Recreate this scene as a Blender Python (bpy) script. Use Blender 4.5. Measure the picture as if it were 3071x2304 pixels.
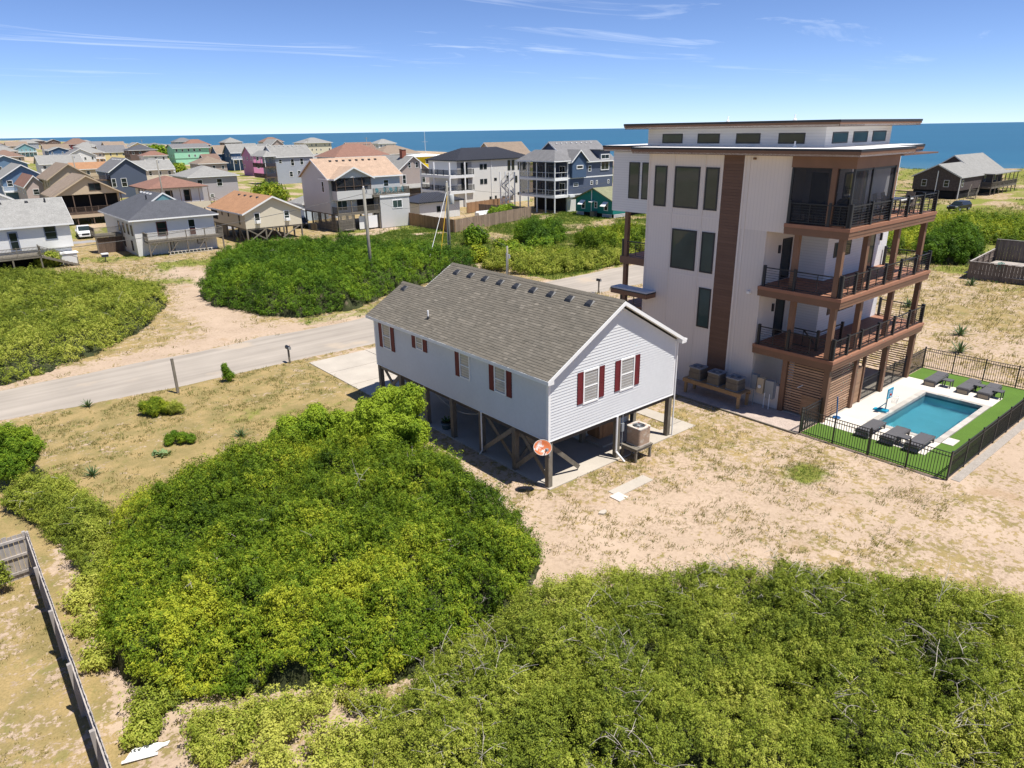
import bpy, math, random
import numpy as np
from mathutils import Matrix, Vector, Quaternion
R = math.radians
for o in list(bpy.data.objects):
    bpy.data.objects.remove(o)
SC = bpy.context.scene
COL = SC.collection
# ------------------------------------------------------------------ camera
cam = bpy.data.cameras.new('camera')
cam.sensor_width = 36.0
cam.lens = 36.0 * 2085.62 / 3071.0
cam.clip_start = 0.5
cam.clip_end = 60000
camo = bpy.data.objects.new('camera', cam)
COL.objects.link(camo)
yaw, pitch, roll = R(39.792), R(20.067), R(-0.9215)
fw = Vector((math.sin(yaw) * math.cos(pitch), math.cos(yaw) * math.cos(pitch), -math.sin(pitch)))
rt = Vector((math.cos(yaw), -math.sin(yaw), 0))
up = rt.cross(fw)
r2 = rt * math.cos(roll) + up * math.sin(roll)
u2 = up * math.cos(roll) - rt * math.sin(roll)
M = Matrix((r2, u2, -fw)).transposed().to_4x4()
M.translation = Vector((-18.069, -19.379, 14.5))
camo.matrix_world = M
SC.camera = camo
# ------------------------------------------------------------------ sky
SUN = Vector((0.15, -0.37, 1.0)).normalized()
EL = math.asin(SUN.z)
AZ = math.atan2(SUN.x, SUN.y)
W = bpy.data.worlds.new('World')
SC.world = W
W.use_nodes = True
nt = W.node_tree
nt.nodes.clear()
nd = nt.nodes.new
out = nd('ShaderNodeOutputWorld')
bg = nd('ShaderNodeBackground')
sky = nd('ShaderNodeTexSky')
sky.sky_type = 'NISHITA'
sky.sun_disc = False
sky.sun_elevation = EL
sky.sun_rotation = AZ
sky.altitude = 0
sky.air_density = 0.5
sky.dust_density = 0.0
sky.ozone_density = 1.0
bg.inputs[1].default_value = SKY_STRENGTH = 0.086
# thin high cirrus over the whole sky
tc = nd('ShaderNodeTexCoord')
sep = nd('ShaderNodeSeparateXYZ')
nt.links.new(tc.outputs['Generated'], sep.inputs[0])
zc = nd('ShaderNodeMath'); zc.operation = 'MAXIMUM'; zc.inputs[1].default_value = 0.03
nt.links.new(sep.outputs[2], zc.inputs[0])
dv = nd('ShaderNodeVectorMath'); dv.operation = 'DIVIDE'
cz = nd('ShaderNodeCombineXYZ')
for k in range(3):
    nt.links.new(zc.outputs[0], cz.inputs[k])
nt.links.new(tc.outputs['Generated'], dv.inputs[0])
nt.links.new(cz.outputs[0], dv.inputs[1])
mp = nd('ShaderNodeMapping')
mp.inputs['Rotation'].default_value = (0, 0, R(38))
mp.inputs['Scale'].default_value = (0.16, 0.42, 0.0)
mp.inputs['Location'].default_value = (0.2, 0.75, 0)
nt.links.new(dv.outputs[0], mp.inputs[0])
n1 = nd('ShaderNodeTexNoise'); n1.inputs['Scale'].default_value = 1.5
n1.inputs['Detail'].default_value = 9; n1.inputs['Roughness'].default_value = 0.62
n1.inputs['Distortion'].default_value = 0.9
nt.links.new(mp.outputs[0], n1.inputs['Vector'])
rp = nd('ShaderNodeValToRGB')
rp.color_ramp.elements[0].position = 0.56; rp.color_ramp.elements[0].color = (0, 0, 0, 1)
rp.color_ramp.elements[1].position = 0.80; rp.color_ramp.elements[1].color = (0.75, 0.75, 0.75, 1)
nt.links.new(n1.outputs[0], rp.inputs[0])
mx = nd('ShaderNodeMix'); mx.data_type = 'RGBA'
mx.inputs['B'].default_value = (9.5, 10.2, 11.2, 1)
fz = nd('ShaderNodeMapRange'); fz.interpolation_type = 'SMOOTHSTEP'; fz.inputs[1].default_value = 0.03; fz.inputs[2].default_value = 0.13
nt.links.new(sep.outputs[2], fz.inputs[0])
fm_ = nd('ShaderNodeMath'); fm_.operation = 'MULTIPLY'
nt.links.new(rp.outputs[0], fm_.inputs[0]); nt.links.new(fz.outputs[0], fm_.inputs[1])
nt.links.new(fm_.outputs[0], mx.inputs['Factor'])
# blue seaside air: the sky's own colour balance
cb = nd('ShaderNodeMix'); cb.data_type = 'RGBA'; cb.blend_type = 'MULTIPLY'; cb.inputs['Factor'].default_value = 1.0
cb.inputs['B'].default_value = (0.90, 1.0, 1.24, 1)
nt.links.new(sky.outputs[0], cb.inputs['A'])
nt.links.new(cb.outputs['Result'], mx.inputs['A'])
nt.links.new(mx.outputs['Result'], bg.inputs[0])
nt.links.new(bg.outputs[0], out.inputs[0])
# ------------------------------------------------------------------ sun
sl = bpy.data.lights.new('sun', 'SUN')
sl.energy = 4.6
sl.angle = R(0.53)
sl.color = (1.0, 0.955, 0.88)
so = bpy.data.objects.new('sun', sl)
COL.objects.link(so)
so.rotation_mode = 'QUATERNION'
so.rotation_quaternion = SUN.to_track_quat('Z', 'Y')
so.location = (40, -60, 150)
vs = SC.view_settings
vs.view_transform = 'Standard'
vs.look = 'None'
vs.exposure = 0.58
vs.gamma = 1.0
SC.cycles.use_denoising = True
SC.cycles.max_bounces = 7
SC.cycles.diffuse_bounces = 4
SC.cycles.glossy_bounces = 3
SC.cycles.transmission_bounces = 4
SC.cycles.transparent_max_bounces = 6
# ------------------------------------------------------------------ materials
MATS = {}
def mat(name, col, rough=0.75, var=0.12, scale=1.5, bump=0.0, bscale=20.0, metal=0.0, spec=0.3, rnd=0.06, stripe=None, fine=None, wear=None):
    """procedural surface: base colour x soft noise x per-object tone; stripe=(axis,pitch,depth) gives fine board lines"""
    if name in MATS:
        return MATS[name]
    m = bpy.data.materials.new(name)
    m.use_nodes = True
    t = m.node_tree
    b = t.nodes['Principled BSDF']
    N = t.nodes.new
    L = t.links.new
    geo = N('ShaderNodeNewGeometry')
    noi = N('ShaderNodeTexNoise'); noi.inputs['Scale'].default_value = scale; noi.inputs['Detail'].default_value = 5
    L(geo.outputs['Position'], noi.inputs['Vector'])
    mr = N('ShaderNodeMapRange'); mr.inputs[3].default_value = 1 - var * 1.6; mr.inputs[4].default_value = 1 + var * 1.6
    L(noi.outputs[0], mr.inputs[0])
    oi = N('ShaderNodeObjectInfo')
    mo = N('ShaderNodeMapRange'); mo.inputs[3].default_value = 1 - rnd; mo.inputs[4].default_value = 1 + rnd
    L(oi.outputs['Random'], mo.inputs[0])
    mu = N('ShaderNodeMath'); mu.operation = 'MULTIPLY'
    L(mr.outputs[0], mu.inputs[0]); L(mo.outputs[0], mu.inputs[1])
    fac = mu.outputs[0]
    if fine:
        n3 = N('ShaderNodeTexNoise'); n3.inputs['Scale'].default_value = fine[0]; n3.inputs['Detail'].default_value = 2
        mp3 = N('ShaderNodeMapping'); mp3.inputs['Scale'].default_value = fine[2] if len(fine) > 2 else (1, 1, 1)
        L(geo.outputs['Position'], mp3.inputs[0]); L(mp3.outputs[0], n3.inputs['Vector'])
        m3 = N('ShaderNodeMapRange'); m3.inputs[1].default_value = 0.25; m3.inputs[2].default_value = 0.75
        m3.inputs[3].default_value = 1 - fine[1]; m3.inputs[4].default_value = 1 + fine[1]
        L(n3.outputs[0], m3.inputs[0])
        mm = N('ShaderNodeMath'); mm.operation = 'MULTIPLY'
        L(fac, mm.inputs[0]); L(m3.outputs[0], mm.inputs[1]); fac = mm.outputs[0]
    hgt = None
    if stripe:
        ax, pt, dep = stripe
        sx = N('ShaderNodeSeparateXYZ'); L(geo.outputs['Position'], sx.inputs[0])
        if ax == 'h':
            src = sx.outputs[2]
        else:
            ad = N('ShaderNodeMath'); ad.operation = 'ADD'; L(sx.outputs[0], ad.inputs[0]); L(sx.outputs[1], ad.inputs[1]); src = ad.outputs[0]
        dvn = N('ShaderNodeMath'); dvn.operation = 'DIVIDE'; dvn.inputs[1].default_value = pt; L(src, dvn.inputs[0])
        fr = N('ShaderNodeMath'); fr.operation = 'FRACT'; L(dvn.outputs[0], fr.inputs[0])
        lt = N('ShaderNodeMath'); lt.operation = 'LESS_THAN'; lt.inputs[1].default_value = 0.14; L(fr.outputs[0], lt.inputs[0])
        ml = N('ShaderNodeMath'); ml.operation = 'MULTIPLY_ADD'; ml.inputs[1].default_value = -dep; ml.inputs[2].default_value = 1.0; L(lt.outputs[0], ml.inputs[0])
        m2 = N('ShaderNodeMath'); m2.operation = 'MULTIPLY'; L(fac, m2.inputs[0]); L(ml.outputs[0], m2.inputs[1]); fac = m2.outputs[0]
        hgt = fr.outputs[0]
    vm = N('ShaderNodeVectorMath'); vm.operation = 'SCALE'
    vm.inputs[0].default_value = col[:3]
    L(fac, vm.inputs['Scale'])
    colout = vm.outputs[0]
    if wear:
        n4 = N('ShaderNodeTexNoise'); n4.inputs['Scale'].default_value = wear[1]; n4.inputs['Detail'].default_value = 6
        L(geo.outputs['Position'], n4.inputs['Vector'])
        r4 = N('ShaderNodeMapRange'); r4.inputs[1].default_value = wear[2]; r4.inputs[2].default_value = wear[2] + 0.08
        L(n4.outputs[0], r4.inputs[0])
        x4 = N('ShaderNodeMix'); x4.data_type = 'RGBA'; x4.inputs['B'].default_value = (*wear[0], 1)
        L(r4.outputs[0], x4.inputs['Factor']); L(colout, x4.inputs['A']); colout = x4.outputs['Result']
    L(colout, b.inputs['Base Color'])
    b.inputs['Roughness'].default_value = rough
    b.inputs['Metallic'].default_value = metal
    b.inputs['Specular IOR Level'].default_value = spec
    if bump or hgt is not None:
        bp = N('ShaderNodeBump'); bp.inputs['Strength'].default_value = bump or 0.4; bp.inputs['Distance'].default_value = 0.02
        if hgt is None:
            nb = N('ShaderNodeTexNoise'); nb.inputs['Scale'].default_value = bscale; nb.inputs['Detail'].default_value = 4
            L(geo.outputs['Position'], nb.inputs['Vector']); hgt = nb.outputs[0]
        L(hgt, bp.inputs['Height']); L(bp.outputs[0], b.inputs['Normal'])
    MATS[name] = m
    return m
def glass(name, col, rough=0.04):
    if name in MATS:
        return MATS[name]
    m = mat(name, col, rough=rough, var=0.3, scale=0.6, spec=0.5, rnd=0.35)
    return m
def screen_mat(name, col, alpha):
    if name in MATS:
        return MATS[name]
    m = bpy.data.materials.new(name); m.use_nodes = True
    t = m.node_tree; b = t.nodes['Principled BSDF']
    nz = t.nodes.new('ShaderNodeTexNoise'); nz.inputs['Scale'].default_value = 3
    mr = t.nodes.new('ShaderNodeMapRange'); mr.inputs[3].default_value = alpha - 0.05; mr.inputs[4].default_value = alpha + 0.05
    t.links.new(nz.outputs[0], mr.inputs[0]); t.links.new(mr.outputs[0], b.inputs['Alpha'])
    b.inputs['Base Color'].default_value = (*col, 1); b.inputs['Roughness'].default_value = 0.7
    MATS[name] = m
    return m
def leafmat(name, c0, c1, c2, transl=0.2):
    m = bpy.data.materials.new(name); m.use_nodes = True
    t = m.node_tree; b = t.nodes['Principled BSDF']; N = t.nodes.new; L = t.links.new
    at = N('ShaderNodeAttribute'); at.attribute_name = 'tint'
    rp = N('ShaderNodeValToRGB')
    e = rp.color_ramp.elements
    e[0].position = 0.0; e[0].color = (*c0, 1)
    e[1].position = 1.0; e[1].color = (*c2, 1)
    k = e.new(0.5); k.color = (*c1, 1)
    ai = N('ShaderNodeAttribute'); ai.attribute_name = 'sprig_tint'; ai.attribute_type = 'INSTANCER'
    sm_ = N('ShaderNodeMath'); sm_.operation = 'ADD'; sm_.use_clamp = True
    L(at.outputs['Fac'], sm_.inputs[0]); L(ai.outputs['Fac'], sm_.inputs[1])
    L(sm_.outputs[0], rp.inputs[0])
    L(rp.outputs[0], b.inputs['Base Color'])
    b.inputs['Roughness'].default_value = 0.55
    b.inputs['Specular IOR Level'].default_value = 0.14
    tr = N('ShaderNodeBsdfTranslucent')
    hs = N('ShaderNodeHueSaturation'); hs.inputs['Value'].default_value = 1.5; hs.inputs['Hue'].default_value = 0.485
    L(rp.outputs[0], hs.inputs['Color']); L(hs.outputs[0], tr.inputs[0])
    ms = N('ShaderNodeMixShader'); ms.inputs[0].default_value = transl
    o = t.nodes['Material Output']
    L(b.outputs[0], ms.inputs[1]); L(tr.outputs[0], ms.inputs[2]); L(ms.outputs[0], o.inputs[0])
    MATS[name] = m
    return m
WHITE = mat('white_trim', (0.78, 0.78, 0.77), 0.5, 0.04)
SIDE_BLUE = mat('pale_blue_vinyl', (0.62, 0.63, 0.635), 0.55, 0.05, 0.7, fine=(6, 0.03))
SHUT = mat('burgundy_shutter', (0.135, 0.016, 0.022), 0.55, 0.1)
WOOD_G = mat('weathered_wood', (0.175, 0.155, 0.125), 0.85, 0.2, 3, rnd=0.2, fine=(30, 0.2, (1, 1, 0.12)))
WOOD_T = mat('new_timber', (0.36, 0.23, 0.12), 0.8, 0.15, 2, rnd=0.12, fine=(30, 0.12, (1, 1, 0.15)))
CONC = mat('concrete', (0.43, 0.385, 0.325), 0.9, 0.16, 0.6, 0.15, 30, fine=(14, 0.05))
CONC_L = mat('pale_pool_deck', (0.60, 0.555, 0.49), 0.85, 0.06, 0.8, 0.1, 40, fine=(25, 0.04))
COPING = mat('grey_travertine', (0.44, 0.41, 0.37), 0.8, 0.18, 2.5, 0.1, 30, rnd=0.16)
T_WHITE = mat('warm_white_board_siding', (0.72, 0.65, 0.59), 0.6, 0.03, 0.5, stripe=('v', 0.2, 0.06))
T_LAP = mat('white_lap_siding', (0.74, 0.74, 0.74), 0.6, 0.03, 0.5, stripe=('h', 0.15, 0.14))
T_PLAIN = mat('white_panel', (0.74, 0.67, 0.61), 0.6, 0.03)
BROWN = mat('brown_composite', (0.20, 0.112, 0.07), 0.6, 0.12, 1.2, rnd=0.1, fine=(18, 0.1, (1, 1, 4)))
BROWN_D = mat('dark_brown_cladding', (0.15, 0.086, 0.06), 0.6, 0.08, 1.0, rnd=0.1, fine=(18, 0.08, (1, 1, 4)))
DECKB = mat('red_brown_decking', (0.32, 0.155, 0.095), 0.65, 0.1, 2, rnd=0.14, fine=(14, 0.08))
SLAT = mat('brown_slat', (0.40, 0.25, 0.16), 0.65, 0.15, 2, rnd=0.2, fine=(14, 0.1))
BLACK = mat('black_metal', (0.016, 0.018, 0.022), 0.45, 0.1, spec=0.5)
DARK = mat('shade_and_dark_parts', (0.012, 0.012, 0.013), 0.9, 0.1)  # near-black: stands in for shade in openings and under floors; also dark parts
STEEL = mat('grey_metal', (0.30, 0.32, 0.34), 0.45, 0.08, 2, metal=0.2)
ACGREY = mat('taupe_metal', (0.15, 0.135, 0.12), 0.5, 0.1, 3, stripe=('h', 0.035, 0.5))
MEMB = mat('white_roof_membrane', (0.80, 0.80, 0.79), 0.6, 0.03)
GLASS = glass('dark_window_glass', (0.018, 0.026, 0.026))
GLASS_G = glass('green_tinted_glass', (0.045, 0.07, 0.066))
GLASS_B = mat('glass_over_blinds', (0.34, 0.34, 0.33), 0.08, 0.08, 1.5, spec=0.7, stripe=('h', 0.06, 0.12))
WICKER = mat('charcoal_wicker', (0.10, 0.097, 0.102), 0.7, 0.15, 12, 0.3, 80)
RUBBER = mat('tyre_rubber', (0.015, 0.015, 0.016), 0.8, 0.1)
# ------------------------------------------------------------------ object helpers
OFF = {}
def tag(o, label=None, cat=None, group=None, kind=None):
    if label: o['label'] = label
    if cat: o['category'] = cat
    if group: o['group'] = group
    if kind: o['kind'] = kind
    return o
def thing(name, label, cat, loc=(0, 0, 0), rz=0.0, group=None, world=False):
    o = bpy.data.objects.new(name, None)
    o.empty_display_size = 0.3
    COL.objects.link(o)
    o.location = loc
    o.rotation_euler = (0, 0, rz)
    OFF[o] = Vector(loc) if world else Vector((0, 0, 0))
    return tag(o, label, cat, group)
def link(name, me, parent):
    o = bpy.data.objects.new(name, me)
    COL.objects.link(o)
    if parent is not None:
        o.parent = parent
        OFF[o] = OFF.get(parent, Vector((0, 0, 0)))
    else:
        OFF[o] = Vector((0, 0, 0))
    return o
def mesh(parent, name, m, verts, faces, smooth=False):
    me = bpy.data.meshes.new(name)
    o_ = OFF.get(parent, Vector((0, 0, 0))) if parent is not None else Vector((0, 0, 0))
    me.from_pydata([(v[0] - o_.x, v[1] - o_.y, v[2] - o_.z) for v in verts], [], faces)
    if smooth:
        me.polygons.foreach_set('use_smooth', [True] * len(me.polygons))
    me.materials.append(m)
    o = link(name, me, parent)
    if parent is not None and parent.parent is not None:      # sub-part: parts made here sit at their thing's origin
        o.location = -parent.location
        if parent.rotation_mode == 'QUATERNION' or any(abs(s - 1) > 1e-6 for s in parent.scale):
            o.matrix_parent_inverse = parent.matrix_basis.inverted()
            o.location = (0, 0, 0)
    return o
CUBE = {}
CF = [(0, 3, 2, 1), (4, 5, 6, 7), (0, 1, 5, 4), (1, 2, 6, 5), (2, 3, 7, 6), (3, 0, 4, 7)]
CV = [(-.5, -.5, -.5), (.5, -.5, -.5), (.5, .5, -.5), (-.5, .5, -.5), (-.5, -.5, .5), (.5, -.5, .5), (.5, .5, .5), (-.5, .5, .5)]
def cube_me(m):
    if m not in CUBE:
        me = bpy.data.meshes.new('block'); me.from_pydata(CV, [], CF); me.materials.append(m); CUBE[m] = me
    return CUBE[m]
def place(o, parent, Mx):
    """set a part's transform given in the thing's space"""
    if parent is not None and parent.parent is not None:
        o.matrix_parent_inverse = parent.matrix_basis.inverted()
    l, q_, s = Mx.decompose()
    o.location = l; o.rotation_mode = 'QUATERNION'; o.rotation_quaternion = q_; o.scale = s
    return o
def box(parent, name, m, x0, x1, y0, y1, z0, z1):
    o = link(name, cube_me(m), parent)
    f = OFF[o]
    Mx = Matrix.Translation(((x0 + x1) / 2 - f.x, (y0 + y1) / 2 - f.y, (z0 + z1) / 2 - f.z)) @ Matrix.Diagonal((abs(x1 - x0), abs(y1 - y0), abs(z1 - z0), 1))
    return place(o, parent, Mx)
def axisM(p, q, w, h, f, roll_up=Vector((0, 0, 1))):
    p = Vector(p) - f; q = Vector(q) - f
    d = q - p
    L = d.length
    zz = d.normalized()
    xx = roll_up.cross(zz)
    if xx.length < 1e-4:
        xx = Vector((1, 0, 0))
    xx.normalize()
    yy = zz.cross(xx)
    Mx = Matrix((xx, yy, zz)).transposed().to_4x4() @ Matrix.Diagonal((w, h, L, 1))
    Mx.translation = (p + q) / 2
    return Mx
def beam(parent, name, m, p, q, w, h):
    o = link(name, cube_me(m), parent)
    return place(o, parent, axisM(p, q, w, h, OFF[o]))
CYL = {}
def cyl(parent, name, m, p, q, r, n=12, r2=None):
    key = (m, n, None if r2 is None else round(r2 / r, 2))
    if key not in CYL:
        k = 1.0 if r2 is None else r2 / r
        vs_ = [(math.cos(2 * math.pi * i / n), math.sin(2 * math.pi * i / n), -.5) for i in range(n)] + [(k * math.cos(2 * math.pi * i / n), k * math.sin(2 * math.pi * i / n), .5) for i in range(n)]
        fs = [(i, (i + 1) % n, n + (i + 1) % n, n + i) for i in range(n)] + [tuple(range(n - 1, -1, -1)), tuple(range(n, 2 * n))]
        me = bpy.data.meshes.new('round'); me.from_pydata(vs_, [], fs); me.materials.append(m)
        me.polygons.foreach_set('use_smooth', [True] * n + [False] * 2)
        CYL[key] = me
    o = link(name, CYL[key], parent)
    return place(o, parent, axisM(p, q, r, r, OFF[o]))
class MB:
    """collects boxes, bars and polygons for ONE part"""
    def __init__(s): s.v = []; s.f = []
    def add(s, v, f):
        b = len(s.v); s.v += [tuple(a) for a in v]; s.f += [tuple(i + b for i in g) for g in f]; return s
    def box(s, x0, x1, y0, y1, z0, z1):
        return s.add([((x0 + x1) / 2 + a * (x1 - x0), (y0 + y1) / 2 + b * (y1 - y0), (z0 + z1) / 2 + c * (z1 - z0)) for a, b, c in CV], CF)
    def bar(s, p, q, w, h):
        Mx = axisM(p, q, w, h, Vector((0, 0, 0)))
        return s.add([Mx @ Vector(c) for c in CV], CF)
    def tube(s, pts, r, n=6):
        base = len(s.v)
        P = [Vector(a) for a in pts]
        for i, a in enumerate(P):
            d = (P[min(i + 1, len(P) - 1)] - P[max(i - 1, 0)]).normalized()
            x = d.cross(Vector((0.31, 0.17, 0.93))).normalized(); y = d.cross(x)
            rr = r[i] if isinstance(r, (list, tuple)) else r
            for k in range(n):
                an = 2 * math.pi * k / n
                s.v.append(tuple(a + x * math.cos(an) * rr + y * math.sin(an) * rr))
        for i in range(len(P) - 1):
            for k in range(n):
                s.f.append((base + i * n + k, base + i * n + (k + 1) % n, base + (i + 1) * n + (k + 1) % n, base + (i + 1) * n + k))
        s.f.append(tuple(base + k for k in range(n - 1, -1, -1))); s.f.append(tuple(base + (len(P) - 1) * n + k for k in range(n)))
        return s
    def prism(s, poly, axis, a0, a1):
        """poly in the two other axes, extruded along axis ('x','y' or 'z')"""
        n = len(poly)
        def mk(u, v, a): return (a, u, v) if axis == 'x' else ((u, a, v) if axis == 'y' else (u, v, a))
        vs_ = [mk(u, v, a0) for u, v in poly] + [mk(u, v, a1) for u, v in poly]
        fs = [tuple(range(n))[::-1], tuple(range(n, 2 * n))] + [(i, (i + 1) % n, n + (i + 1) % n, n + i) for i in range(n)]
        return s.add(vs_, fs)
    def build(s, name, m, parent, smooth=False):
        o = mesh(parent, name, m, s.v, s.f, smooth)
        return o
def fixn(o):
    import bmesh
    bm = bmesh.new(); bm.from_mesh(o.data); bmesh.ops.recalc_face_normals(bm, faces=bm.faces); bm.to_mesh(o.data); bm.free()
    return o
def copy_tree(o, parent=None):
    c = o.copy(); COL.objects.link(c)
    if parent is not None: c.parent = parent
    for ch in o.children: copy_tree(ch, c)
    OFF[c] = OFF[o]
    return c
# ---- numpy value noise
def vnoise(x, y, seed=0):
    xi = np.floor(x).astype(np.int64); yi = np.floor(y).astype(np.int64)
    xf = x - xi; yf = y - yi
    u = xf * xf * (3 - 2 * xf); v = yf * yf * (3 - 2 * yf)
    def h(a, b):
        n = (a * 374761393 + b * 668265263 + seed * 1442695041) & 0xFFFFFFFF
        n = ((n ^ (n >> 13)) * 1274126177) & 0xFFFFFFFF
        return ((n ^ (n >> 16)) & 0xFFFF) / 65535.0
    return (h(xi, yi) * (1 - u) + h(xi + 1, yi) * u) * (1 - v) + (h(xi, yi + 1) * (1 - u) + h(xi + 1, yi + 1) * u) * v
def fbm(x, y, seed=0, oct=4):
    s = np.zeros_like(x, dtype=float); a = 0.5; f = 1.0
    for k in range(oct):
        s += a * vnoise(x * f, y * f, seed + k * 17); a *= 0.5; f *= 2.03
    return s / (1 - 0.5 ** oct)
def inpoly(px, py, poly):
    c = np.zeros(px.shape, bool)
    n = len(poly)
    for i in range(n):
        x1, y1 = poly[i]; x2, y2 = poly[(i + 1) % n]
        if y1 == y2: continue
        k = ((y1 > py) != (y2 > py)) & (px < (x2 - x1) * (py - y1) / (y2 - y1) + x1)
        c ^= k
    return c
def edist(px, py, poly):
    d = np.full(px.shape, 1e9)
    n = len(poly)
    for i in range(n):
        x1, y1 = poly[i]; x2, y2 = poly[(i + 1) % n]
        dx, dy = x2 - x1, y2 - y1
        t = np.clip(((px - x1) * dx + (py - y1) * dy) / (dx * dx + dy * dy + 1e-9), 0, 1)
        d = np.minimum(d, np.hypot(px - x1 - t * dx, py - y1 - t * dy))
    return d
# ================================================================== SETTING
GREEN_PATCH = [(9.5, -6.5, 1.1, 0.9)]
def shore(y): return 262.0 + 0.065 * np.maximum(0.0, y - 100.0)
def terrain(x, y):
    s = shore(y)
    t = x - s
    dune = 2.6 * np.exp(-((t + 52) / 14.0) ** 2) * (0.55 + 0.9 * vnoise(x / 17.0, y / 17.0, 5))
    slope = np.clip((t + 34) / 34.0, 0, 3.5) * -2.0
    far = np.clip((np.hypot(x, y) - 45) / 40.0, 0, 1)
    bumps = (fbm(x / 9.0, y / 9.0, 3) - 0.5) * 0.25 * far
    return dune + slope + bumps * (t < -30)
def axis_pts(segs):
    a = []
    for lo, hi, st in segs: a += list(np.arange(lo, hi, st))
    return np.array(a + [segs[-1][1]])
gx = axis_pts([(-9000, -1000, 2000), (-1000, -100, 150), (-100, -24, 6), (-24, 34, 0.6), (34, 90, 1.6), (90, 180, 4), (180, 320, 5), (320, 520, 20)])
gy = axis_pts([(-9000, -1000, 2000), (-1000, -60, 110), (-60, -20, 4), (-20, 52, 0.6), (52, 100, 1.6), (100, 320, 7), (320, 1200, 40), (1200, 9000, 400)])
GX, GY = np.meshgrid(gx, gy)
GZ = terrain(GX, GY)
nxg, nyg = len(gx), len(gy)
me = bpy.data.meshes.new('ground')
me.vertices.add(nxg * nyg)
me.vertices.foreach_set('co', np.stack([GX, GY, GZ], -1).astype(np.float32).ravel())
ii, jj = np.meshgrid(np.arange(nxg - 1), np.arange(nyg - 1))
a_ = (jj * nxg + ii).ravel()
quads = np.stack([a_, a_ + 1, a_ + nxg + 1, a_ + nxg], -1).astype(np.int32)
me.loops.add(quads.size); me.loops.foreach_set('vertex_index', quads.ravel())
me.polygons.add(len(quads)); me.polygons.foreach_set('loop_start', np.arange(0, quads.size, 4, dtype=np.int32))
me.update(); me.validate()
me.polygons.foreach_set('use_smooth', np.ones(len(quads), bool))
# plant cover painted by where things grow: r = dry straw turf, g = green grass
def cover(x, y):
    am = np.clip(np.hypot(x, y) - 28, 0, 60) / 60 * 16
    x, y = x + (fbm(x / 9.0, y / 9.0, 91) - .5) * am, y + (fbm(x / 9.0, y / 9.0, 93) - .5) * am
    n = fbm(x / 5.0, y / 5.0, 11); n2 = fbm(x / 1.3, y / 1.3, 23)
    straw = 0.27 + 0.0 * x
    yard = 1 / (1 + np.exp((x - 1.0) / 1.6)) * (y > 9) * (y < 25)          # lawn left of the house
    straw = straw + 0.50 * yard
    straw = straw + 0.30 * (x < -17.3) * (y < 9.5)                          # lawn inside the plank fence
    straw = straw + 0.10 * (y < 4) * (x > 0) * (x < 13)
    straw = straw - 0.22 * np.exp(-(((x - 3) / 7) ** 2 + ((y + 6) / 4) ** 2))
    straw = straw + 0.25 * (y > 33.5) * (y < 110) + 0.2 * (x > 40) * (y < 33)
    path = np.exp(-(((x - (-1.5 + (y - 32) * 0.14)) / 2.2) ** 2)) * (y > 32) * (y < 72)
    straw = straw - 0.5 * path - 0.3 * np.exp(-(((y - 33.5) / 1.3) ** 2)) * (x > -14) * (x < 16)
    bare = np.exp(-(((x - 38) / 7) ** 2 + ((y - 74) / 6) ** 2))
    straw = straw - 0.8 * bare
    green = 0.0 + 0.95 * (x > 30) * (x < 84) * (y > 33) * (y < 76) * np.clip((n - 0.28) * 4, 0, 1)
    green = green + 0.45 * (x < 0) * (y > 13) * (y < 25) * np.clip((n2 - 0.5) * 5, 0, 1) * np.clip((n - .4) * 5, 0, 1)
    green = green + 0.5 * (x > 2) * (x < 26) * (y > 32.5) * (y < 46) * np.clip((n - .42) * 5, 0, 1)
    green = green + 0.8 * (x > 40) * (x < 215) * (y > -60) * (y < 33) * np.clip((x + y - 52) / 14, 0, 1) * np.clip((n - 0.36) * 5, 0, 1) + 0.7 * (x > 84) * (x < 215) * (y >= 33) * (y < 110) * np.clip((n - 0.36) * 5, 0, 1)
    green = green + 0.8 * (y > 104) * np.clip((n - 0.36) * 5, 0, 1)
    green = green + 0.75 * (x > -24) * (x < 44) * (y > 55) * (y < 84) * np.clip((n - 0.4) * 4, 0, 1)
    for cx, cy, ra, rb in GREEN_PATCH:
        green = green + 1.1 * np.exp(-(((x - cx) / ra) ** 2 + ((y - cy) / rb) ** 2))
    s = shore(y)
    green = green * (x < s - 45); straw = straw * (x < s - 42)
    return np.clip(straw + (n - 0.5) * 0.35 + (n2 - 0.5) * 0.35, 0, 1), np.clip(green * (0.5 + n2), 0, 1)
cr, cg = cover(GX, GY)
ca = me.color_attributes.new('cover', 'FLOAT_COLOR', 'POINT')
ca.data.foreach_set('color', np.stack([cr, cg, cr * 0, cr * 0 + 1], -1).astype(np.float32).ravel())
gm = bpy.data.materials.new('sand_and_turf'); gm.use_nodes = True
t = gm.node_tree; b = t.nodes['Principled BSDF']; N = t.nodes.new; L = t.links.new
geo = N('ShaderNodeNewGeometry')
att = N('ShaderNodeAttribute'); att.attribute_name = 'cover'
sp = N('ShaderNodeSeparateColor'); L(att.outputs['Color'], sp.inputs[0])
def noise_node(sc, det=6, rough=0.6, stretch=None):
    n = N('ShaderNodeTexNoise'); n.inputs['Scale'].default_value = sc; n.inputs['Detail'].default_value = det; n.inputs['Roughness'].default_value = rough
    if stretch:
        mpn = N('ShaderNodeMapping'); mpn.inputs['Scale'].default_value = stretch; L(geo.outputs['Position'], mpn.inputs[0]); L(mpn.outputs[0], n.inputs['Vector'])
    else:
        L(geo.outputs['Position'], n.inputs['Vector'])
    return n.outputs[0]
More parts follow.
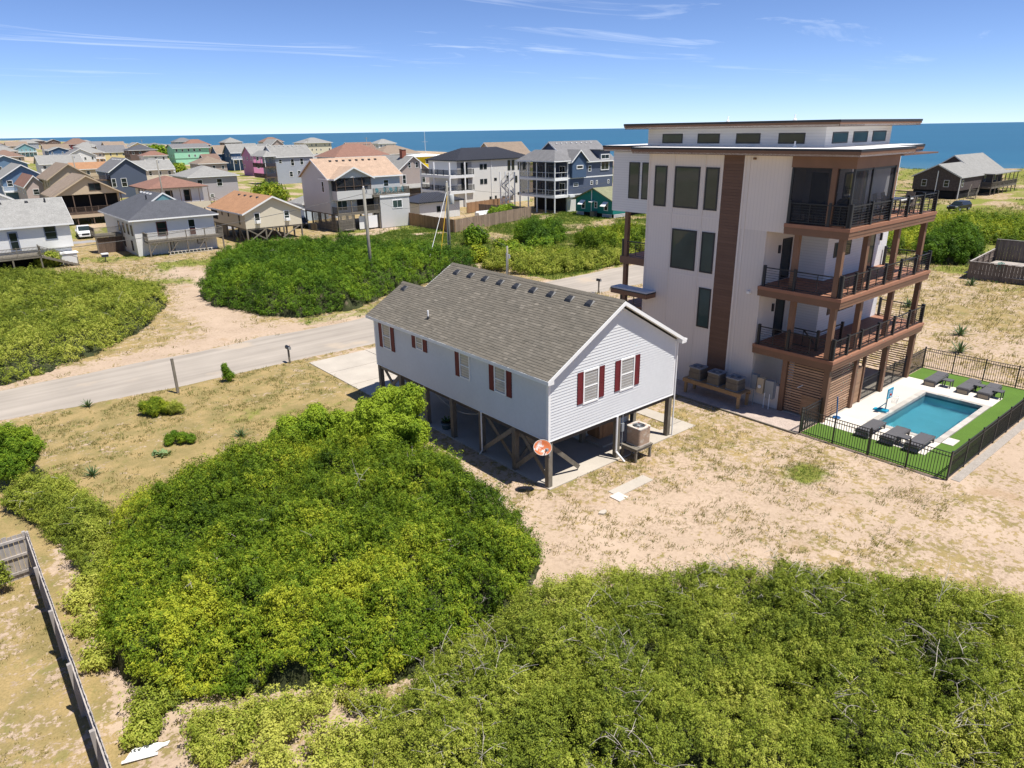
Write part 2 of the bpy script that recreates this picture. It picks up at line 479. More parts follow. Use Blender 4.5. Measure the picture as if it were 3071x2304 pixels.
def math2(op, a, bb, clamp=False):
    m = N('ShaderNodeMath'); m.operation = op; m.use_clamp = clamp
    for i, v in enumerate((a, bb)):
        if isinstance(v, (int, float)): m.inputs[i].default_value = v
        else: L(v, m.inputs[i])
    return m.outputs[0]
def mixc(f, a, bb):
    m = N('ShaderNodeMix'); m.data_type = 'RGBA'
    L(f, m.inputs['Factor'])
    for k, v in (('A', a), ('B', bb)):
        if isinstance(v, tuple): m.inputs[k].default_value = (*v, 1)
        else: L(v, m.inputs[k])
    return m.outputs['Result']
def ramp2(v, lo, hi):
    m = N('ShaderNodeMapRange'); m.clamp = True; m.inputs[1].default_value = lo; m.inputs[2].default_value = hi; L(v, m.inputs[0]); return m.outputs[0]
sand = mixc(ramp2(noise_node(0.35), 0.3, 0.7), (0.50, 0.385, 0.285), (0.41, 0.31, 0.225))
lit = math2('MULTIPLY', ramp2(noise_node(5.5, 6, 0.75), 0.47, 0.56), ramp2(noise_node(0.45, 4), 0.36, 0.56))
sand = mixc(math2('MULTIPLY', lit, 0.62), sand, (0.30, 0.22, 0.155))
sand = mixc(math2('MULTIPLY', ramp2(noise_node(0.28, 4, 0.6), 0.60, 0.70), 0.55), sand, (0.34, 0.225, 0.125))
straw = mixc(ramp2(noise_node(0.7, 6, 0.65), 0.40, 0.60), (0.37, 0.27, 0.125), (0.25, 0.20, 0.085))
straw = mixc(math2('MULTIPLY', ramp2(noise_node(0.9, 7, 0.7, (1.3, 1, 1)), 0.54, 0.64), 0.6), straw, (0.19, 0.19, 0.06))
straw = mixc(math2('MULTIPLY', ramp2(noise_node(14, 4), 0.45, 0.7), 0.55), straw, (0.16, 0.125, 0.045))
grn = mixc(ramp2(noise_node(2.5, 5), 0.35, 0.65), (0.17, 0.20, 0.035), (0.24, 0.23, 0.06))
grn = mixc(math2('MULTIPLY', ramp2(noise_node(16, 4), 0.5, 0.7), 0.5), grn, (0.06, 0.085, 0.018))
patch = math2('ADD', math2('MULTIPLY', noise_node(1.3, 8, 0.7), 0.45), math2('MULTIPLY', noise_node(4.5, 8, 0.72), 0.55))
sf = ramp2(math2('ADD', math2('MULTIPLY', sp.outputs[0], 0.9), math2('MULTIPLY', math2('SUBTRACT', patch, 0.5), 3.6)), 0.30, 0.42)
gf = ramp2(math2('ADD', math2('MULTIPLY', sp.outputs[1], 0.9), math2('MULTIPLY', math2('SUBTRACT', noise_node(1.7, 7, 0.65), 0.5), 1.2)), 0.30, 0.6)
c_ = mixc(gf, mixc(sf, sand, straw), grn)
L(c_, b.inputs['Base Color']); b.inputs['Roughness'].default_value = 0.95; b.inputs['Specular IOR Level'].default_value = 0.1
bp = N('ShaderNodeBump'); bp.inputs['Strength'].default_value = 0.5; bp.inputs['Distance'].default_value = 0.06
L(math2('ADD', noise_node(5, 8, 0.7), math2('MULTIPLY', sf, 0.25)), bp.inputs['Height']); L(bp.outputs[0], b.inputs['Normal'])
me.materials.append(gm)
go = link('ground', me, None); tag(go, 'sandy ground with dry turf and green patches between the houses', 'ground', kind='structure')
# ---- sea
sm = bpy.data.materials.new('sea_water'); sm.use_nodes = True
t = sm.node_tree; b = t.nodes['Principled BSDF']; N = t.nodes.new; L = t.links.new
geo = N('ShaderNodeNewGeometry')
dp = noise_node(0.004, 4, 0.6, (1, 0.25, 1))
seac = mixc(ramp2(dp, 0.35, 0.65), (0.006, 0.078, 0.13), (0.010, 0.10, 0.155))
seac = mixc(math2('MULTIPLY', ramp2(noise_node(0.05, 6, 0.7, (1, 0.3, 1)), 0.5, 0.8), 0.35), seac, (0.02, 0.125, 0.165))
wl = noise_node(0.035, 5, 0.6, (1, 0.16, 1))
foam = ramp2(math2('MULTIPLY', wl, noise_node(0.3, 5, 0.7)), 0.40, 0.44)
sx = N('ShaderNodeSeparateXYZ'); L(geo.outputs['Position'], sx.inputs[0])
near = ramp2(math2('SUBTRACT', math2('MULTIPLY_ADD', sx.outputs[1], 0.065), sx.outputs[0]), -345.0, -255.0)
seac = mixc(math2('MULTIPLY', foam, math2('MULTIPLY', near, 0.8)), seac, (0.75, 0.78, 0.78))
seac = mixc(math2('MULTIPLY', near, 0.35), seac, (0.16, 0.26, 0.24))
L(seac, b.inputs['Base Color']); b.inputs['Roughness'].default_value = 0.32; b.inputs['Specular IOR Level'].default_value = 0.22
bp = N('ShaderNodeBump'); bp.inputs['Strength'].default_value = 0.5; bp.inputs['Distance'].default_value = 0.6
L(noise_node(0.22, 6, 0.65, (1, 0.4, 1)), bp.inputs['Height']); L(bp.outputs[0], b.inputs['Normal'])
so_ = mesh(None, 'sea', sm, [(200, -40000, -2), (50000, -40000, -2), (50000, 50000, -2), (240, 50000, -2), (240, 9000, -2)], [(0, 1, 2, 3, 4)])
tag(so_, 'blue ocean reaching to the horizon behind the houses', 'sea', kind='structure')
# ---- gravel road: a crowned strip with ragged edges
rx = np.concatenate([np.arange(-60, 60, 0.8), np.arange(60, 78, 3)])
nR = len(rx)
e0 = 24.7 + (fbm(rx / 4.0, rx * 0 + 1, 31) - 0.5) * 0.9
e1 = 31.7 + (fbm(rx / 5.0, rx * 0 + 7, 37) - 0.5) * 1.6
e0 = np.where(rx < -8, e0 + (-8 - rx) * 0.10, e0)
rv = []
for k in range(nR):
    for f in (0, 0.08, 0.3, 0.5, 0.7, 0.92, 1):
        yy = e0[k] + (e1[k] - e0[k]) * f
        rv.append((rx[k], yy, 0.006 + 0.05 * math.sin(math.pi * f)))
rf = [(k * 7 + j, (k + 1) * 7 + j, (k + 1) * 7 + j + 1, k * 7 + j + 1) for k in range(nR - 1) for j in range(6)]
gravel = mat('gravel_road', (0.37, 0.325, 0.275), 0.95, 0.12, 0.35, 0.5, 25, fine=(1.4, 0.17, (0.05, 1.0, 1)), wear=((0.43, 0.355, 0.275), 0.22, 0.60))
tag(mesh(None, 'road', gravel, rv, rf, True), 'pale gravel road crossing behind the grey house', 'road', kind='structure')
far_road = mat('far_street', (0.30, 0.29, 0.285), 0.95, 0.1, 0.3)
tag(mesh(None, 'street', far_road, [(-60, 98.6, 0.03), (60, 98.6, 0.03), (60, 103.2, 0.03), (-60, 103.2, 0.03)], [(0, 1, 2, 3)]), 'grey paved street between the first and second row of houses', 'street', kind='structure')
# ================================================================== HELPERS FOR BUILDINGS
def window(P, face, c, u, z, w, h, fm, gm_, fw_=0.07, style='1', d=0.06, name='window', back=False):
    """face 'x': wall plane X=c facing -X, u along Y; face 'y': plane Y=c facing -Y, u along X. frame is the part, panes its sub-parts"""
    b_ = MB()
    def bx(u0, u1, z0, z1, a, e):
        if face == 'x': b_.box(c - a, c + e, u0, u1, z0, z1)
        else: b_.box(u0, u1, c - a, c + e, z0, z1)
    u0, u1, z0, z1 = u - w / 2, u + w / 2, z, z + h
    bx(u0, u0 + fw_, z0, z1, d, 0.02); bx(u1 - fw_, u1, z0, z1, d, 0.02)
    bx(u0 + fw_, u1 - fw_, z1 - fw_, z1, d, 0.02); bx(u0 + fw_, u1 - fw_, z0, z0 + fw_, d, 0.02)
    iu0, iu1, iz0, iz1 = u0 + fw_, u1 - fw_, z0 + fw_, z1 - fw_
    bars = []
    if style in ('2', '4'):                                            # double hung: meeting rail
        bx(iu0, iu1, (iz0 + iz1) / 2 - 0.02, (iz0 + iz1) / 2 + 0.02, d * 0.8, 0.02)
    if style in ('v', '4'):
        bx((iu0 + iu1) / 2 - 0.02, (iu0 + iu1) / 2 + 0.02, iz0, iz1, d * 0.8, 0.02)
    f = b_.build(name, fm, P)
    panes = [(iu0, iu1, iz0, iz1)]
    if style == '2': panes = [(iu0, iu1, iz0, (iz0 + iz1) / 2 - 0.021), (iu0, iu1, (iz0 + iz1) / 2 + 0.021, iz1)]
    if style == 'v': panes = [(iu0, (iu0 + iu1) / 2 - 0.021, iz0, iz1), ((iu0 + iu1) / 2 + 0.021, iu1, iz0, iz1)]
    for a0, a1, c0, c1 in panes:
        if face == 'x': box(f, 'pane', gm_, c - 0.02, c - 0.005, a0, a1, c0, c1)
        else: box(f, 'pane', gm_, a0, a1, c - 0.02, c - 0.005, c0, c1)
    return f
def gable_roof(P, x0, x1, y0, y1, ze, zr, axis, oh, m, th=0.16, fm=None, name='roof', ohg=None):
    """two sloping slabs over the plan; ze = slab top at the wall line"""
    ohg = oh if ohg is None else ohg
    b_ = MB(); g = MB()
    if axis == 'y':
        xm = (x0 + x1) / 2; sl_ = (zr - ze) / (xm - x0); zo = ze - sl_ * oh
        poly = [(x0 - oh, zo), (xm, zr), (x1 + oh, zo), (x1 + oh, zo - th), (xm, zr - th), (x0 - oh, zo - th)]
        b_.prism(poly[:2] + [poly[4], poly[5]], 'y', y0 - ohg, y1 + ohg); b_.prism([poly[1], poly[2], poly[3], poly[4]], 'y', y0 - ohg, y1 + ohg)
        if fm:
            for yy in (y0 - ohg - 0.03, y1 + ohg):
                g.prism([(x0 - oh, zo - .01), (xm, zr - .01), (xm, zr - th - 0.08), (x0 - oh, zo - th - 0.08)], 'y', yy, yy + 0.03)
                g.prism([(xm, zr - .01), (x1 + oh, zo - .01), (x1 + oh, zo - th - 0.08), (xm, zr - th - 0.08)], 'y', yy, yy + 0.03)
            for xx in (x0 - oh - 0.03, x1 + oh): g.box(xx, xx + 0.03, y0 - ohg, y1 + ohg, zo - th - 0.06, zo - 0.015)
    else:
        ym = (y0 + y1) / 2; sl_ = (zr - ze) / (ym - y0); zo = ze - sl_ * oh
        b_.prism([(y0 - oh, zo), (ym, zr), (ym, zr - th), (y0 - oh, zo - th)], 'x', x0 - ohg, x1 + ohg)
        b_.prism([(ym, zr), (y1 + oh, zo), (y1 + oh, zo - th), (ym, zr - th)], 'x', x0 - ohg, x1 + ohg)
        if fm:
            for xx in (x0 - ohg - 0.03, x1 + ohg):
                g.prism([(y0 - oh, zo - .01), (ym, zr - .01), (ym, zr - th - 0.08), (y0 - oh, zo - th - 0.08)], 'x', xx, xx + 0.03)
                g.prism([(ym, zr - .01), (y1 + oh, zo - .01), (y1 + oh, zo - th - 0.08), (ym, zr - th - 0.08)], 'x', xx, xx + 0.03)
            for yy in (y0 - oh - 0.03, y1 + oh): g.box(x0 - ohg, x1 + ohg, yy, yy + 0.03, zo - th - 0.06, zo - 0.015)
    r = fixn(b_.build(name, m, P))
    if fm: fixn(g.build('fascia', fm, P))
    return r
def hip_roof(P, x0, x1, y0, y1, ze, zr, oh, m, fm=None, th=0.14, name='roof', pyramid=False):
    w, l = x1 - x0, y1 - y0
    X0, X1, Y0, Y1 = x0 - oh, x1 + oh, y0 - oh, y1 + oh
    if w <= l: xm = (x0 + x1) / 2; k = (X1 - X0) / 2; ra, rb = (xm, Y0 + k, zr), (xm, Y1 - k, zr)
    else: ym = (y0 + y1) / 2; k = (Y1 - Y0) / 2; ra, rb = (X0 + k, ym, zr), (X1 - k, ym, zr)
    v = [(X0, Y0, ze), (X1, Y0, ze), (X1, Y1, ze), (X0, Y1, ze), ra, rb] + [(X0, Y0, ze - th), (X1, Y0, ze - th), (X1, Y1, ze - th), (X0, Y1, ze - th)]
    if w <= l: f = [(0, 1, 4), (1, 2, 5, 4), (2, 3, 5), (3, 0, 4, 5)]
    else: f = [(0, 1, 5, 4), (1, 2, 5), (2, 3, 4, 5), (3, 0, 4)]
    f += [(0, 6, 7, 1), (1, 7, 8, 2), (2, 8, 9, 3), (3, 9, 6, 0), (6, 9, 8, 7)]
    r = fixn(mesh(P, name, m, v, f))
    if fm:
        g = MB()
        g.box(X0 - .03, X0, Y0 - .03, Y1 + .03, ze - th - .05, ze - .02); g.box(X1, X1 + .03, Y0 - .03, Y1 + .03, ze - th - .05, ze - .02)
        g.box(X0, X1, Y0 - .03, Y0, ze - th - .05, ze - .02); g.box(X0, X1, Y1, Y1 + .03, ze - th - .05, ze - .02)
        g.build('fascia', fm, P)
    return r
def walls(P, m, x0, x1, y0, y1, z0, z1, gable=None, zr=0, name='wall'):
    """each wall a part of its own; gable axis adds the triangles"""
    T_ = 0.15
    def w(poly, ax, a0, a1): return fixn(MB().prism(poly, ax, a0, a1).build(name, m, P))
    xm, ym = (x0 + x1) / 2, (y0 + y1) / 2
    gy_ = [(x0, z0), (x1, z0), (x1, z1)] + ([(xm, zr)] if gable == 'y' else []) + [(x0, z1)]
    gx_ = [(y0 + T_, z0), (y1 - T_, z0), (y1 - T_, z1)] + ([(ym, zr)] if gable == 'x' else []) + [(y0 + T_, z1)]
    w(gy_, 'y', y0, y0 + T_); w(gy_, 'y', y1 - T_, y1); w(gx_, 'x', x0, x0 + T_); w(gx_, 'x', x1 - T_, x1)
def railing(P, m, p, q, z, h=1.0, post=None, bal=0.13, name='railing', n_posts=None, pm=None):
    """baluster railing from p to q at deck height z; one part per side, its posts are parts"""
    p = Vector((p[0], p[1])); q = Vector((q[0], q[1])); L_ = (q - p).length; d = (q - p) / L_
    b_ = MB()
    b_.bar((p.x, p.y, z + h), (q.x, q.y, z + h), 0.12, 0.05); b_.bar((p.x, p.y, z + 0.12), (q.x, q.y, z + 0.12), 0.05, 0.07)
    k = max(2, int(L_ / bal))
    for i in range(1, k):
        a = p + d * (L_ * i / k)
        b_.bar((a.x, a.y, z + 0.1), (a.x, a.y, z + h), 0.035, 0.035)
    r = tag(b_.build(name, m, P), kind='stuff')
    n = n_posts or max(2, int(L_ / 2.0) + 1)
    for i in range(n):
        a = p + d * (L_ * i / (n - 1))
        box(P, 'rail_post', pm or m, a.x - .05, a.x + .05, a.y - .05, a.y + .05, z, z + h + 0.08)
    return r
# ================================================================== GREY STILT HOUSE
HW, HL, HM = 8.32, 14.16, 12.0
SLOPE = 0.572
def rz_(x): return 5.24 + SLOPE * x
P = thing('stilt_house', 'pale blue house on wooden stilts with grey shingle roof and burgundy shutters, nearest house', 'house', (HW / 2, HL / 2, 0), world=True)
def lap_wall(rows, mk, name='wall', ex=0.132, thk=0.022):
    """rows: list of (z0,z1,a0,a1,b0,b1) -> lapped boards; mk(u,z,out)->xyz"""
    v, f = [], []
    for z0, z1, a0, a1, t0, t1 in rows:
        b = len(v)
        v += [mk(a0, z0, thk), mk(a1, z0, thk), mk(t1, z1, 0.003), mk(t0, z1, 0.003), mk(a0, z0, 0.0), mk(a1, z0, 0.0)]
        f += [(b, b + 1, b + 2, b + 3), (b, b + 4, b + 5, b + 1)]
    return mesh(P, name, SIDE_BLUE, v, f)
ZB, ZT = 2.22, 4.96
def rows_flat(u0, u1, z0, z1, ex=0.132):
    k = int(round((z1 - z0) / ex)); e = (z1 - z0) / k
    return [(z0 + i * e, z0 + (i + 1) * e, u0, u1, u0, u1) for i in range(k)]
tag(lap_wall(rows_flat(0, HL, ZB, ZT), lambda u, z, o: (-o, HL - u, z)), kind='stuff')
ex = 0.132
rg = rows_flat(0, HW, ZB, ZT)
z = ZT
while z < rz_(HW / 2) - 0.35:
    z1 = min(z + ex, rz_(HW / 2) - 0.3)
    def lim(zz): 
        a = max(0.0, (zz + 0.26 - 5.24) / SLOPE); return a, HW - a
    a0, a1 = lim(z); t0, t1 = lim(z1)
    rg.append((z, z1, a0, a1, t0, t1)); z = z1
tag(lap_wall(rg, lambda u, z, o: (u, -o, z)), kind='stuff')
# body behind the boards, floor and ceiling (unseen sides too)
core = MB()
core.prism([(0.004, ZB), (HW - .004, ZB), (HW - .004, ZT), (HW / 2, rz_(HW / 2) - 0.3), (0.004, ZT)], 'y', 0.004, HM)
fixn(core.build('wall', SIDE_BLUE, P))
fixn(MB().prism([(0.004, ZB), (4.5, ZB), (4.5, ZT), (2.25, rz_(2.25) - 0.3), (0.004, ZT)], 'y', HM + .002, HL - .004).build('wall', SIDE_BLUE, P))
box(P, 'floor_frame', mat('dark_joists', (0.07, 0.06, 0.05), 0.9, 0.2), 0.05, HW - 0.05, 0.05, HM, ZB - 0.22, ZB - 0.003)
for (x, y) in ((0, 0), (HW, 0), (0, HL)):
    sx, sy = (-1 if x == 0 else 1), (-1 if y == 0 else 1)
    fixn(MB().box(min(x + sx * .022, x - sx * .10), max(x + sx * .022, x - sx * .10), min(y + sy * .022, y - sy * .0), max(y + sy * .022, y), ZB - .01, ZT).box(min(x + sx * .022, x), max(x + sx * .022, x), min(y, y - sy * .10), max(y, y - sy * .10), ZB - .01, ZT - .002).build('corner_trim', WHITE, P))
for (a, b_) in (((-.02, 0, ZB), (-.02, HL, ZB)), ((0, -.02, ZB), (HW, -.02, ZB))):
    beam(P, 'base_trim', WHITE, a, b_, 0.03, 0.03)
# roof deck + shingle courses
ROOFB = mat('roof_underlay', (0.13, 0.12, 0.105), 0.9, 0.1)
OH = 0.3
xe0, xe1, ye0, ye1 = -OH, HW + OH, -OH, HL + 0.29
xm = HW / 2
zr = rz_(xm)
def slab(poly_xy, zf, th=0.13, name='roof', m=ROOFB):
    n = len(poly_xy)
    v = [(x, y, zf(x)) for x, y in poly_xy] + [(x, y, zf(x) - th) for x, y in poly_xy]
    f = [tuple(range(n)), tuple(range(2 * n - 1, n - 1, -1))] + [(i, n + i, n + (i + 1) % n, (i + 1) % n) for i in range(n)]
    return fixn(mesh(P, name, m, v, f))
zfl = lambda x: rz_(x) - 0.012
zfr = lambda x: rz_(HW - x) - 0.012
zfs = lambda x: rz_(4.5 - x) - 0.012
left_poly = [(xe0, ye0), (xm, ye0), (xm, HM + OH), (2.25, HM + OH), (2.25, ye1), (xe0, ye1)]
roof = slab(left_poly, zfl)
slab([(xm, ye0), (xe1, ye0), (xe1, HM + OH), (xm, HM + OH)], zfr)
slab([(2.25, HM + OH), (4.5 + OH, HM + OH), (4.5 + OH, ye1), (2.25, ye1)], zfs)
shm = bpy.data.materials.new('asphalt_shingle'); shm.use_nodes = True
t = shm.node_tree; b = t.nodes['Principled BSDF']; N = t.nodes.new; L = t.links.new
at = N('ShaderNodeAttribute'); at.attribute_name = 'tint'
geo = N('ShaderNodeNewGeometry')
c0 = N('ShaderNodeValToRGB'); e = c0.color_ramp.elements
e[0].color = (0.125, 0.112, 0.09, 1); e[1].color = (0.25, 0.222, 0.18, 1); k_ = e.new(0.55); k_.color = (0.17, 0.151, 0.122, 1)
L(at.outputs['Fac'], c0.inputs[0])
cc = mixc(math2('MULTIPLY', ramp2(noise_node(90, 2), 0.4, 0.7), 0.35), c0.outputs[0], (0.10, 0.09, 0.075))
cc = mixc(math2('MULTIPLY', ramp2(noise_node(0.8, 5), 0.45, 0.75), 0.25), cc, (0.12, 0.115, 0.10))
L(cc, b.inputs['Base Color']); b.inputs['Roughness'].default_value = 0.92; b.inputs['Specular IOR Level'].default_value = 0.15
def shingles(x0, x1, yr, zf, sgn, seed):
    """courses of tabs running along Y from eave x0 up to ridge x1; yr(x)->(ya,yb)"""
    rng = np.random.default_rng(seed)
    ex_ = 0.142 / math.hypot(1, SLOPE) ; v = []; f = []; tint = []
    n = int(abs(x1 - x0) / ex_)
    for i in range(n + 1):
        xa = x0 + sgn * i * ex_; xb = xa + sgn * ex_ * 1.12
        if sgn * (xb - x1) > 0: xb = x1
        ya, yb = yr((xa + xb) / 2)
        y = ya - rng.random() * 0.3
        while y < yb:
            w = 0.14 + 0.2 * rng.random()
            a, c = max(y, ya), min(y + w, yb)
            y += w
            if c - a < 0.02: continue
            h0 = 0.016 + 0.006 * rng.random(); dx = sgn * rng.choice([0, 0, 0.012])
            k = len(v)
            v += [(xa + dx, a, zf(xa + dx) + h0), (xa + dx, c, zf(xa + dx) + h0), (xb, c, zf(xb) + .002), (xb, a, zf(xb) + .002), (xa + dx, a, zf(xa + dx) - 0.002), (xa + dx, c, zf(xa + dx) - .002)]
            f += [(k, k + 1, k + 2, k + 3), (k, k + 4, k + 5, k + 1)]
            tv = float(np.clip(rng.normal(0.45, 0.17), 0, 1)); tint += [tv] * 6
    o = fixn(mesh(roof, 'shingles', shm, v, f))
    at_ = o.data.attributes.new('tint', 'FLOAT', 'POINT'); at_.data.foreach_set('value', tint)
    tag(o, kind='stuff')
shingles(xe0 - .02, xm, lambda x: (ye0 - .01, ye1 + .01) if x < 2.25 else (ye0 - .01, HM + OH + .01), zfl, 1, 1)
shingles(xe1 + .02, xm, lambda x: (ye0 - .01, HM + OH + .01), zfr, -1, 2)
shingles(4.5 + OH + .02, 2.25, lambda x: (HM + OH + .01, ye1 + .01), zfs, -1, 3)
cap = MB()
yy = ye0
while yy < HM + OH:
    cap.prism([(xm - .14, rz_(xm - .14) + .012), (xm, zr + .03), (xm + .14, rz_(xm - .14) + .012), (xm, zr + .012)], 'y', yy, min(yy + .135, HM + OH)); yy += 0.14
yy = HM + OH
while yy < ye1:
    cap.prism([(2.11, rz_(2.11) + .012), (2.25, rz_(2.25) + .03), (2.39, rz_(2.11) + .012), (2.25, rz_(2.25) + .012)], 'y', yy, yy + .135); yy += 0.14
co = fixn(cap.build('ridge_cap', shm, roof)); tag(co, kind='stuff')
at_ = co.data.attributes.new('tint', 'FLOAT', 'POINT'); at_.data.foreach_set('value', [0.4 + 0.2 * random.Random(i // 8).random() for i in range(len(co.data.vertices))])
VENT = mat('black_roof_vent', (0.025, 0.026, 0.03), 0.5, 0.15, spec=0.5)
def vent(x, y):
    z = rz_(x); s = SLOPE
    v = []
    for (u, w, h) in ((-.17, -.2, .02), (.17, -.2, .02), (.17, .2, .02), (-.17, .2, .02), (-.13, -.15, .11), (.11, -.13, .09), (.11, .13, .09), (-.13, .15, .11)):
        v.append((x + u, y + w, z + s * u + h))
    fixn(mesh(roof, 'vent', VENT, v, CF))
for i in range(9): vent(3.62, 1.28 + 1.235 * i)
vent(1.85, 13.75)
cyl(roof, 'vent_pipe', WHITE, (0.62, 9.6, rz_(.62) - .05), (0.62, 9.6, rz_(.62) + .42), 0.045)
cyl(roof, 'pipe_flashing', VENT, (0.62, 9.6, rz_(.62) - .05), (0.62, 9.6, rz_(.62) + .13), 0.09, 12, 0.05)
# fascias and rake boards
def strip(p, q, hh=0.16, w=0.03, drop=0.02):
    p = Vector(p); q = Vector(q)
    v = [p - Vector((0, 0, drop)), q - Vector((0, 0, drop)), q - Vector((0, 0, drop + hh)), p - Vector((0, 0, drop + hh))]
    d = (q - p); n = Vector((d.y, -d.x, 0)).normalized() * w
    vv = [tuple(a) for a in v] + [tuple(a + n) for a in v]
    return fixn(mesh(P, 'fascia', WHITE, vv, [(0, 1, 2, 3), (7, 6, 5, 4), (0, 4, 5, 1), (1, 5, 6, 2), (2, 6, 7, 3), (3, 7, 4, 0)]))
strip((xe0, ye1, rz_(xe0)), (xe0, ye0, rz_(xe0)))
strip((xe0 - .03, ye0, rz_(xe0)), (xm, ye0, zr), 0.17, 0.035)
strip((xm, ye0, zr), (xe1 + .03, ye0, rz_(xe0)), 0.17, 0.035)
strip((xe1, ye0, rz_(xe0)), (xe1, HM + OH, rz_(xe0)))
strip((xm, HM + OH + .03, zr), (2.25, HM + OH + .03, rz_(2.25)), 0.17)
fixn(MB().prism([(xe0, rz_(xe0) - .16), (0.0, rz_(0) - .16), (0.0, rz_(xe0) - .19), (xe0, rz_(xe0) - .19)], 'y', ye0 - .03, ye0 + .30).build('eave_return', WHITE, P))
fixn(MB().prism([(HW, rz_(0) - .16), (xe1, rz_(xe0) - .16), (xe1, rz_(xe0) - .19), (HW, rz_(xe0) - .19)], 'y', ye0 - .03, ye0 + .30).build('eave_return', WHITE, P))
box(P, 'soffit', WHITE, xe0 + .01, -0.003, ye0 + .02, ye1 - .05, rz_(xe0) - .175, rz_(xe0) - .15)
for pl, zf_ in (([(xe0 + .02, ye0 + .01), (xm, ye0 + .01), (xm, -.03), (xe0 + .02, -.03)], lambda x: rz_(x) - .147), ([(xm, ye0 + .01), (xe1 - .02, ye0 + .01), (xe1 - .02, -.03), (xm, -.03)], lambda x: rz_(HW - x) - .147)):
    slab(pl, zf_, .012, 'soffit', WHITE)
cyl(P, 'gutter', WHITE, (xe1 + .07, ye0, rz_(xe0) - .05), (xe1 + .07, HM + OH, rz_(xe0) - .05), 0.06)
# windows and shutters
def shutter(face, u, z, h, w=0.36):
    b_ = MB()
    def bx(u0, u1, z0, z1, d):
        if face == 'x': b_.box(-d, -0.014, u0, u1, z0, z1)
        else: b_.box(u0, u1, -d, -0.014, z0, z1)
    u0, u1 = u - w / 2, u + w / 2
    bx(u0, u1, z, z + h, 0.03)
    for a, c in ((z + .06, z + h / 2 - .03), (z + h / 2 + .03, z + h - .06)):
        bx(u0 + .06, u1 - .06, a, c, 0.045)
    for a, c in ((z, z + .05), (z + h - .05, z + h), (z + h / 2 - .025, z + h / 2 + .025)): bx(u0, u1, a, c, 0.052)
    bx(u0, u0 + .05, z, z + h, 0.051); bx(u1 - .05, u1, z, z + h, 0.051)
    b_.build('shutter', SHUT, P)
for u, z, w, h, s in ((12.83, 3.38, .86, 1.42, (13.45, 12.2)), (9.56, 4.08, .66, .72, (10.08, 9.04)), (5.72, 3.53, .8, 1.26, (6.3,)), (3.10, 3.53, .82, 1.26, (3.70, 2.48))):
    window(P, 'x', 0, u, z, w, h, WHITE, GLASS_B, 0.06, '2', 0.05)
    for su in s: shutter('x', su, z, h, 0.33)
for u, s in ((2.46, (1.80, 3.12)), (4.81, (4.15, 5.47))):
    window(P, 'y', 0, u, 3.38, .95, 1.52, WHITE, GLASS_B, 0.07, '2', 0.05)
    for su in s: shutter('y', su, 3.46, 1.42, 0.33)
# posts and braces
for y in (14.05, 11.85, 9.4, 7.06, 4.72, 2.3, 0.12): box(P, 'post', WOOD_G, 0.02, 0.25, y - .115, y + .115, 0, ZB - .01)
for y in (14.0, 9.4, 4.72, 2.3, 0.12, 11.85, 7.06):
    if y < 12.1 and y != 0.12: box(P, 'post', WOOD_G, 4.3, 4.53, y - .115, y + .115, 0, ZB - .02); box(P, 'post', WOOD_G, 8.05, 8.28, y - .115, y + .115, 0, ZB - .02)
box(P, 'post', WOOD_G, 8.06, 8.29, 0.02, 0.25, 0, ZB - .02); box(P, 'post', WOOD_G, 4.32, 4.55, 0.02, 0.25, 0, ZB - .02)
def brace(a, b_): beam(P, 'brace', WOOD_G, a, b_, 0.05, 0.2)
for ya, yb in ((14.05, 11.85), (11.85, 9.4), (4.72, 2.3), (2.3, .12)):
    brace((0.28, ya - .1, 2.0), (0.28, yb + .1, 0.25)); brace((0.06, ya - .1, 0.25), (0.06, yb + .1, 2.0))
brace((0.3, .3, 1.9), (2.2, .35, .2)); brace((0.2, 2.35, 1.9), (2.2, 2.35, .2)); brace((2.3, 2.45, 1.9), (0.3, 2.45, .2))
beam(P, 'floor_girder', WOOD_G, (0.14, 0.1, ZB - .12), (0.14, HL - .05, ZB - .12), 0.14, 0.22)
beam(P, 'floor_girder', WOOD_G, (4.42, 0.1, ZB - .34), (4.42, HM, ZB - .34), 0.14, 0.22)
# storage room and outdoor shower under the house
walls(P, SIDE_BLUE, 4.5, 8.2, 2.6, 7.6, 0.02, 2.0)
for i in range(8):
    box(P, 'shower_board', mat('cedar_boards', (0.23, 0.135, 0.075), 0.8, 0.15, 2, rnd=0.2), 4.85 + i * .13, 4.97 + i * .13, 1.55, 1.58, 0.35, 2.0)
for i in range(6):
    box(P, 'shower_board', MATS['cedar_boards'], 4.83, 4.86, 1.6 + i * .13, 1.72 + i * .13, 0.35, 2.0)
box(P, 'door', mat('dark_red_door', (0.09, 0.03, 0.03), 0.6), 6.3, 7.15, 2.57, 2.598, 0.03, 1.98)
box(P, 'step', CONC, 4.7, 6.0, 1.2, 2.55, 0.05, 0.13)
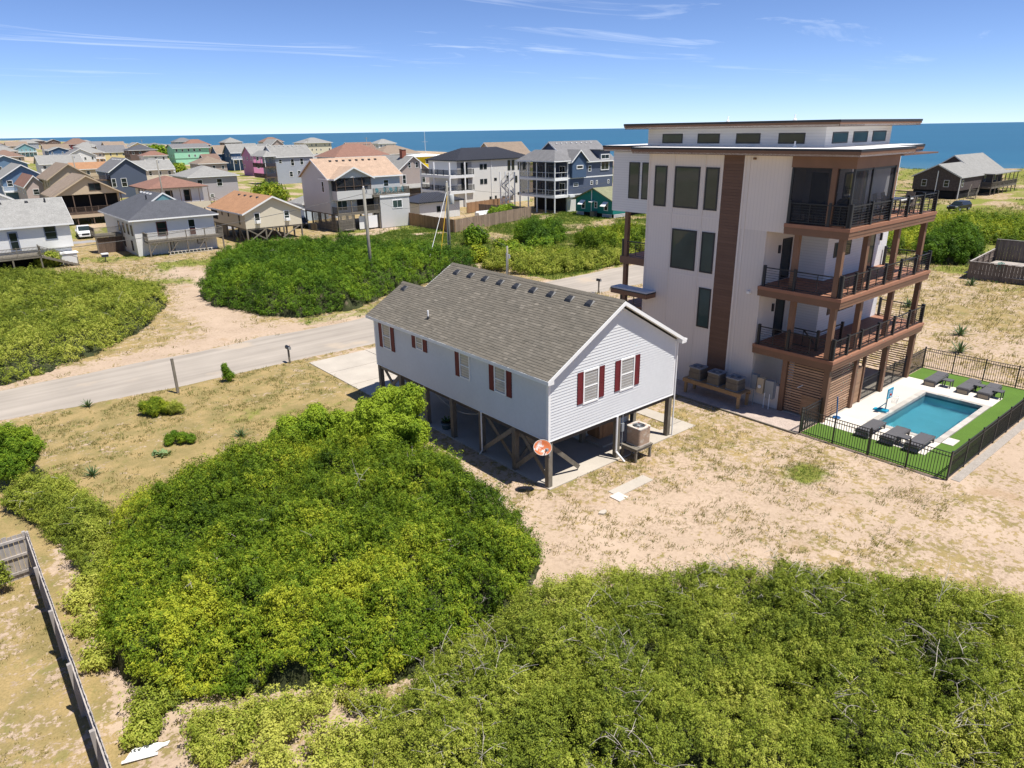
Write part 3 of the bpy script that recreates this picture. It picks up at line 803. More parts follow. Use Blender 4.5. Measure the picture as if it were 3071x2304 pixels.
# downspouts and electrics
cyl(P, 'downspout', WHITE, (4.22, -.05, 0.45), (4.22, -.05, ZB), 0.05); cyl(P, 'downspout', WHITE, (4.22, -.05, 0.46), (4.38, -.45, 0.03), 0.05)
cyl(P, 'downspout', WHITE, (-.04, 4.55, 0.25), (-.04, 4.55, ZB), 0.035); cyl(P, 'downspout', WHITE, (-.04, 4.55, 0.26), (-.1, 4.68, 0.02), 0.035)
cyl(P, 'downspout', WHITE, (8.36, -.06, 0.06), (8.36, -.06, 4.9), 0.035)
box(P, 'meter_box', STEEL, 4.56, 4.72, -.06, .03, 1.35, 1.75); cyl(P, 'conduit', STEEL, (4.64, -.02, .6), (4.64, -.02, 1.35), .02); cyl(P, 'conduit', STEEL, (4.64, -.02, 1.75), (4.64, -.02, 2.2), .02)
rope = MB(); rope.tube([(.3, 9.3 - 4.6 * s, 2.0 - 0.55 * math.sin(math.pi * s)) for s in np.linspace(0, 1, 12)], 0.015, 5)
rope.build('rope', mat('pale_rope', (.5, .47, .4), .9), P)
# slab, drive, walk and pads
def pad(name, label, x0, x1, y0, y1, h, m=CONC):
    o = box(None, name, m, x0, x1, y0, y1, -0.1, h); return tag(o, label, 'concrete', kind='structure')
pad('carport_slab', 'concrete slab under the stilt house', -0.02, 8.4, -0.12, 14.6, 0.05)
for i in range(2):
    for j in range(3):
        pad('driveway', 'pale concrete driveway panels between road and stilt house', -0.1 + i * 4.25, 4.11 + i * 4.25, 14.62 + j * 2.95, 17.53 + j * 2.95, 0.045)
pad('walkway', 'narrow concrete walk beside the stilt house', 9.35, 10.25, .75, 6.5, 0.04); pad('walkway', 'narrow concrete walk beside the stilt house', 8.42, 10.25, -.12, .72, 0.04)
pad('septic_slab', 'small concrete slab set in the sandy yard', 1.75, 4.0, -2.45, -1.85, 0.03)
pad('septic_lid', 'square concrete lid at the end of the yard slab', 1.45, 2.0, -2.75, -2.2, 0.05, CONC_L)
# satellite dish
D = thing('satellite_dish', 'rusty orange satellite dish on the corner post of the stilt house', 'satellite dish', (0.05, 0.02, 0.0), world=True)
RUST = mat('rusty_dish', (0.55, 0.53, 0.5), 0.7, 0.1, wear=((0.46, 0.125, 0.04), 2.6, 0.40))
n = Vector((-0.25, -0.72, 0.64)).normalized(); c = Vector((-.42, -.08, 2.12))
ux = n.cross(Vector((0, 0, 1))).normalized(); uy = ux.cross(n)
v = []; f = []
for i in range(7):
    r_ = i / 6
    for k in range(28):
        an = 2 * math.pi * k / 28
        v.append(c + (ux * math.cos(an) * .39 + uy * math.sin(an) * .33) * r_ + n * (0.10 * r_ * r_ - .05))
for i in range(6):
    for k in range(28): f.append((i * 28 + k, i * 28 + (k + 1) % 28, (i + 1) * 28 + (k + 1) % 28, (i + 1) * 28 + k))
dish = mesh(D, 'reflector', RUST, v, f, True)
sm_ = dish.modifiers.new('thick', 'SOLIDIFY'); sm_.thickness = 0.02
rim = MB(); rim.tube([c + ux * math.cos(a) * .395 + uy * math.sin(a) * .335 + n * .05 for a in np.linspace(0, 2 * math.pi, 29)], 0.013, 5); rim.build('rim', mat('dish_rim', (.5, .45, .4), .6), D)
cyl(D, 'arm', RUST, c - uy * .3 + n * .05, c - uy * .2 + n * .42, .022); box(D, 'receiver', STEEL, *[q for k in range(3) for q in ((c - uy * .22 + n * .45)[k] - .05, (c - uy * .22 + n * .45)[k] + .05)])
cyl(D, 'mount', RUST, c - n * .04, (0.06, 0.02, 1.75), .03); cyl(D, 'mount', STEEL, (0.06, .0, 1.55), (0.06, .0, 1.95), .035)
# air conditioner on a wooden stand
S = thing('equipment_stand', 'weathered wooden stand under the rusty air conditioner', 'stand', (5.2, -.4, 0), world=True)
for x in (4.72, 5.72):
    for y in (-.82, -.02): box(S, 'leg', WOOD_G, x - .05, x + .05, y - .05, y + .05, 0, .62)
for i in range(8): box(S, 'plank', WOOD_G, 4.64 + i * .147, 4.775 + i * .147, -.92, .08, .66, .70)
for y in (-.87, .03): box(S, 'rail', WOOD_G, 4.66, 5.78, y - .025, y + .025, .54, .657)
box(S, 'rail', WOOD_G, 4.64, 4.68, -.84, 0, .54, .655); box(S, 'rail', WOOD_G, 5.76, 5.8, -.84, 0, .54, .655)
def ac_unit(name, label, x, y, z, w, h, sm__, tm, fanm, group=None, ribs=10):
    A = thing(name, label, 'air conditioner', (x, y, z), group=group)
    b_ = MB()
    r_ = w / 2
    def ringp(rr, cr=0.09, n=4):
        pts = []
        for cx, cy, a0 in ((1, 1, 0), (-1, 1, 90), (-1, -1, 180), (1, -1, 270)):
            for k in range(n + 1):
                a = R(a0 + 90 * k / n); pts.append((cx * (rr - cr) + cr * math.cos(a), cy * (rr - cr) + cr * math.sin(a)))
        return pts
    for i in range(ribs):
        z0 = 0.04 + (h - .1) * i / ribs; z1 = 0.04 + (h - .1) * (i + .62) / ribs; z2 = 0.04 + (h - .1) * (i + 1) / ribs
        b_.prism(ringp(r_ * .97), 'z', z0, z1); b_.prism(ringp(r_ * .92), 'z', z1 + .001, z2)
    fixn(b_.build('casing', sm__, A))
    fixn(MB().prism(ringp(r_), 'z', 0, .038).build('base_pan', tm, A))
    top = MB(); o_ = ringp(r_ * 1.0); i_ = [(math.cos(R(360 * (k + .5) / 20 )) * r_ * .74, math.sin(R(360 * (k + .5) / 20)) * r_ * .74) for k in range(20)]
    v = [(a, c, h) for a, c in o_] + [(a, c, h) for a, c in i_] + [(a, c, h - .058) for a, c in o_] + [(a, c, h - .05) for a, c in i_]
    n = 20
    fixn(mesh(A, 'top_rim', tm, v, [(k, (k + 1) % n, n + (k + 1) % n, n + k) for k in range(n)] + [(2 * n + k, 2 * n + (k + 1) % n, (k + 1) % n, k) for k in range(n)] + [(n + k, n + (k + 1) % n, 3 * n + (k + 1) % n, 3 * n + k) for k in range(n)]))
    cyl(A, 'fan_well', fanm, (0, 0, h - .09), (0, 0, h - .06), r_ * .76, 20)
    g = MB()
    for rr in (.2, .36, .52, .68): g.tube([(math.cos(a) * rr * r_, math.sin(a) * rr * r_, h - .01) for a in np.linspace(0, 2 * math.pi, 17)], .006, 4)
    for k in range(6): g.bar((0, 0, h - .012), (math.cos(k * math.pi / 3) * r_ * .75, math.sin(k * math.pi / 3) * r_ * .75, h - .012), .012, .012)
    g.build('grille', STEEL, A)
    cyl(A, 'fan_hub', STEEL, (0, 0, h - .07), (0, 0, h - .005), .07)
    return A
rusty = mat('rusty_tan_casing', (0.40, 0.29, 0.21), 0.7, 0.15, 4, wear=((0.50, 0.44, 0.36), 3.0, 0.55))
ac_unit('air_conditioner', 'rust stained tan air conditioner on wooden stand by the stilt house', 5.32, -.42, .705, .82, .88, rusty, mat('tan_top', (.55, .5, .44), .6, .1, 3, wear=((.3, .13, .08), 4, .55)), mat('rusty_fan', (.2, .07, .05), .8, .2))
W2 = thing('flower_tub', 'green half barrel planter standing on the slab under the stilt house', 'planter', (.45, 8.2, .05))
cyl(W2, 'tub', mat('faded_green_tub', (.07, .11, .12), .7), (0, 0, 0), (0, 0, .36), .22, 16, .29)
cyl(W2, 'hoop', STEEL, (0, 0, .26), (0, 0, .30), .285, 16)
cyl(W2, 'soil', mat('soil', (.03, .025, .02), .95), (0, 0, .3), (0, 0, .37), .26, 16)
for i in range(14):
    a = i * 2.4; beam(W2, 'leaf', mat('tub_leaf', (.06, .12, .03), .6), (.1 * math.cos(a), .1 * math.sin(a), .36), (.25 * math.cos(a), .25 * math.sin(a), .5 + .05 * (i % 3)), .07, .01)
# ================================================================== TALL WHITE HOUSE
XA = 15.3
P = thing('modern_house', 'tall white modern house with brown decks and flat white roofs beside the pool', 'house', (XA, -1.75, 0), world=True)
Z1, Z2, Z3, ZR = 3.45, 6.62, 9.95, 13.12
YN = 7.9
def wp(m, *a, name='wall'): return box(P, name, m, *a)
# stair tower and west wall (plane X = XA) with battens
wp(T_WHITE, XA, XA + .2, 2.88, YN, 0, ZR)
wp(T_WHITE, XA, XA + .2, 0.0, 1.65, 0, Z3 - .55); wp(T_WHITE, XA, XA + .2, -1.1, 1.65, Z3 - .55, ZR)
wp(T_PLAIN, XA, XA + .2, -1.72, 0.0, 0, 1.35)
k = 0
z = 0.0
while z < ZR - .01:                                                   # brown cladding boards
    z1 = min(z + .158, ZR)
    box(P, 'cladding_board', BROWN_D, XA - .012 - .004 * (k % 2), XA + .2, 1.655, 2.875, z + .006, z1); z = z1; k += 1
for y in (7.85, 6.1, 4.05, 2.93, 1.6, 1.35): box(P, 'batten', T_PLAIN, XA - .025, XA - .002, y - .05, y + .05, 0, ZR - .01)
for zz in (9.75, 6.4): box(P, 'band', T_PLAIN, XA - .012, XA - .001, 2.96, YN - .06, zz, zz + .1)
# body
wp(T_LAP, XA + .2, 25.7, YN - .2, YN, 2.9, ZR); wp(T_LAP, 25.6, 25.8, -1.75, YN, 2.9, ZR)
wp(T_WHITE, XA + .2, 17.2, YN - .2, YN + .002, 0, 2.9)
wp(T_LAP, 17.0, 17.2, YN, 12.2, 9.45, ZR); wp(T_LAP, 17.2, 25.8, 12.0, 12.2, 9.45, ZR); wp(T_PLAIN, 17.2, 25.6, YN, 12, 9.46, 9.6)
wp(T_LAP, 18.5, 18.7, -1.75, 0.0, Z1 - .1, ZR - .001); wp(T_LAP, 18.7, 25.6, -1.75, -1.55, Z1 - .1, ZR - .002)
wp(T_PLAIN, XA + .2, 18.6, 0.0, 0.2, Z1 - .1, Z3 - .5); wp(T_PLAIN, XA + .2, 18.6, 0.001, .2, Z3, ZR - .003)
wp(T_PLAIN, XA + .2, 25.6, .2, .4, 0, 2.9)
for zz in (2.92, Z2 - .2, Z3 - .2): box(P, 'floor_slab', T_PLAIN, XA + .21, 25.59, -1.54, YN - .21, zz, zz + .18)
# windows of the west wall
for y0, y1, z0, z1 in ((6.55, 7.42, 10.2, 12.45), (4.32, 6.0, 10.2, 12.45), (3.1, 3.95, 10.2, 12.45), (4.25, 5.95, 6.76, 9.02), (3.05, 3.9, 6.76, 9.02), (2.98, 3.82, 3.6, 5.9)):
    window(P, 'x', XA, (y0 + y1) / 2, z0, y1 - y0, z1 - z0, BLACK, GLASS_G, .085, '1', .035)
for y0, y1 in ((10.0, 10.85), (8.95, 9.8), (7.95, 8.7)): window(P, 'x', 17.0, (y0 + y1) / 2, 10.3, y1 - y0, 2.2, BLACK, GLASS_G, .07, '1', .03)
# windows and doors of the south wall
window(P, 'y', -1.75, 20.2, 7.75, 1.9, .8, BLACK, GLASS_G, .07, 'v', .03); window(P, 'y', -1.75, 21.0, 4.55, 3.1, .95, BLACK, GLASS_G, .07, 'v', .03); window(P, 'y', -1.75, 24.4, 4.9, 1.1, .5, BLACK, GLASS_G, .07, '1', .03)
for x0, z0 in ((23.6, Z2),): window(P, 'y', -1.75, x0, z0 + .02, 1.0, 2.2, BLACK, GLASS_G, .09, '1', .04, name='door')
window(P, 'y', -1.75, 20.6, Z3 + .02, 2.6, 2.2, BLACK, GLASS, .09, 'v', .04, name='door'); window(P, 'x', 18.5, -.85, Z3 + .02, .9, 2.2, BLACK, GLASS, .09, '1', .04, name='door')
window(P, 'y', 0.0, 17.5, Z1 + .02, .95, 2.2, BLACK, GLASS, .09, '1', .04, name='door'); window(P, 'y', 0.0, 17.5, Z2 + .02, .95, 2.2, BLACK, GLASS, .09, '1', .04, name='door')
for x, z in ((16.7, Z1 + 1.5), (16.7, Z2 + 1.5)): box(P, 'wall_lamp', BLACK, x - .06, x + .06, -.1, -.002, z, z + .42)
for z in (Z2 + 1.5,): box(P, 'wall_lamp', BLACK, 24.75, 24.87, -1.85, -1.753, z, z + .42)
for x, y, z in ((22.5, -1.8, 5.0), (20.1, -1.8, 4.2)): cyl(P, 'wall_vent', BLACK, (x, y, z), (x, y + .045, z), .09)
box(P, 'flood_light', WHITE, XA - .14, XA - .002, .55, .72, 6.05, 6.18); box(P, 'camera', BROWN, XA - .12, XA - .002, 1.0, 1.12, 12.9, 13.0)
# decks: rim boards, floor boards, posts
def deck(z, x0, x1, y0, y1, step=.142):
    n = int((y1 - y0) / step)
    for i in range(n): box(P, 'deck_board', DECKB, x0 + .04, x1 - .04, y0 + .05 + i * step, y0 + .05 + i * step + step - .008, z - .035, z)
    box(P, 'joist_deck', BROWN_D, x0 + .05, x1 - .05, y0 + .06, y1, z - .30, z - .04)
    for k, (d, h0, h1) in enumerate(((0.0, .17, .0), (.03, .36, .172), (.05, .52, .362))):
        m_ = DECKB if k == 0 else BROWN
        box(P, 'rim_board', m_, x0 + d, x1 - d, y0 + d, y0 + d + .04, z - h0, z - h1)
        box(P, 'rim_board', m_, x0 + d, x0 + d + .04, y0 + d + .041, y1, z - h0, z - h1)
        box(P, 'rim_board', m_, x1 - d - .04, x1 - d, y0 + d + .041, y1, z - h0, z - h1)
D_ = {1: (Z1, 15.05, 26.1, -4.5, -.02), 2: (Z2, 14.95, 25.6, -4.48, -.02), 3: (Z3, 14.85, 25.0, -4.45, -1.15)}
for k, (z, x0, x1, y0, y1) in D_.items(): deck(z, x0, x1, y0, y1 if k < 3 else -1.15)
for x in (15.42, 18.4, 22.1, 25.7):
    box(P, 'post', BROWN, x - .14, x + .14, -4.3, -4.02, 0, Z1 - .53)
for x in (15.25, 18.0, 21.7, 25.3): box(P, 'post', BROWN, x - .13, x + .13, -4.2, -3.94, Z1 + .01, Z2 - .53)
for x in (15.15, 17.7, 21.2, 24.6): box(P, 'post', BROWN, x - .13, x + .13, -4.18, -3.92, Z2 + .01, Z3 - .53)
for y, za, zb in ((-1.9, 0, Z1 - .53), (-1.9, Z1, Z2 - .53), (-1.7, Z2, Z3 - .53)): box(P, 'post', BROWN, 15.24, 15.5, y - .13, y + .13, za, zb)
box(P, 'post', BROWN, 14.98, 15.24, -3.42, -3.16, Z3 + .01, 12.6)
def cable_rail(p, q, z, posts, h=1.0, kids=True):
    """black railing: posts, top rail, thin horizontal bars and one slim upright per bay"""
    p = Vector(p); q = Vector(q); d = q - p
    pts = [p + d * t_ for t_ in posts]
    for a in pts: box(P, 'rail_post', BLACK, a.x - .065, a.x + .065, a.y - .065, a.y + .065, z, z + h + .1)
    for a, c in zip(pts[:-1], pts[1:]):
        f_ = beam(P, 'top_rail', BLACK, (a.x, a.y, z + h - .02), (c.x, c.y, z + h - .02), .06, .05)
        beam(P, 'bottom_rail', BLACK, (a.x, a.y, z + .1), (c.x, c.y, z + .1), .04, .04)
        for i in range(6): beam(P, 'rail_bar', BLACK, (a.x, a.y, z + .22 + i * .125), (c.x, c.y, z + .22 + i * .125), .016, .016)
        m = (a + c) / 2; beam(P, 'baluster', BLACK, (m.x, m.y, z + .1), (m.x, m.y, z + h - .04), .035, .035)
six = [0, .135, .27, .455, .635, .82, 1]
cable_rail((15.2, -4.36), (25.95, -4.36), Z1, six); cable_rail((15.1, -4.34), (25.45, -4.34), Z2, six)
cable_rail((15.0, -4.32), (24.85, -4.32), Z3, [0, .21, .42, .63, .82, 1])
cable_rail((15.2, -.25), (15.2, -4.3), Z1, [0, .42, 1]); cable_rail((15.1, -.25), (15.1, -4.28), Z2, [0, .42, 1]); cable_rail((15.0, -1.3), (15.0, -4.26), Z3, [0, .68, 1])
cable_rail((25.95, -1.9), (25.95, -4.3), Z1, [0, 1]); cable_rail((25.45, -1.9), (25.45, -4.28), Z2, [0, 1]); cable_rail((24.85, -1.9), (24.85, -4.26), Z3, [0, 1])
# stair well rail on the lowest deck
cable_rail((16.2, -1.4), (16.2, -3.0), Z1, [0, 1]); cable_rail((16.2, -3.0), (18.8, -3.0), Z1, [0, 1])
beam(P, 'stair_rail', BLACK, (16.3, -2.2, Z1 + .9), (18.6, -2.2, Z1 - .9), .06, .06)
# screened porch at the top: header, screens, frames
box(P, 'porch_header', BROWN, 15.0, 15.16, -4.1, -1.12, 12.6, ZR - .002); box(P, 'porch_header', BROWN, 15.0, 19.5, -4.26, -4.1, 12.6, ZR - .004)
box(P, 'porch_ceiling', BROWN_D, 15.17, 24.6, -4.09, -1.76, ZR - .12, ZR - .05)
SCR = screen_mat('insect_screen', (0.02, 0.023, 0.03), 0.52)
box(P, 'screen', SCR, 15.07, 15.08, -4.05, -1.15, Z3 + .02, 12.6); box(P, 'screen', SCR, 15.1, 19.3, -4.19, -4.18, Z3 + .02, 12.6)
for x in (15.05, 16.9, 19.3): box(P, 'screen_frame', BLACK, x - .05, x + .05, -4.24, -4.14, Z3 + .01, 12.6)
for y in (-1.2,): box(P, 'screen_frame', BLACK, 15.03, 15.12, y - .05, y + .05, Z3 + .01, 12.6)
box(P, 'screen_frame', BLACK, 15.1, 19.3, -4.21, -4.17, 12.5, 12.6); box(P, 'post', BROWN, 19.35, 19.6, -4.22, -3.97, Z3 + .01, 12.6); box(P, 'post', BROWN, 20.9, 21.15, -1.95, -1.76, Z3 + .01, ZR - .06)
# roofs
def flat_roof(x0, x1, y0, y1, z0, z1):
    box(P, 'roof', MEMB, x0 + .05, x1 - .05, y0 + .05, y1 - .05, z1 - .06, z1 + .015)
    box(P, 'soffit', T_PLAIN, x0 + .06, x1 - .06, y0 + .06, y1 - .06, z0 + .02, z1 - .062)
    for k, (d, a, c) in enumerate(((0, z1 - .09, z1 + .01), (.02, z0 + .10, z1 - .092), (.06, z0, z0 + .098))):
        m_ = BLACK if k == 0 else BROWN
        box(P, 'fascia', m_, x0 + d, x1 - d, y0 + d, y0 + d + .04, a, c); box(P, 'fascia', m_, x0 + d, x1 - d, y1 - d - .04, y1 - d, a, c)
        box(P, 'fascia', m_, x0 + d, x0 + d + .04, y0 + d + .041, y1 - d - .041, a, c); box(P, 'fascia', m_, x1 - d - .04, x1 - d, y0 + d + .041, y1 - d - .041, a, c)
flat_roof(14.5, 20.35, -4.6, 8.65, ZR, 13.45)
flat_roof(16.7, 22.5, 8.652, 12.9, ZR + .02, 13.47)
flat_roof(20.352, 24.0, -3.6, 8.65, ZR + .01, 13.46)
XC = 17.1
for a in ((XC, XC + .15, -1.55, 9.55), (24.3, 24.45, -1.55, 9.55)): wp(T_LAP, a[0], a[1], a[2], a[3], 13.45, 14.42)
wp(T_LAP, XC + .15, 24.3, -1.55, -1.4, 13.451, 14.42); wp(T_LAP, XC + .15, 24.3, 9.4, 9.55, 13.451, 14.42)
for y0, y1 in ((7.0, 8.45), (4.5, 5.95), (2.0, 3.45), (-.5, .95)): window(P, 'x', XC, (y0 + y1) / 2, 13.62, y1 - y0, .52, BLACK, GLASS_G, .06, '1', .03)
for x0, x1 in ((17.8, 19.4), (20.0, 21.6), (22.2, 23.8)): window(P, 'y', -1.55, (x0 + x1) / 2, 13.62, x1 - x0, .54, BLACK, GLASS_G, .06, '1', .03)
flat_roof(15.9, 25.2, -2.8, 10.5, 14.42, 14.72)
for x, y, z in ((18.5, 5.0, 14.72), (18.6, 1.0, 14.72), (16.0, -.6, 13.45)):
    cyl(P, 'roof_pipe', WHITE, (x, y, z), (x, y, z + .14), .12, 12, .05); cyl(P, 'roof_pipe', WHITE, (x, y, z + .14), (x, y, z + .32), .035)
# porch, posts and decks at the far left corner
for z in (Z2, Z1):
    box(P, 'porch_deck', DECKB, 17.0, 21.0, YN + .05, 11.2, z - .04, z); box(P, 'rim_board', BROWN, 16.9, 16.98, YN + .02, 11.2, z - .45, z); box(P, 'rim_board', BROWN, 16.9, 21, 11.2, 11.28, z - .45, z)
for z0, z1 in ((0, Z1 - .45), (Z1, Z2 - .45), (Z2, 9.45)): box(P, 'post', BROWN, 16.95, 17.21, 10.75, 11.01, z0, z1)
for z in (Z1, Z2): cable_rail((17.0, 8.1), (17.0, 11.1), z, [0, .3, 1])
# entry canopy
box(P, 'canopy', mat('pale_canopy_top', (.55, .57, .6), .5, .05), 14.4, XA - .001, 6.9, 9.75, 5.12, 5.2); box(P, 'canopy_fascia', BLACK, 14.38, XA - .001, 6.88, 9.77, 5.06, 5.118); box(P, 'canopy_fascia', BROWN, 14.4, XA - .001, 6.9, 9.75, 4.8, 5.058)
# ground floor slat screens
box(P, 'foundation', CONC, XA, 25.6, -4.2, YN, 0.0, .06)
box(P, 'storage_wall', mat('storage_wall', (.10, .08, .07), .8), XA + .6, XA + .63, -3.6, -2.1, .07, Z1 - .6); box(P, 'storage_wall', MATS['storage_wall'], XA + .63, 18.2, -3.63, -3.6, .07, Z1 - .6)
for i in range(21):
    z = .16 + i * .142
    if z > Z1 - .62: break
    off = .0 if i % 3 else .012
    box(P, 'slat', SLAT, XA + .08 + off, XA + .11 + off, -3.99, -2.05, z, z + .085)
    box(P, 'slat', SLAT, 15.58, 18.24, -4.16 + off, -4.13 + off, z, z + .085)
    if z < 1.75 or i % 2 == 0: box(P, 'slat', SLAT, 26.0, 26.03, -3.9, .3, z, z + .06)
for i in range(14): box(P, 'gate_board', mat('tan_gate_board', (.33, .2, .12), .7, .12, 2, rnd=.15), 18.6, 19.45, -4.15, -4.12, .12 + i * .15, .262 + i * .15)
for i in range(9): box(P, 'slat_panel_board', MATS['tan_gate_board'], XA + .02, XA + .05, -3.95, -3.0, .12 + i * .128, .24 + i * .128)
for x in (19.55,): box(P, 'post', BROWN, x - .07, x + .07, -4.22, -4.06, 0, Z1 - .53)
box(P, 'shower_arm', WHITE, XA - .5, XA + .05, -3.0, -2.97, 1.75, 1.78)
# electrics on the west wall
for x, y0, y1, z0, z1, m_ in ((15.0, -.55, -.2, .95, 1.75, STEEL), (14.93, -.98, -.62, .82, 1.68, mat('beige_box', (.5, .4, .27), .6)), (15.0, -1.55, -1.05, .62, 1.62, STEEL)):
    box(P, 'electric_box', m_, x, XA - .001, y0, y1, z0, z1)
cyl(P, 'meter', WHITE, (14.92, -.8, 1.2), (14.86, -.8, 1.2), .09)
for y in (-.45, -1.1, -1.4): cyl(P, 'conduit', STEEL if y > -1 else WHITE, (14.98, y, 0), (14.98, y, .9), .025)
# ---- condensers on a timber stand
S = thing('condenser_stand', 'long new timber stand carrying three condensers along the white wall', 'stand', (14.25, 1.4, 0), world=True)
for x in (13.85, 14.7):
    for y in (-.25, 3.2): box(S, 'leg', WOOD_T, x - .07, x + .07, y - .07, y + .07, 0, .69)
box(S, 'beam', WOOD_T, 13.78, 13.83, -.4, 3.4, .68, .87); box(S, 'beam', WOOD_T, 14.72, 14.77, -.4, 3.4, .68, .87)
for i in range(26): box(S, 'plank', WOOD_T, 13.78, 14.77, -.4 + i * .146, -.262 + i * .146, .875, .905)
for i, (y, lb) in enumerate(((2.75, 'farthest of three grey condensers on the timber stand'), (1.5, 'middle grey condenser of three on the timber stand'), (.3, 'nearest of three grey condensers on the timber stand'))):
    ac_unit('condenser', lb, 14.3, y, .907, .82, .72, ACGREY, mat('grey_blue_top', (.2, .22, .25), .5), DARK, 'condensers on the timber stand', 1)
gvm = mat('pink_gravel', (.43, .35, .30), .95, .2, 2, .8, 60, fine=(22, .28))
o = box(None, 'gravel_bed', gvm, 13.12, XA - .005, -4.08, 9.5, -.1, .03); tag(o, 'bed of pinkish gravel along the white house', 'gravel', kind='structure')
Eg = thing('timber_edging', 'long thin timber edging of the gravel bed', 'edging', (13.06, 0, 0), world=True)
for i in range(6): box(Eg, 'timber', WOOD_G, 13.02, 13.1, -4.1 + i * 2.3, -1.82 + i * 2.3, -.05, .09)
# ================================================================== POOL
pool_x0, pool_x1, pool_y0, pool_y1 = 17.4, 23.82, -8.93, -6.04
tm = mat('artificial_turf', (.085, .16, .022), .95, .12, .8, .6, 90, fine=(40, .2))
def turf(lbl, x0, x1, y0, y1): tag(box(None, 'turf_lawn', tm, x0, x1, y0, y1, -.1, .035), lbl, 'turf', kind='structure')
turf('bright green turf strip inside the near pool fence', 13.4, 15.2, -10.75, -4.15)
turf('green turf strip behind the loungers at the far end of the pool', 25.9, 28.4, -10.75, -4.15)
turf('green turf strip along the right side of the pool', 15.202, 25.898, -10.75, -9.25)
def pd(x0, x1, y0, y1, z=.05): return tag(box(None, 'pool_deck', CONC_L, x0, x1, y0, y1, -.1, z), 'pale paving around the swimming pool', 'paving', kind='structure')
pd(15.202, pool_x0 - .3, -9.248, -4.2); pd(pool_x1 + .3, 25.898, -9.248, -4.2); pd(pool_x0 - .298, pool_x1 + .298, pool_y1 + .3, -4.2)
pd(17.2, 18.1, -9.75, -9.252, .06)
PO = thing('swimming_pool', 'rectangular swimming pool with turquoise water and stone coping', 'pool', ((pool_x0 + pool_x1) / 2, (pool_y0 + pool_y1) / 2, -1.4), world=True)
k = 0
def cop(x0, x1, y0, y1): box(PO, 'coping_stone', COPING, x0 + .003, x1 - .003, y0 + .003, y1 - .003, -.1, .068)
n = 11
for i in range(n):
    a, c = pool_x0 - .3 + i * (pool_x1 - pool_x0 + .6) / n, pool_x0 - .3 + (i + 1) * (pool_x1 - pool_x0 + .6) / n
    cop(a, c, pool_y1, pool_y1 + .3); cop(a, c, pool_y0 - .3, pool_y0)
for i in range(5):
    a, c = pool_y0 + i * (pool_y1 - pool_y0) / 5, pool_y0 + (i + 1) * (pool_y1 - pool_y0) / 5
    cop(pool_x0 - .3, pool_x0, a, c); cop(pool_x1, pool_x1 + .3, a, c)
plm = mat('pool_plaster', (.22, .50, .56), .7, .1, 1.0)
box(PO, 'pool_floor', plm, pool_x0, pool_x1, pool_y0, pool_y1, -1.5, -1.4)
tile = mat('waterline_tile', (.06, .12, .16), .3, .2, 12)
for a in ((pool_x0 - .1, pool_x0, pool_y0, pool_y1), (pool_x1, pool_x1 + .1, pool_y0, pool_y1), (pool_x0, pool_x1, pool_y0 - .1, pool_y0), (pool_x0, pool_x1, pool_y1, pool_y1 + .1)):
    box(PO, 'pool_wall', plm, *a, -1.5, -.32); box(PO, 'tile_band', tile, *a, -.319, -.101)
box(PO, 'step', plm, pool_x0, pool_x0 + .6, pool_y0, pool_y1, -1.4, -.5)
wm = bpy.data.materials.new('pool_water'); wm.use_nodes = True
t = wm.node_tree; b = t.nodes['Principled BSDF']; N = t.nodes.new; L = t.links.new; geo = N('ShaderNodeNewGeometry')
b.inputs['Base Color'].default_value = (.42, .80, .86, 1); b.inputs['Roughness'].default_value = .03; b.inputs['Transmission Weight'].default_value = 1; b.inputs['IOR'].default_value = 1.33
bp = N('ShaderNodeBump'); bp.inputs['Strength'].default_value = .35; bp.inputs['Distance'].default_value = .05; L(noise_node(3.5, 4, .6), bp.inputs['Height']); L(bp.outputs[0], b.inputs['Normal'])
mesh(PO, 'water', wm, [(pool_x0, pool_y0, -.16), (pool_x1, pool_y0, -.16), (pool_x1, pool_y1, -.16), (pool_x0, pool_y1, -.16)], [(0, 1, 2, 3)])
# the ground under the pool is opened
_g = go.data
co_ = np.empty(len(_g.vertices) * 3, np.float32); _g.vertices.foreach_get('co', co_); co_ = co_.reshape(-1, 3)
inside = (co_[:, 0] > pool_x0 - .9) & (co_[:, 0] < pool_x1 + .9) & (co_[:, 1] > pool_y0 - .9) & (co_[:, 1] < pool_y1 + .9)
co_[inside, 2] = -1.8; _g.vertices.foreach_set('co', co_.ravel()); _g.update()
# ---- black picket fence, one run at a time
def picket_fence(label, pts, h=1.32, bay=None, gap=.118):
    F = thing('pool_fence', label, 'fence', (pts[0][0], pts[0][1], 0), world=True, group='black metal fence around the pool')
    for (xa, ya), (xb, yb) in zip(pts[:-1], pts[1:]):
        p = Vector((xa, ya)); q = Vector((xb, yb)); L_ = (q - p).length; d = (q - p) / L_
        nb = max(1, round(L_ / 1.85)); 
        for i in range(nb + 1):
            a = p + d * L_ * i / nb
            if i > 0 or (xa, ya) == pts[0]: box(F, 'post', BLACK, a.x - .03, a.x + .03, a.y - .03, a.y + .03, 0, h + .06)
        for zz in (h - .03, h - .2, .14): beam(F, 'rail', BLACK, (p.x, p.y, zz), (q.x, q.y, zz), .035, .03)
        k = int(L_ / gap)
        for i in range(1, k):
            a = p + d * L_ * i / k
            box(F, 'picket', BLACK, a.x - .011, a.x + .011, a.y - .011, a.y + .011, .06, h - .012)
    return F
picket_fence('black picket fence along the near end of the pool lawn', [(13.36, -4.1), (13.36, -10.84)])
picket_fence('black picket fence along the right side of the pool', [(13.42, -10.84), (28.45, -10.84)])
picket_fence('black picket fence behind the loungers at the far pool end', [(28.45, -10.78), (28.45, -4.1)])
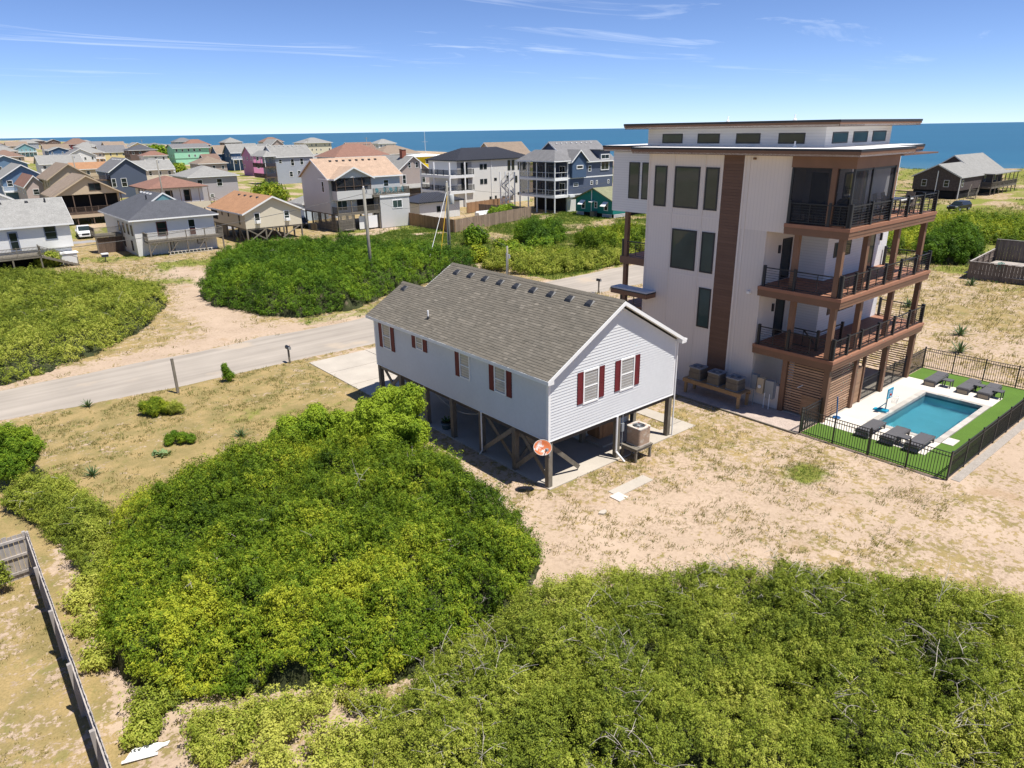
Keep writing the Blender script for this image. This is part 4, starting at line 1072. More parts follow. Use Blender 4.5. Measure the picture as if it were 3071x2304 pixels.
picket_fence('short black picket fence from the corner post of the house to the pool fence', [(13.42, -4.1), (15.25, -4.1)])
picket_fence('short black picket fence between the last brown post and the far pool end', [(25.9, -4.1), (28.39, -4.1)])
picket_fence('black picket fence between the brown posts of the carport', [(19.65, -4.1), (21.94, -4.1), (22.26, -4.1), (25.54, -4.1)])
o = box(None, 'gravel_strip', mat('grey_gravel', (.36, .32, .28), .95, .15, 3, .6, 60, fine=(30, .25)), 13.6, 28.3, -11.28, -10.92, -.1, .02); tag(o, 'strip of grey gravel outside the right pool fence', 'gravel', kind='structure')
# ---- loungers
def lounger(label, x, y, rz):
    A = thing('sun_lounger', label, 'lounger', (x, y, .05), rz, 'grey wicker loungers by the pool')
    b_ = MB(); b_.box(-1.0, 1.0, -.33, -.27, .24, .34); b_.box(-1.0, 1.0, .27, .33, .24, .34); b_.box(-1.0, -.94, -.27, .27, .24, .34); b_.box(.94, 1.0, -.27, .27, .24, .34); b_.build('frame', WICKER, A)
    box(A, 'seat', WICKER, -.94, .25, -.27, .27, .30, .36); beam(A, 'backrest', WICKER, (.25, 0, .335), (.97, 0, .40), .56, .06)
    for sx in (-.95, .92):
        for sy in (-.29, .29): box(A, 'leg', WICKER, sx - .03, sx + .03, sy - .03, sy + .03, 0, .24)
    box(A, 'end_panel', mat('tan_panel', (.3, .25, .19), .8), -1.004, -.992, -.25, .25, .03, .23)
    return A
for y, lb in ((-5.75, 'grey wicker lounger at the far pool end nearest the carport'), (-7.48, 'middle grey wicker lounger at the far pool end'), (-8.52, 'grey wicker lounger at the far right corner of the pool')): lounger(lb, 26.0, y, 0)
for y, lb in ((-6.42, 'grey wicker lounger at the near pool end, leftmost of three'), (-7.58, 'middle grey wicker lounger at the near pool end'), (-8.7, 'grey wicker lounger at the near right corner of the pool')): lounger(lb, 15.95, y, math.pi)
def side_table(label, x, y):
    A = thing('side_table', label, 'side table', (x, y, .05), 0, 'small wicker tables by the pool')
    box(A, 'table_top', WICKER, -.24, .24, -.24, .24, .4, .45)
    for sx in (-.2, .2):
        for sy in (-.2, .2): box(A, 'leg', WICKER, sx - .025, sx + .025, sy - .025, sy + .025, 0, .4)
side_table('small dark table beside the lounger nearest the carport', 25.65, -6.5); side_table('small dark table between the two right far loungers', 26.0, -8.0); side_table('small dark table at the far right pool corner', 25.75, -9.02); side_table('small dark table between the near loungers', 15.6, -8.14)
# ---- pool basketball hoop
BL = mat('bright_blue_plastic', (.012, .32, .50), .4, .06); HO = thing('poolside_basketball_hoop', 'bright blue poolside basketball hoop with white net', 'basketball hoop', (19.2, -5.55, .05), world=True)
b_ = MB(); b_.box(18.95, 19.35, -5.9, -5.45, .05, .17); b_.box(19.0, 19.3, -5.45, -5.2, .05, .13); fixn(b_.build('base', BL, HO))
cyl(HO, 'pole', STEEL, (19.22, -5.75, .15), (19.22, -5.75, 1.25), .035); beam(HO, 'strut', BL, (19.2, -5.4, .15), (19.22, -5.74, .55), .05, .05)
b_ = MB()
for a in ((18.9, 18.98, .85, 1.4), (19.46, 19.54, .85, 1.4), (18.98, 19.46, .85, .93), (18.98, 19.46, 1.32, 1.4)): b_.box(a[0], a[1], -5.86, -5.82, a[2], a[3])
b_.box(19.08, 19.12, -5.86, -5.82, 1.0, 1.22); b_.box(19.32, 19.36, -5.86, -5.82, 1.0, 1.22); b_.box(19.12, 19.32, -5.86, -5.82, 1.18, 1.22); b_.build('backboard_frame', BL, HO)
box(HO, 'backboard', mat('clear_board', (.5, .6, .65), .2), 18.98, 19.46, -5.85, -5.835, .93, 1.32); box(HO, 'bracket', mat('red_orange', (.55, .05, .02), .5), 19.18, 19.26, -5.92, -5.86, 1.0, 1.1)
b_ = MB(); b_.tube([(19.22 + .22 * math.cos(a), -6.12 + .22 * math.sin(a), 1.0) for a in np.linspace(0, 2 * math.pi, 21)], .012, 5); b_.build('rim', WHITE, HO)
b_ = MB()
for i in range(12):
    a = 2 * math.pi * i / 12; b_.tube([(19.22 + .21 * math.cos(a), -6.12 + .21 * math.sin(a), 1.0), (19.22 + .14 * math.cos(a + .5), -6.12 + .14 * math.sin(a + .5), .8), (19.22 + .13 * math.cos(a), -6.12 + .13 * math.sin(a), .62)], .006, 4)
b_.build('net', WHITE, HO)
US = thing('umbrella_stand', 'thin blue pole with a round base leaning by the slat screen', 'pole stand', (16.5, -4.42, .05), world=True)
DB = mat('deep_blue', (.01, .09, .24), .4); cyl(US, 'base', DB, (16.5, -4.45, .05), (16.5, -4.45, .1), .2, 16); cyl(US, 'pole', DB, (16.5, -4.45, .1), (16.5, -4.35, 1.2), .035)
# ---- top deck furniture
def patio_chair(label, x, y, z, rz, m, group):
    A = thing('patio_chair', label, 'chair', (x, y, z), rz, group)
    box(A, 'seat', m, -.24, .24, -.24, .24, .42, .46); beam(A, 'backrest', m, (-.23, 0, .46), (-.33, 0, .98), .46, .03)
    for sx in (-.22, .22):
        for sy in (-.22, .22): box(A, 'leg', BLACK, sx - .015, sx + .015, sy - .015, sy + .015, 0, .42)
    for sy in (-.25, .25): box(A, 'armrest', BLACK, -.24, .24, sy - .02, sy + .02, .64, .67)
TB = thing('patio_table', 'white topped dining table on the top deck', 'table', (23.0, -3.1, Z3))
box(TB, 'table_top', mat('white_table_top', (.7, .69, .66), .4), -.85, .85, -.5, .5, .70, .74)
for sx in (-.7, .7):
    for sy in (-.4, .4): box(TB, 'leg', BLACK, sx - .03, sx + .03, sy - .03, sy + .03, 0, .70)
SLG = mat('taupe_sling', (.22, .19, .16), .8)
for x, y, rz, lb in ((22.5, -3.85, R(90), 'taupe patio chair at the near left side of the deck table'), (23.5, -3.85, R(90), 'taupe patio chair at the near right side of the deck table'), (22.5, -2.35, R(-90), 'taupe patio chair at the wall side left of the deck table'), (23.5, -2.35, R(-90), 'taupe patio chair at the wall side right of the deck table'), (21.85, -3.1, 0, 'taupe patio chair at the left end of the deck table'), (24.2, -3.1, math.pi, 'taupe patio chair at the right end of the deck table')):
    patio_chair(lb, x, y, Z3, rz, SLG, 'chairs round the deck table')
GR = thing('covered_grill', 'barbecue grill under a dark cover in the screened porch', 'grill', (16.3, -3.5, Z3))
fixn(MB().prism([(-.55, 0), (.55, 0), (.57, .8), (.42, 1.12), (.2, 1.2), (-.2, 1.2), (-.42, 1.12), (-.57, .8)], 'y', -.32, .32).build('cover', mat('dark_cover', (.03, .03, .033), .8), GR)); box(GR, 'shelf', BLACK, -.7, .7, -.3, .3, .75, .79)
for i, lb in enumerate(('dark bench chair in the screened porch nearest the wall', 'dark bench chair in the screened porch beside the brown post')): patio_chair(lb, 15.8, -1.8 - i * .95, Z3, 0, BLACK, 'dark chairs in the screened porch')
# ================================================================== NEIGHBOURHOOD
def wallm(name, c): return mat(name, c, .65, .04, .4, stripe=('h', .16, .13))
def vertm(name, c): return mat(name, c, .65, .04, .4, stripe=('v', .32, .13))
def roofm(name, c): return mat(name, c, .92, .16, 1.3, .35, 9, fine=(7, .22, (1, 1, 2.2)))
def hs(name, label, X0, Y0, Wd, Ln, zb, ze, roof, wm_, rm_, trim=WHITE, wy=None, wx=None, stilts=False, fas=True, gl=None, low=None, cat='house', group='beach houses', auto=True, seed=0):
    rng = random.Random(seed + int(X0 * 7 + Y0 * 13))
    P = thing(name, label, cat, (X0, Y0, 0), group=group)
    gl = gl or GLASS
    kind = roof[0]
    g_ax = roof[1] if kind == 'g' else None
    zr = roof[2] if kind == 'g' else roof[1]
    walls(P, wm_, 0, Wd, 0, Ln, zb, ze, g_ax, zr - .12)
    if kind == 'g': rf_ = gable_roof(P, 0, Wd, 0, Ln, ze + .05, zr, g_ax, roof[3], rm_, fm=trim if fas else None)
    else: rf_ = hip_roof(P, 0, Wd, 0, Ln, ze + .05, zr, roof[2], rm_, trim if fas else None)
    if stilts:
        nx, ny = max(2, round(Wd / 2.6) + 1), max(2, round(Ln / 2.6) + 1)
        for i in range(nx):
            for j in range(ny):
                if i in (0, nx - 1) or j in (0, ny - 1) or (i + j) % 2:
                    x = .1 + (Wd - .2) * i / (nx - 1); y = .1 + (Ln - .2) * j / (ny - 1)
                    box(P, 'post', WOOD_G, x - .1, x + .1, y - .1, y + .1, 0, zb)
        box(P, 'floor_frame', WOOD_G, .05, Wd - .05, .05, Ln - .05, zb - .22, zb - .004)
    elif zb > .4:
        walls(P, low or wm_, .25, Wd - .25, .25, Ln - .25, 0, zb - .003)
    if auto:
        fl = []
        z = ze - 2.0
        while z > zb + .2: fl.append(z); z -= 2.75
        if wy is None:
            n = max(1, int(Wd / 2.7)); wy = [(Wd * (i + .5) / n + rng.uniform(-.2, .2), z, rng.choice((.85, .95, 1.1)), rng.choice((1.2, 1.35))) for z in fl for i in range(n) if rng.random() > .15]
        if wx is None:
            n = max(1, int(Ln / 3.2)); wx = [(Ln * (i + .5) / n + rng.uniform(-.3, .3), z, rng.choice((.8, .9)), 1.25) for z in fl for i in range(n) if rng.random() > .25]
    for q_ in wy or []: window(P, 'y', 0, q_[0], q_[1], q_[2], q_[3], q_[4] if len(q_) > 4 else trim, gl, .09, '2', .05)
    for q_ in wx or []: window(P, 'x', 0, q_[0], q_[1], q_[2], q_[3], q_[4] if len(q_) > 4 else trim, gl, .09, '2', .05)
    return P, rf_
def ndeck(P, x0, x1, y0, y1, z, m, sides='syx', base=0.0, h=1.0, th=.25, pm=None, posts=True, roof_at=None):
    """boarded deck on posts; sides: y near (-Y), x left (-X), r right (+X)"""
    n = max(2, int((y1 - y0) / .3))
    if (y1 - y0) < 6:
        for i in range(n): box(P, 'deck_board', m, x0, x1, y0 + (y1 - y0) * i / n + .004, y0 + (y1 - y0) * (i + 1) / n - .004, z - .05, z)
    else: box(P, 'deck', m, x0, x1, y0, y1, z - .05, z)
    box(P, 'deck_frame', pm or m, x0 + .02, x1 - .02, y0 + .02, y1 - .02, z - th, z - .054)
    if 'y' in sides: railing(P, m, (x0 + .06, y0 + .06), (x1 - .06, y0 + .06), z, h)
    if 'x' in sides: railing(P, m, (x0 + .06, y0 + .06), (x0 + .06, y1 - .06), z, h)
    if 'r' in sides: railing(P, m, (x1 - .06, y0 + .06), (x1 - .06, y1 - .06), z, h)
    if posts:
        k = max(2, round((x1 - x0) / 2.6) + 1)
        for i in range(k):
            x = x0 + .12 + (x1 - x0 - .24) * i / (k - 1)
            box(P, 'post', pm or m, x - .08, x + .08, y0 + .04, y0 + .2, base, z - th - .001)
            if roof_at: box(P, 'post', pm or m, x - .07, x + .07, y0 + .05, y0 + .19, z, roof_at)
def stairs(P, m, x0, y0, z0, dx, dy, n, wdt, zb=0.0):
    """flight going down from (x0,y0,z0) along (dx,dy)"""
    d = Vector((dx, dy)); run = d.length / n; d.normalize(); s = Vector((-d.y, d.x)); rise = (z0 - zb) / n
    for i in range(n):
        c = Vector((x0, y0)) + d * (run * (i + .5)); z = z0 - rise * (i + 1) + .02
        a = c - s * wdt / 2; e = c + s * wdt / 2
        beam(P, 'tread', m, (a.x, a.y, z), (e.x, e.y, z), run * .95, .05)
    for k in (-1, 1):
        a = Vector((x0, y0)) + s * k * wdt / 2; e = a + d * run * n
        beam(P, 'stringer', m, (a.x, a.y, z0 - .15), (e.x, e.y, zb + .02), .05, .25); beam(P, 'handrail', m, (a.x, a.y, z0 + .9), (e.x, e.y, zb + .95), .06, .06)
        for f_ in (0.05, .5, .97): q_ = a + d * run * n * f_; zz = z0 + (zb - z0) * f_; box(P, 'rail_post', m, q_.x - .04, q_.x + .04, q_.y - .04, q_.y + .04, max(0, zz - .2), zz + .95)
def vents(rf_, pts, m=VENT):
    for x, y, z in pts:
        o = fixn(MB().add([(x - .2, y - .2, z - .03), (x + .2, y - .2, z - .03), (x + .2, y + .2, z - .03), (x - .2, y + .2, z - .03), (x - .14, y - .14, z + .16), (x + .14, y - .14, z + .16), (x + .14, y + .14, z + .16), (x - .14, y + .14, z + .16)], CF).build('vent', m, rf_))
R_GREY = roofm('grey_shingles', (.25, .245, .23)); R_DARK = roofm('charcoal_shingles', (.085, .088, .10)); R_TAN = roofm('orange_tan_shingles', (.34, .185, .10)); R_PINK = roofm('pinkish_tan_shingles', (.40, .285, .205)); R_BRN = roofm('brown_shingles', (.20, .13, .10)); R_RED = roofm('reddish_shingles', (.22, .12, .09)); R_LGT = roofm('light_grey_shingles', (.26, .255, .24)); R_TPE = roofm('taupe_shingles', (.24, .185, .14)); R_MID = roofm('mid_grey_shingles', (.175, .172, .175))
METAL = mat('black_standing_seam', (.042, .043, .05), .4, .06, .5, spec=.5); OLIVE = roofm('olive_shingles', (.20, .20, .12))
W_WHT = wallm('white_siding', (.70, .69, .66)); W_CRM = wallm('cream_siding', (.62, .56, .44)); W_LGR = wallm('light_grey_siding', (.54, .535, .52)); W_TAN = wallm('tan_siding', (.50, .40, .28)); W_NAVY = wallm('navy_siding', (.085, .105, .155)); W_LAV = wallm('lavender_grey_siding', (.42, .385, .40)); W_GBR = wallm('grey_brown_siding', (.38, .32, .29)); W_PINKW = wallm('pale_pink_siding', (.50, .40, .37)); W_MINT = wallm('mint_siding', (.33, .66, .46)); W_YEL = wallm('pale_yellow_siding', (.70, .57, .28)); W_BYEL = wallm('bright_yellow_siding', (.78, .57, .01)); W_DBL = wallm('deep_blue_siding', (.05, .10, .18)); W_HPNK = wallm('hot_pink_siding', (.56, .22, .38)); W_BLU = wallm('mid_blue_siding', (.12, .20, .31)); W_TEAL = wallm('teal_siding', (.012, .20, .175)); W_AQ = wallm('aqua_siding', (.16, .32, .34)); W_BRN = wallm('brown_siding', (.14, .095, .08)); W_REDW = wallm('red_siding', (.19, .03, .04)); W_GRY = wallm('blue_grey_siding', (.33, .36, .41)); V_WHT = vertm('white_vertical_siding', (.68, .68, .66)); V_NAVY = vertm('navy_board_siding', (.06, .10, .17)); SHAKE = mat('weathered_shakes', (.085, .068, .065), .9, .3, 3, .5, 10, stripe=('h', .18, .35), fine=(9, .3))
DKW = mat('dark_stained_wood', (.12, .085, .065), .85, .2, 2, rnd=.15)
# ---- white house at the lower left (only its right part is in view)
P, rf_ = hs('beach_house', 'white house with mottled grey roof at the left edge, deck and stairs in front', -20, 81.5, 16.1, 8.6, 1.9, 4.95, ('g', 'x', 7.5, .45), W_WHT, R_LGT, fas=True, wx=[], wy=[(15.0 - 1.0, 2.9, 1.3, 1.8, mat('blue_grey_frame', (.2, .23, .29), .6)), (7.3, 2.9, 1.1, 1.1, MATS['blue_grey_frame']), (3, 2.9, 1.1, 1.1, MATS['blue_grey_frame'])])
window(P, 'y', 0, 10.2, 1.92, 1.0, 2.25, MATS['blue_grey_frame'], GLASS, .14, '2', .06, name='door')
ndeck(P, 1.0, 12.2, -3.3, -.02, 1.6, WOOD_G, 'y'); railing(P, WOOD_G, (12.2, -3.3), (12.2, -1.5), 1.6)
stairs(P, WOOD_G, 12.2, -2.4, 1.6, 3.6, 0, 8, 2.0); box(P, 'lean_to', W_WHT, 13.0, 16.0, -1.6, -.02, 0, 1.25); box(P, 'lean_to_roof', MEMB, 12.9, 16.2, -1.7, -.02, 1.252, 1.34)
box(P, 'crawl_shade_plate', DARK, 1.2, 11.8, -.25, -.12, 0, 1.4); vents(rf_, [(10.0, 3.7, 7.15), (12.7, 3.7, 7.15)]); cyl(rf_, 'vent_pipe', VENT, (14.6, 3.5, 6.9), (14.6, 3.5, 7.5), .1)  # near-black plate paints the shade under the deck
# ---- white house with charcoal hip roof
P, rf_ = hs('beach_house', 'white two storey house with charcoal hip roof and long wooden balcony', 2.7, 79.6, 9.9, 16.5, 0, 4.55, ('h', 7.3, .55), W_WHT, R_DARK, wx=[(x, 2.5, .8, 1.35, DKW) for x in (1.2, 3.2, 5.4, 8.0)] + [(2.3, .5, .8, 1.3, DKW), (6.3, .6, .7, 1.3, DKW)], wy=[(3.3, 2.35, 1.25, 1.75, mat('maroon_frame', (.13, .03, .03), .6))])
window(P, 'y', 0, 7.0, 2.05, .95, 2.1, WHITE, GLASS, .1, '2', .05, name='door'); box(P, 'door_panel', MATS['dark_red_door'], 6.62, 7.38, -.06, -.022, 2.12, 2.9)
window(P, 'y', 0, 7.9, .85, 1.1, .75, DKW, GLASS, .09, '1', .05); window(P, 'y', 0, 4.2, .3, .5, 1.5, DKW, GLASS, .09, '1', .05); box(P, 'lower_siding', V_WHT, .16, 9.75, -.02, -.004, .02, 1.95)
ndeck(P, .9, 10.3, -1.9, -.03, 1.95, WOOD_G, 'yxr'); 
for x in (1.1, 3.6, 7.0): beam(P, 'brace', WOOD_G, (x, -1.8, .5), (x + 1.0, -1.8, 1.75), .09, .09)
mesh(P, 'gablet', W_AQ, [(3.2, 3.3, 6.25), (6.7, 3.3, 6.25), (4.95, 3.3, 7.25)], [(0, 1, 2)]); beam(P, 'gablet_trim', WHITE, (3.0, 3.25, 6.1), (4.95, 3.25, 7.38), .1, .16); beam(P, 'gablet_trim', WHITE, (4.95, 3.25, 7.38), (6.9, 3.25, 6.1), .1, .16)
vents(rf_, [(4.4, 7.2 + i * 1.6, 7.05) for i in range(4)], mat('pale_vent', (.5, .5, .5), .6)); cyl(rf_, 'vent_pipe', VENT, (3.4, 5.6, 6.3), (3.4, 5.6, 7.1), .09)
ndeck(P, -3.4, -.03, 6.5, 9.2, 2.3, WOOD_G, 'yx'); 
for i in range(15): box(P, 'shed_board', DKW, -3.2 + i * .2, -3.01 + i * .2, 6.75, 6.8, 0, 2.0)
LD = thing('ladder', 'pale wooden ladder lying along the white house with long balcony', 'ladder', (9, 77.5, 0))
for y, z in ((0, .12), (.3, .42)): beam(LD, 'side_rail', mat('pale_ladder', (.5, .46, .38), .7), (-3.2, y, z), (2.4, y, z), .05, .08)
for i in range(12): beam(LD, 'rung', MATS['pale_ladder'], (-3.0 + i * .47, 0, .12), (-3.0 + i * .47, .3, .42), .05, .05)
# ---- cream cottage on stilts
P, rf_ = hs('beach_house', 'cream cottage on stilts with orange tan roof', 17.2, 80.8, 8.3, 14.2, 1.95, 4.25, ('g', 'y', 6.25, .45), W_CRM, R_TAN, stilts=True, wx=[(2.2, 2.4, .45, 1.5, DKW), (6.5, 3.2, .4, .8, DKW), (9.2, 3.2, .4, .8, DKW)], wy=[(1.75, 2.6, .85, 1.45), (6.1, 2.6, .85, 1.45)])
for x in (1.75, 6.1): box(P, 'window_ac', WHITE, x - .3, x + .3, -.45, -.05, 2.62, 3.0)
for a, c in (((.3, 0, .2), (2.9, 0, 1.8)), ((2.9, .05, .2), (.3, .05, 1.8)), ((5.2, 0, .3), (7.9, 0, 1.8)), ((2.95, 0, .6), (4.0, 0, 1.9)), ((4.9, 0, .6), (3.9, 0, 1.9))): beam(P, 'brace', WOOD_G, a, c, .07, .16)
for j in range(4): beam(P, 'brace', WOOD_G, (0.05, 1.2 + j * 3, .3), (.05, 2.6 + j * 3, 1.8), .07, .16)
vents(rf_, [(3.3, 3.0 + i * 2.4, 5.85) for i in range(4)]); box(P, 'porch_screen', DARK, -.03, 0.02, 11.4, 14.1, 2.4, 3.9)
for j in range(8): box(P, 'skirt_board', WOOD_G, .12, .16, 8.0 + j * .7, 8.66 + j * .7, 0, 1.7)
# ---- three storey grey house with pink tan roof and balconies
P, rf_ = hs('beach_house', 'three storey pale grey house with pinkish tan roof and screened balconies', 31.4, 83.0, 12.6, 9.6, 2.7, 8.15, ('g', 'x', 10.75, .4), W_LGR, R_PINK, stilts=True, wx=[(2.0, 5.8, .8, 1.7)], wy=[(10.0, 6.2, 1.0, 1.1)])
vents(rf_, [(2.5 + i * 1.15, 3.9, 10.3) for i in range(8)])
box(P, 'balcony_wall', W_LGR, .4, 6.4, -1.7, -.02, 4.75, 6.1); box(P, 'screen', SCR, .5, 6.3, -1.62, -1.6, 6.1, 8.0); box(P, 'screen', SCR, .45, .47, -1.6, -.02, 6.1, 8.0); box(P, 'porch_shade_back', DARK, .6, 6.2, -.06, -.02, 6.1, 7.9)  # dark plate behind the screens stands in for the porch's shade
for i in range(5): box(P, 'screen_post', DKW, .4 + i * 1.46, .5 + i * 1.46, -1.7, -1.6, 6.1, 8.05)
box(P, 'screen_rail', DKW, .4, 6.4, -1.7, -1.62, 6.7, 6.76)
gable_roof(P, .3, 6.5, -1.7, 3.0, 8.1, 9.6, 'y', .35, R_PINK, fm=WHITE); mesh(P, 'porch_gable', vertm('grey_board_gable', (.45, .47, .48)), [(.35, -1.66, 8.0), (6.45, -1.66, 8.0), (3.4, -1.66, 9.42)], [(0, 1, 2)])
ndeck(P, .2, 7.6, -1.7, -.02, 2.7, WOOD_G, 'yx', roof_at=4.74); box(P, 'porch_shade_back', DARK, 4.5, 7.5, -.06, -.02, 2.75, 4.7); window(P, 'y', 0, 1.9, 3.0, 1.9, 1.6, WHITE, GLASS_G, .1, 'v', .06)  # lower porch shade is a dark plate on the wall
box(P, 'annex_wall', W_LGR, 7.6, 13.0, -1.9, -.02, 0, 4.95); window(P, 'y', -1.9, 10.7, 2.9, 1.9, 1.35, WHITE, GLASS_G, .12, 'v', .06); ndeck(P, 6.45, 13.1, -2.0, -.03, 5.15, WOOD_G, 'yr', posts=False); box(P, 'annex_trim', WHITE, 7.55, 13.1, -2.03, -1.91, 4.72, 5.1)
for i in range(13): 
    box(P, 'lattice_slat', WOOD_G, .3, 3.0, -1.66, -1.63, .15 + i * .18, .27 + i * .18); box(P, 'lattice_slat', WOOD_G, .02, .05, -1.5, 6.5, .15 + i * .18, .27 + i * .18)
box(P, 'shower_door', WHITE, 5.4, 7.0, -1.64, -1.6, .2, 2.1); box(P, 'shower_door', WHITE, 4.0, 5.2, -1.2, -1.16, .1, 2.1); box(P, 'step', WOOD_G, .9, 2.7, -2.6, -1.75, .3, .4)
for k in range(4): box(P, 'trash_bin_fence', WOOD_G, -2.2, -2.16, 1 + k * .55, 1.5 + k * .55, .3, 1.3)
TQ = mat('teal_plastic', (.01, .20, .26), .5, .06)
def adirondack(label, x, y, z, rz, m, group):
    A = thing('adirondack_chair', label, 'chair', (x, y, z), rz, group)
    beam(A, 'seat', m, (.3, 0, .36), (-.2, 0, .28), .5, .03)
    for i in range(5): beam(A, 'back_slat', m, (-.2, -.2 + i * .1, .28), (-.42, -.24 + i * .12, .98 - .04 * abs(i - 2)), .085, .02)
    for sy in (-.3, .3): box(A, 'arm', m, -.3, .36, sy - .06, sy + .06, .54, .57); box(A, 'leg', m, .26, .31, sy - .04, sy + .04, 0, .54); beam(A, 'leg', m, (.3, sy * .85, .34), (-.45, sy * .85, .02), .03, .1)
for i, x in enumerate((8.0, 9.5, 10.6, 11.6, 12.8)):
    adirondack(('leftmost', 'second', 'middle', 'fourth', 'rightmost')[i] + ' of the five teal chairs on the roof deck of the pinkish roofed house', 31.4 + x, 82.3, 5.15, R(-90), TQ, 'teal chairs on the roof deck')
# ---- pale blue shed behind it
P, rf_ = hs('shed', 'small pale blue outbuilding with white roof left of the pinkish roofed house', 34.0, 99.0, 4.5, 5, 0, 3.0, ('h', 4.4, .4), wallm('pale_blue_siding', (.45, .52, .60)), R_LGT, auto=False, cat='shed', group=None)
# ---- grey brown gable house behind
P, rf_ = hs('beach_house', 'grey brown gabled house with brick chimney behind the black roofed pool house', 67.6, 124.2, 10.4, 13, 2.2, 5.5, ('g', 'y', 9.3, .4), W_GBR, R_GREY, wy=[(2.6, 3.2, 1.0, 2.0), (7.9, 3.2, 1.0, 2.0), (4.2, 6.6, .8, 1.3), (6.2, 6.6, .8, 1.3)])
ndeck(P, -3, 12.5, -3.2, -.03, .4, DKW, 'y', th=.2); mesh(P, 'porch_roof', R_GREY, [(-3.3, -3.6, 2.5), (13, -3.6, 2.5), (13, .0, 3.1), (-3.3, 0, 3.1), (-3.3, -3.6, 2.36), (13, -3.6, 2.36), (13, 0, 2.9), (-3.3, 0, 2.9)], [(0, 1, 2, 3), (7, 6, 5, 4), (0, 4, 5, 1), (1, 5, 6, 2), (3, 7, 4, 0)])
for i in range(7): box(P, 'post', DKW, -2.9 + i * 2.5, -2.75 + i * 2.5, -3.1, -2.95, .4, 2.4)
box(P, 'chimney', mat('red_brick', (.25, .09, .06), .9, .2, 6), 4.3, 5.4, 3.0, 4.1, 8.6, 10.6); box(P, 'chimney_cap', CONC, 4.2, 5.5, 2.9, 4.2, 10.6, 10.75)
# ---- white house with black metal hip roof
P, rf_ = hs('beach_house', 'white three storey house with black metal hip roof and corner porches', 66.0, 97.5, 19.2, 10, 0, 9.0, ('h', 11.2, .5), W_WHT, METAL, trim=BLACK, wx=[], wy=[(6.1, 7.1, .8, 1.0), (7.1, 7.1, .8, 1.0), (6.1, 4.2, .8, 1.0), (7.1, 4.2, .8, 1.0), (9.7, 4.7, .7, .55), (13.0, 4.4, .65, 1.15), (13.4, 6.6, .75, 2.0), (14.5, 6.6, .75, 2.0), (16.2, 6.6, .8, 1.5), (17.6, 6.6, .8, 1.5), (15.3, 4.0, .7, 1.4), (8.4, .6, .75, 1.0), (9.7, .5, .5, 1.2), (16, 1.5, .6, .5), (17.4, 1.5, .6, .5)])
sm2 = MB()
for i in range(44):                                                   # standing seams
    x = -.5 + i * .46; d = min(x + .5, 19.7 - x, 5.5)
    if d > .1: sm2.bar((x, -.5, 9.08), (x, -.5 + d, 9.08 + 2.14 * d / 5.5), .03, .05)
tag(sm2.build('roof_seams', METAL, P), kind='stuff'); sm2 = MB()
for i in range(23):
    y = -.5 + i * .5; d = min(y + .5, 10.5 - y, 5.5)
    if d > .1: sm2.bar((-.5, y, 9.08), (-.5 + d, y, 9.08 + 2.14 * d / 5.5), .03, .05)
tag(sm2.build('roof_seams', METAL, P), kind='stuff')
for z in (3.0, 6.0):
    box(P, 'porch_shade_plate', mat('shaded_porch_wall', (.35, .34, .33), .8), .05, 3.6, -.045, -.004, z + .35, z + 2.6); box(P, 'porch_glass', GLASS, .9, 2.6, -.06, -.046, z + .4, z + 2.5); box(P, 'porch_band', WHITE, -2.2, 3.9, -.5, -.05, z - .3, z + .25); box(P, 'porch_band', WHITE, -2.2, -.02, -.049, 10, z - .3, z + .25)  # greyer wall plate: the porch's shade is put into its colour
    railing(P, BLACK, (-2.1, -.42), (3.8, -.42), z + .25); railing(P, BLACK, (-2.1, -.4), (-2.1, 9.9), z + .25)
    for x, y in ((-2.1, -.4), (1.6, -.4), (-2.1, 5), (-2.1, 9.8)): box(P, 'column', WHITE, x - .13, x + .13, y - .13, y + .13, z + .25, z + 2.7)
for x, y in ((-2.1, -.4), (1.6, -.4), (-2.1, 5), (-2.1, 9.8)): box(P, 'column', WHITE, x - .13, x + .13, y - .13, y + .13, 0, 2.7)
cyl(P, 'downspout', WHITE, (8.6, -.08, 0), (8.6, -.08, 8.9), .07)
for x in (11.3, 12.6): box(P, 'condenser', ACGREY, x, x + .9, -1.2, -.3, .6, 1.5)
# ---- white pool house with black roof
P, rf_ = hs('pool_house', 'low white pool house with black metal hip roof behind the plank fence', 49.0, 85.4, 8.6, 5.4, 0, 2.95, ('h', 4.3, .6), V_WHT, METAL, trim=BLACK, wx=[], wy=[(4.0, 1.1, .8, 1.0)], cat='pool house', group=None)
sm2 = MB()
for i in range(21):
    x = -.6 + i * .46; d = min(x + .6, 9.2 - x, 3.3)
    if d > .1: sm2.bar((x, -.6, 3.03), (x, -.6 + d, 3.03 + 1.27 * d / 3.3), .03, .05)
tag(sm2.build('roof_seams', METAL, P), kind='stuff')
HT = thing('outdoor_sofa_set', 'white built in garden seat inside the plank fence', 'bench', (59.5, 80.5, 0)); box(HT, 'seat', WHITE, -1.6, 1.4, -.6, .4, 0, .6); box(HT, 'backrest', WHITE, -1.6, 1.4, .4, .6, 0, 1.1); box(HT, 'arm', WHITE, -1.8, -1.6, -.6, .6, 0, .9)
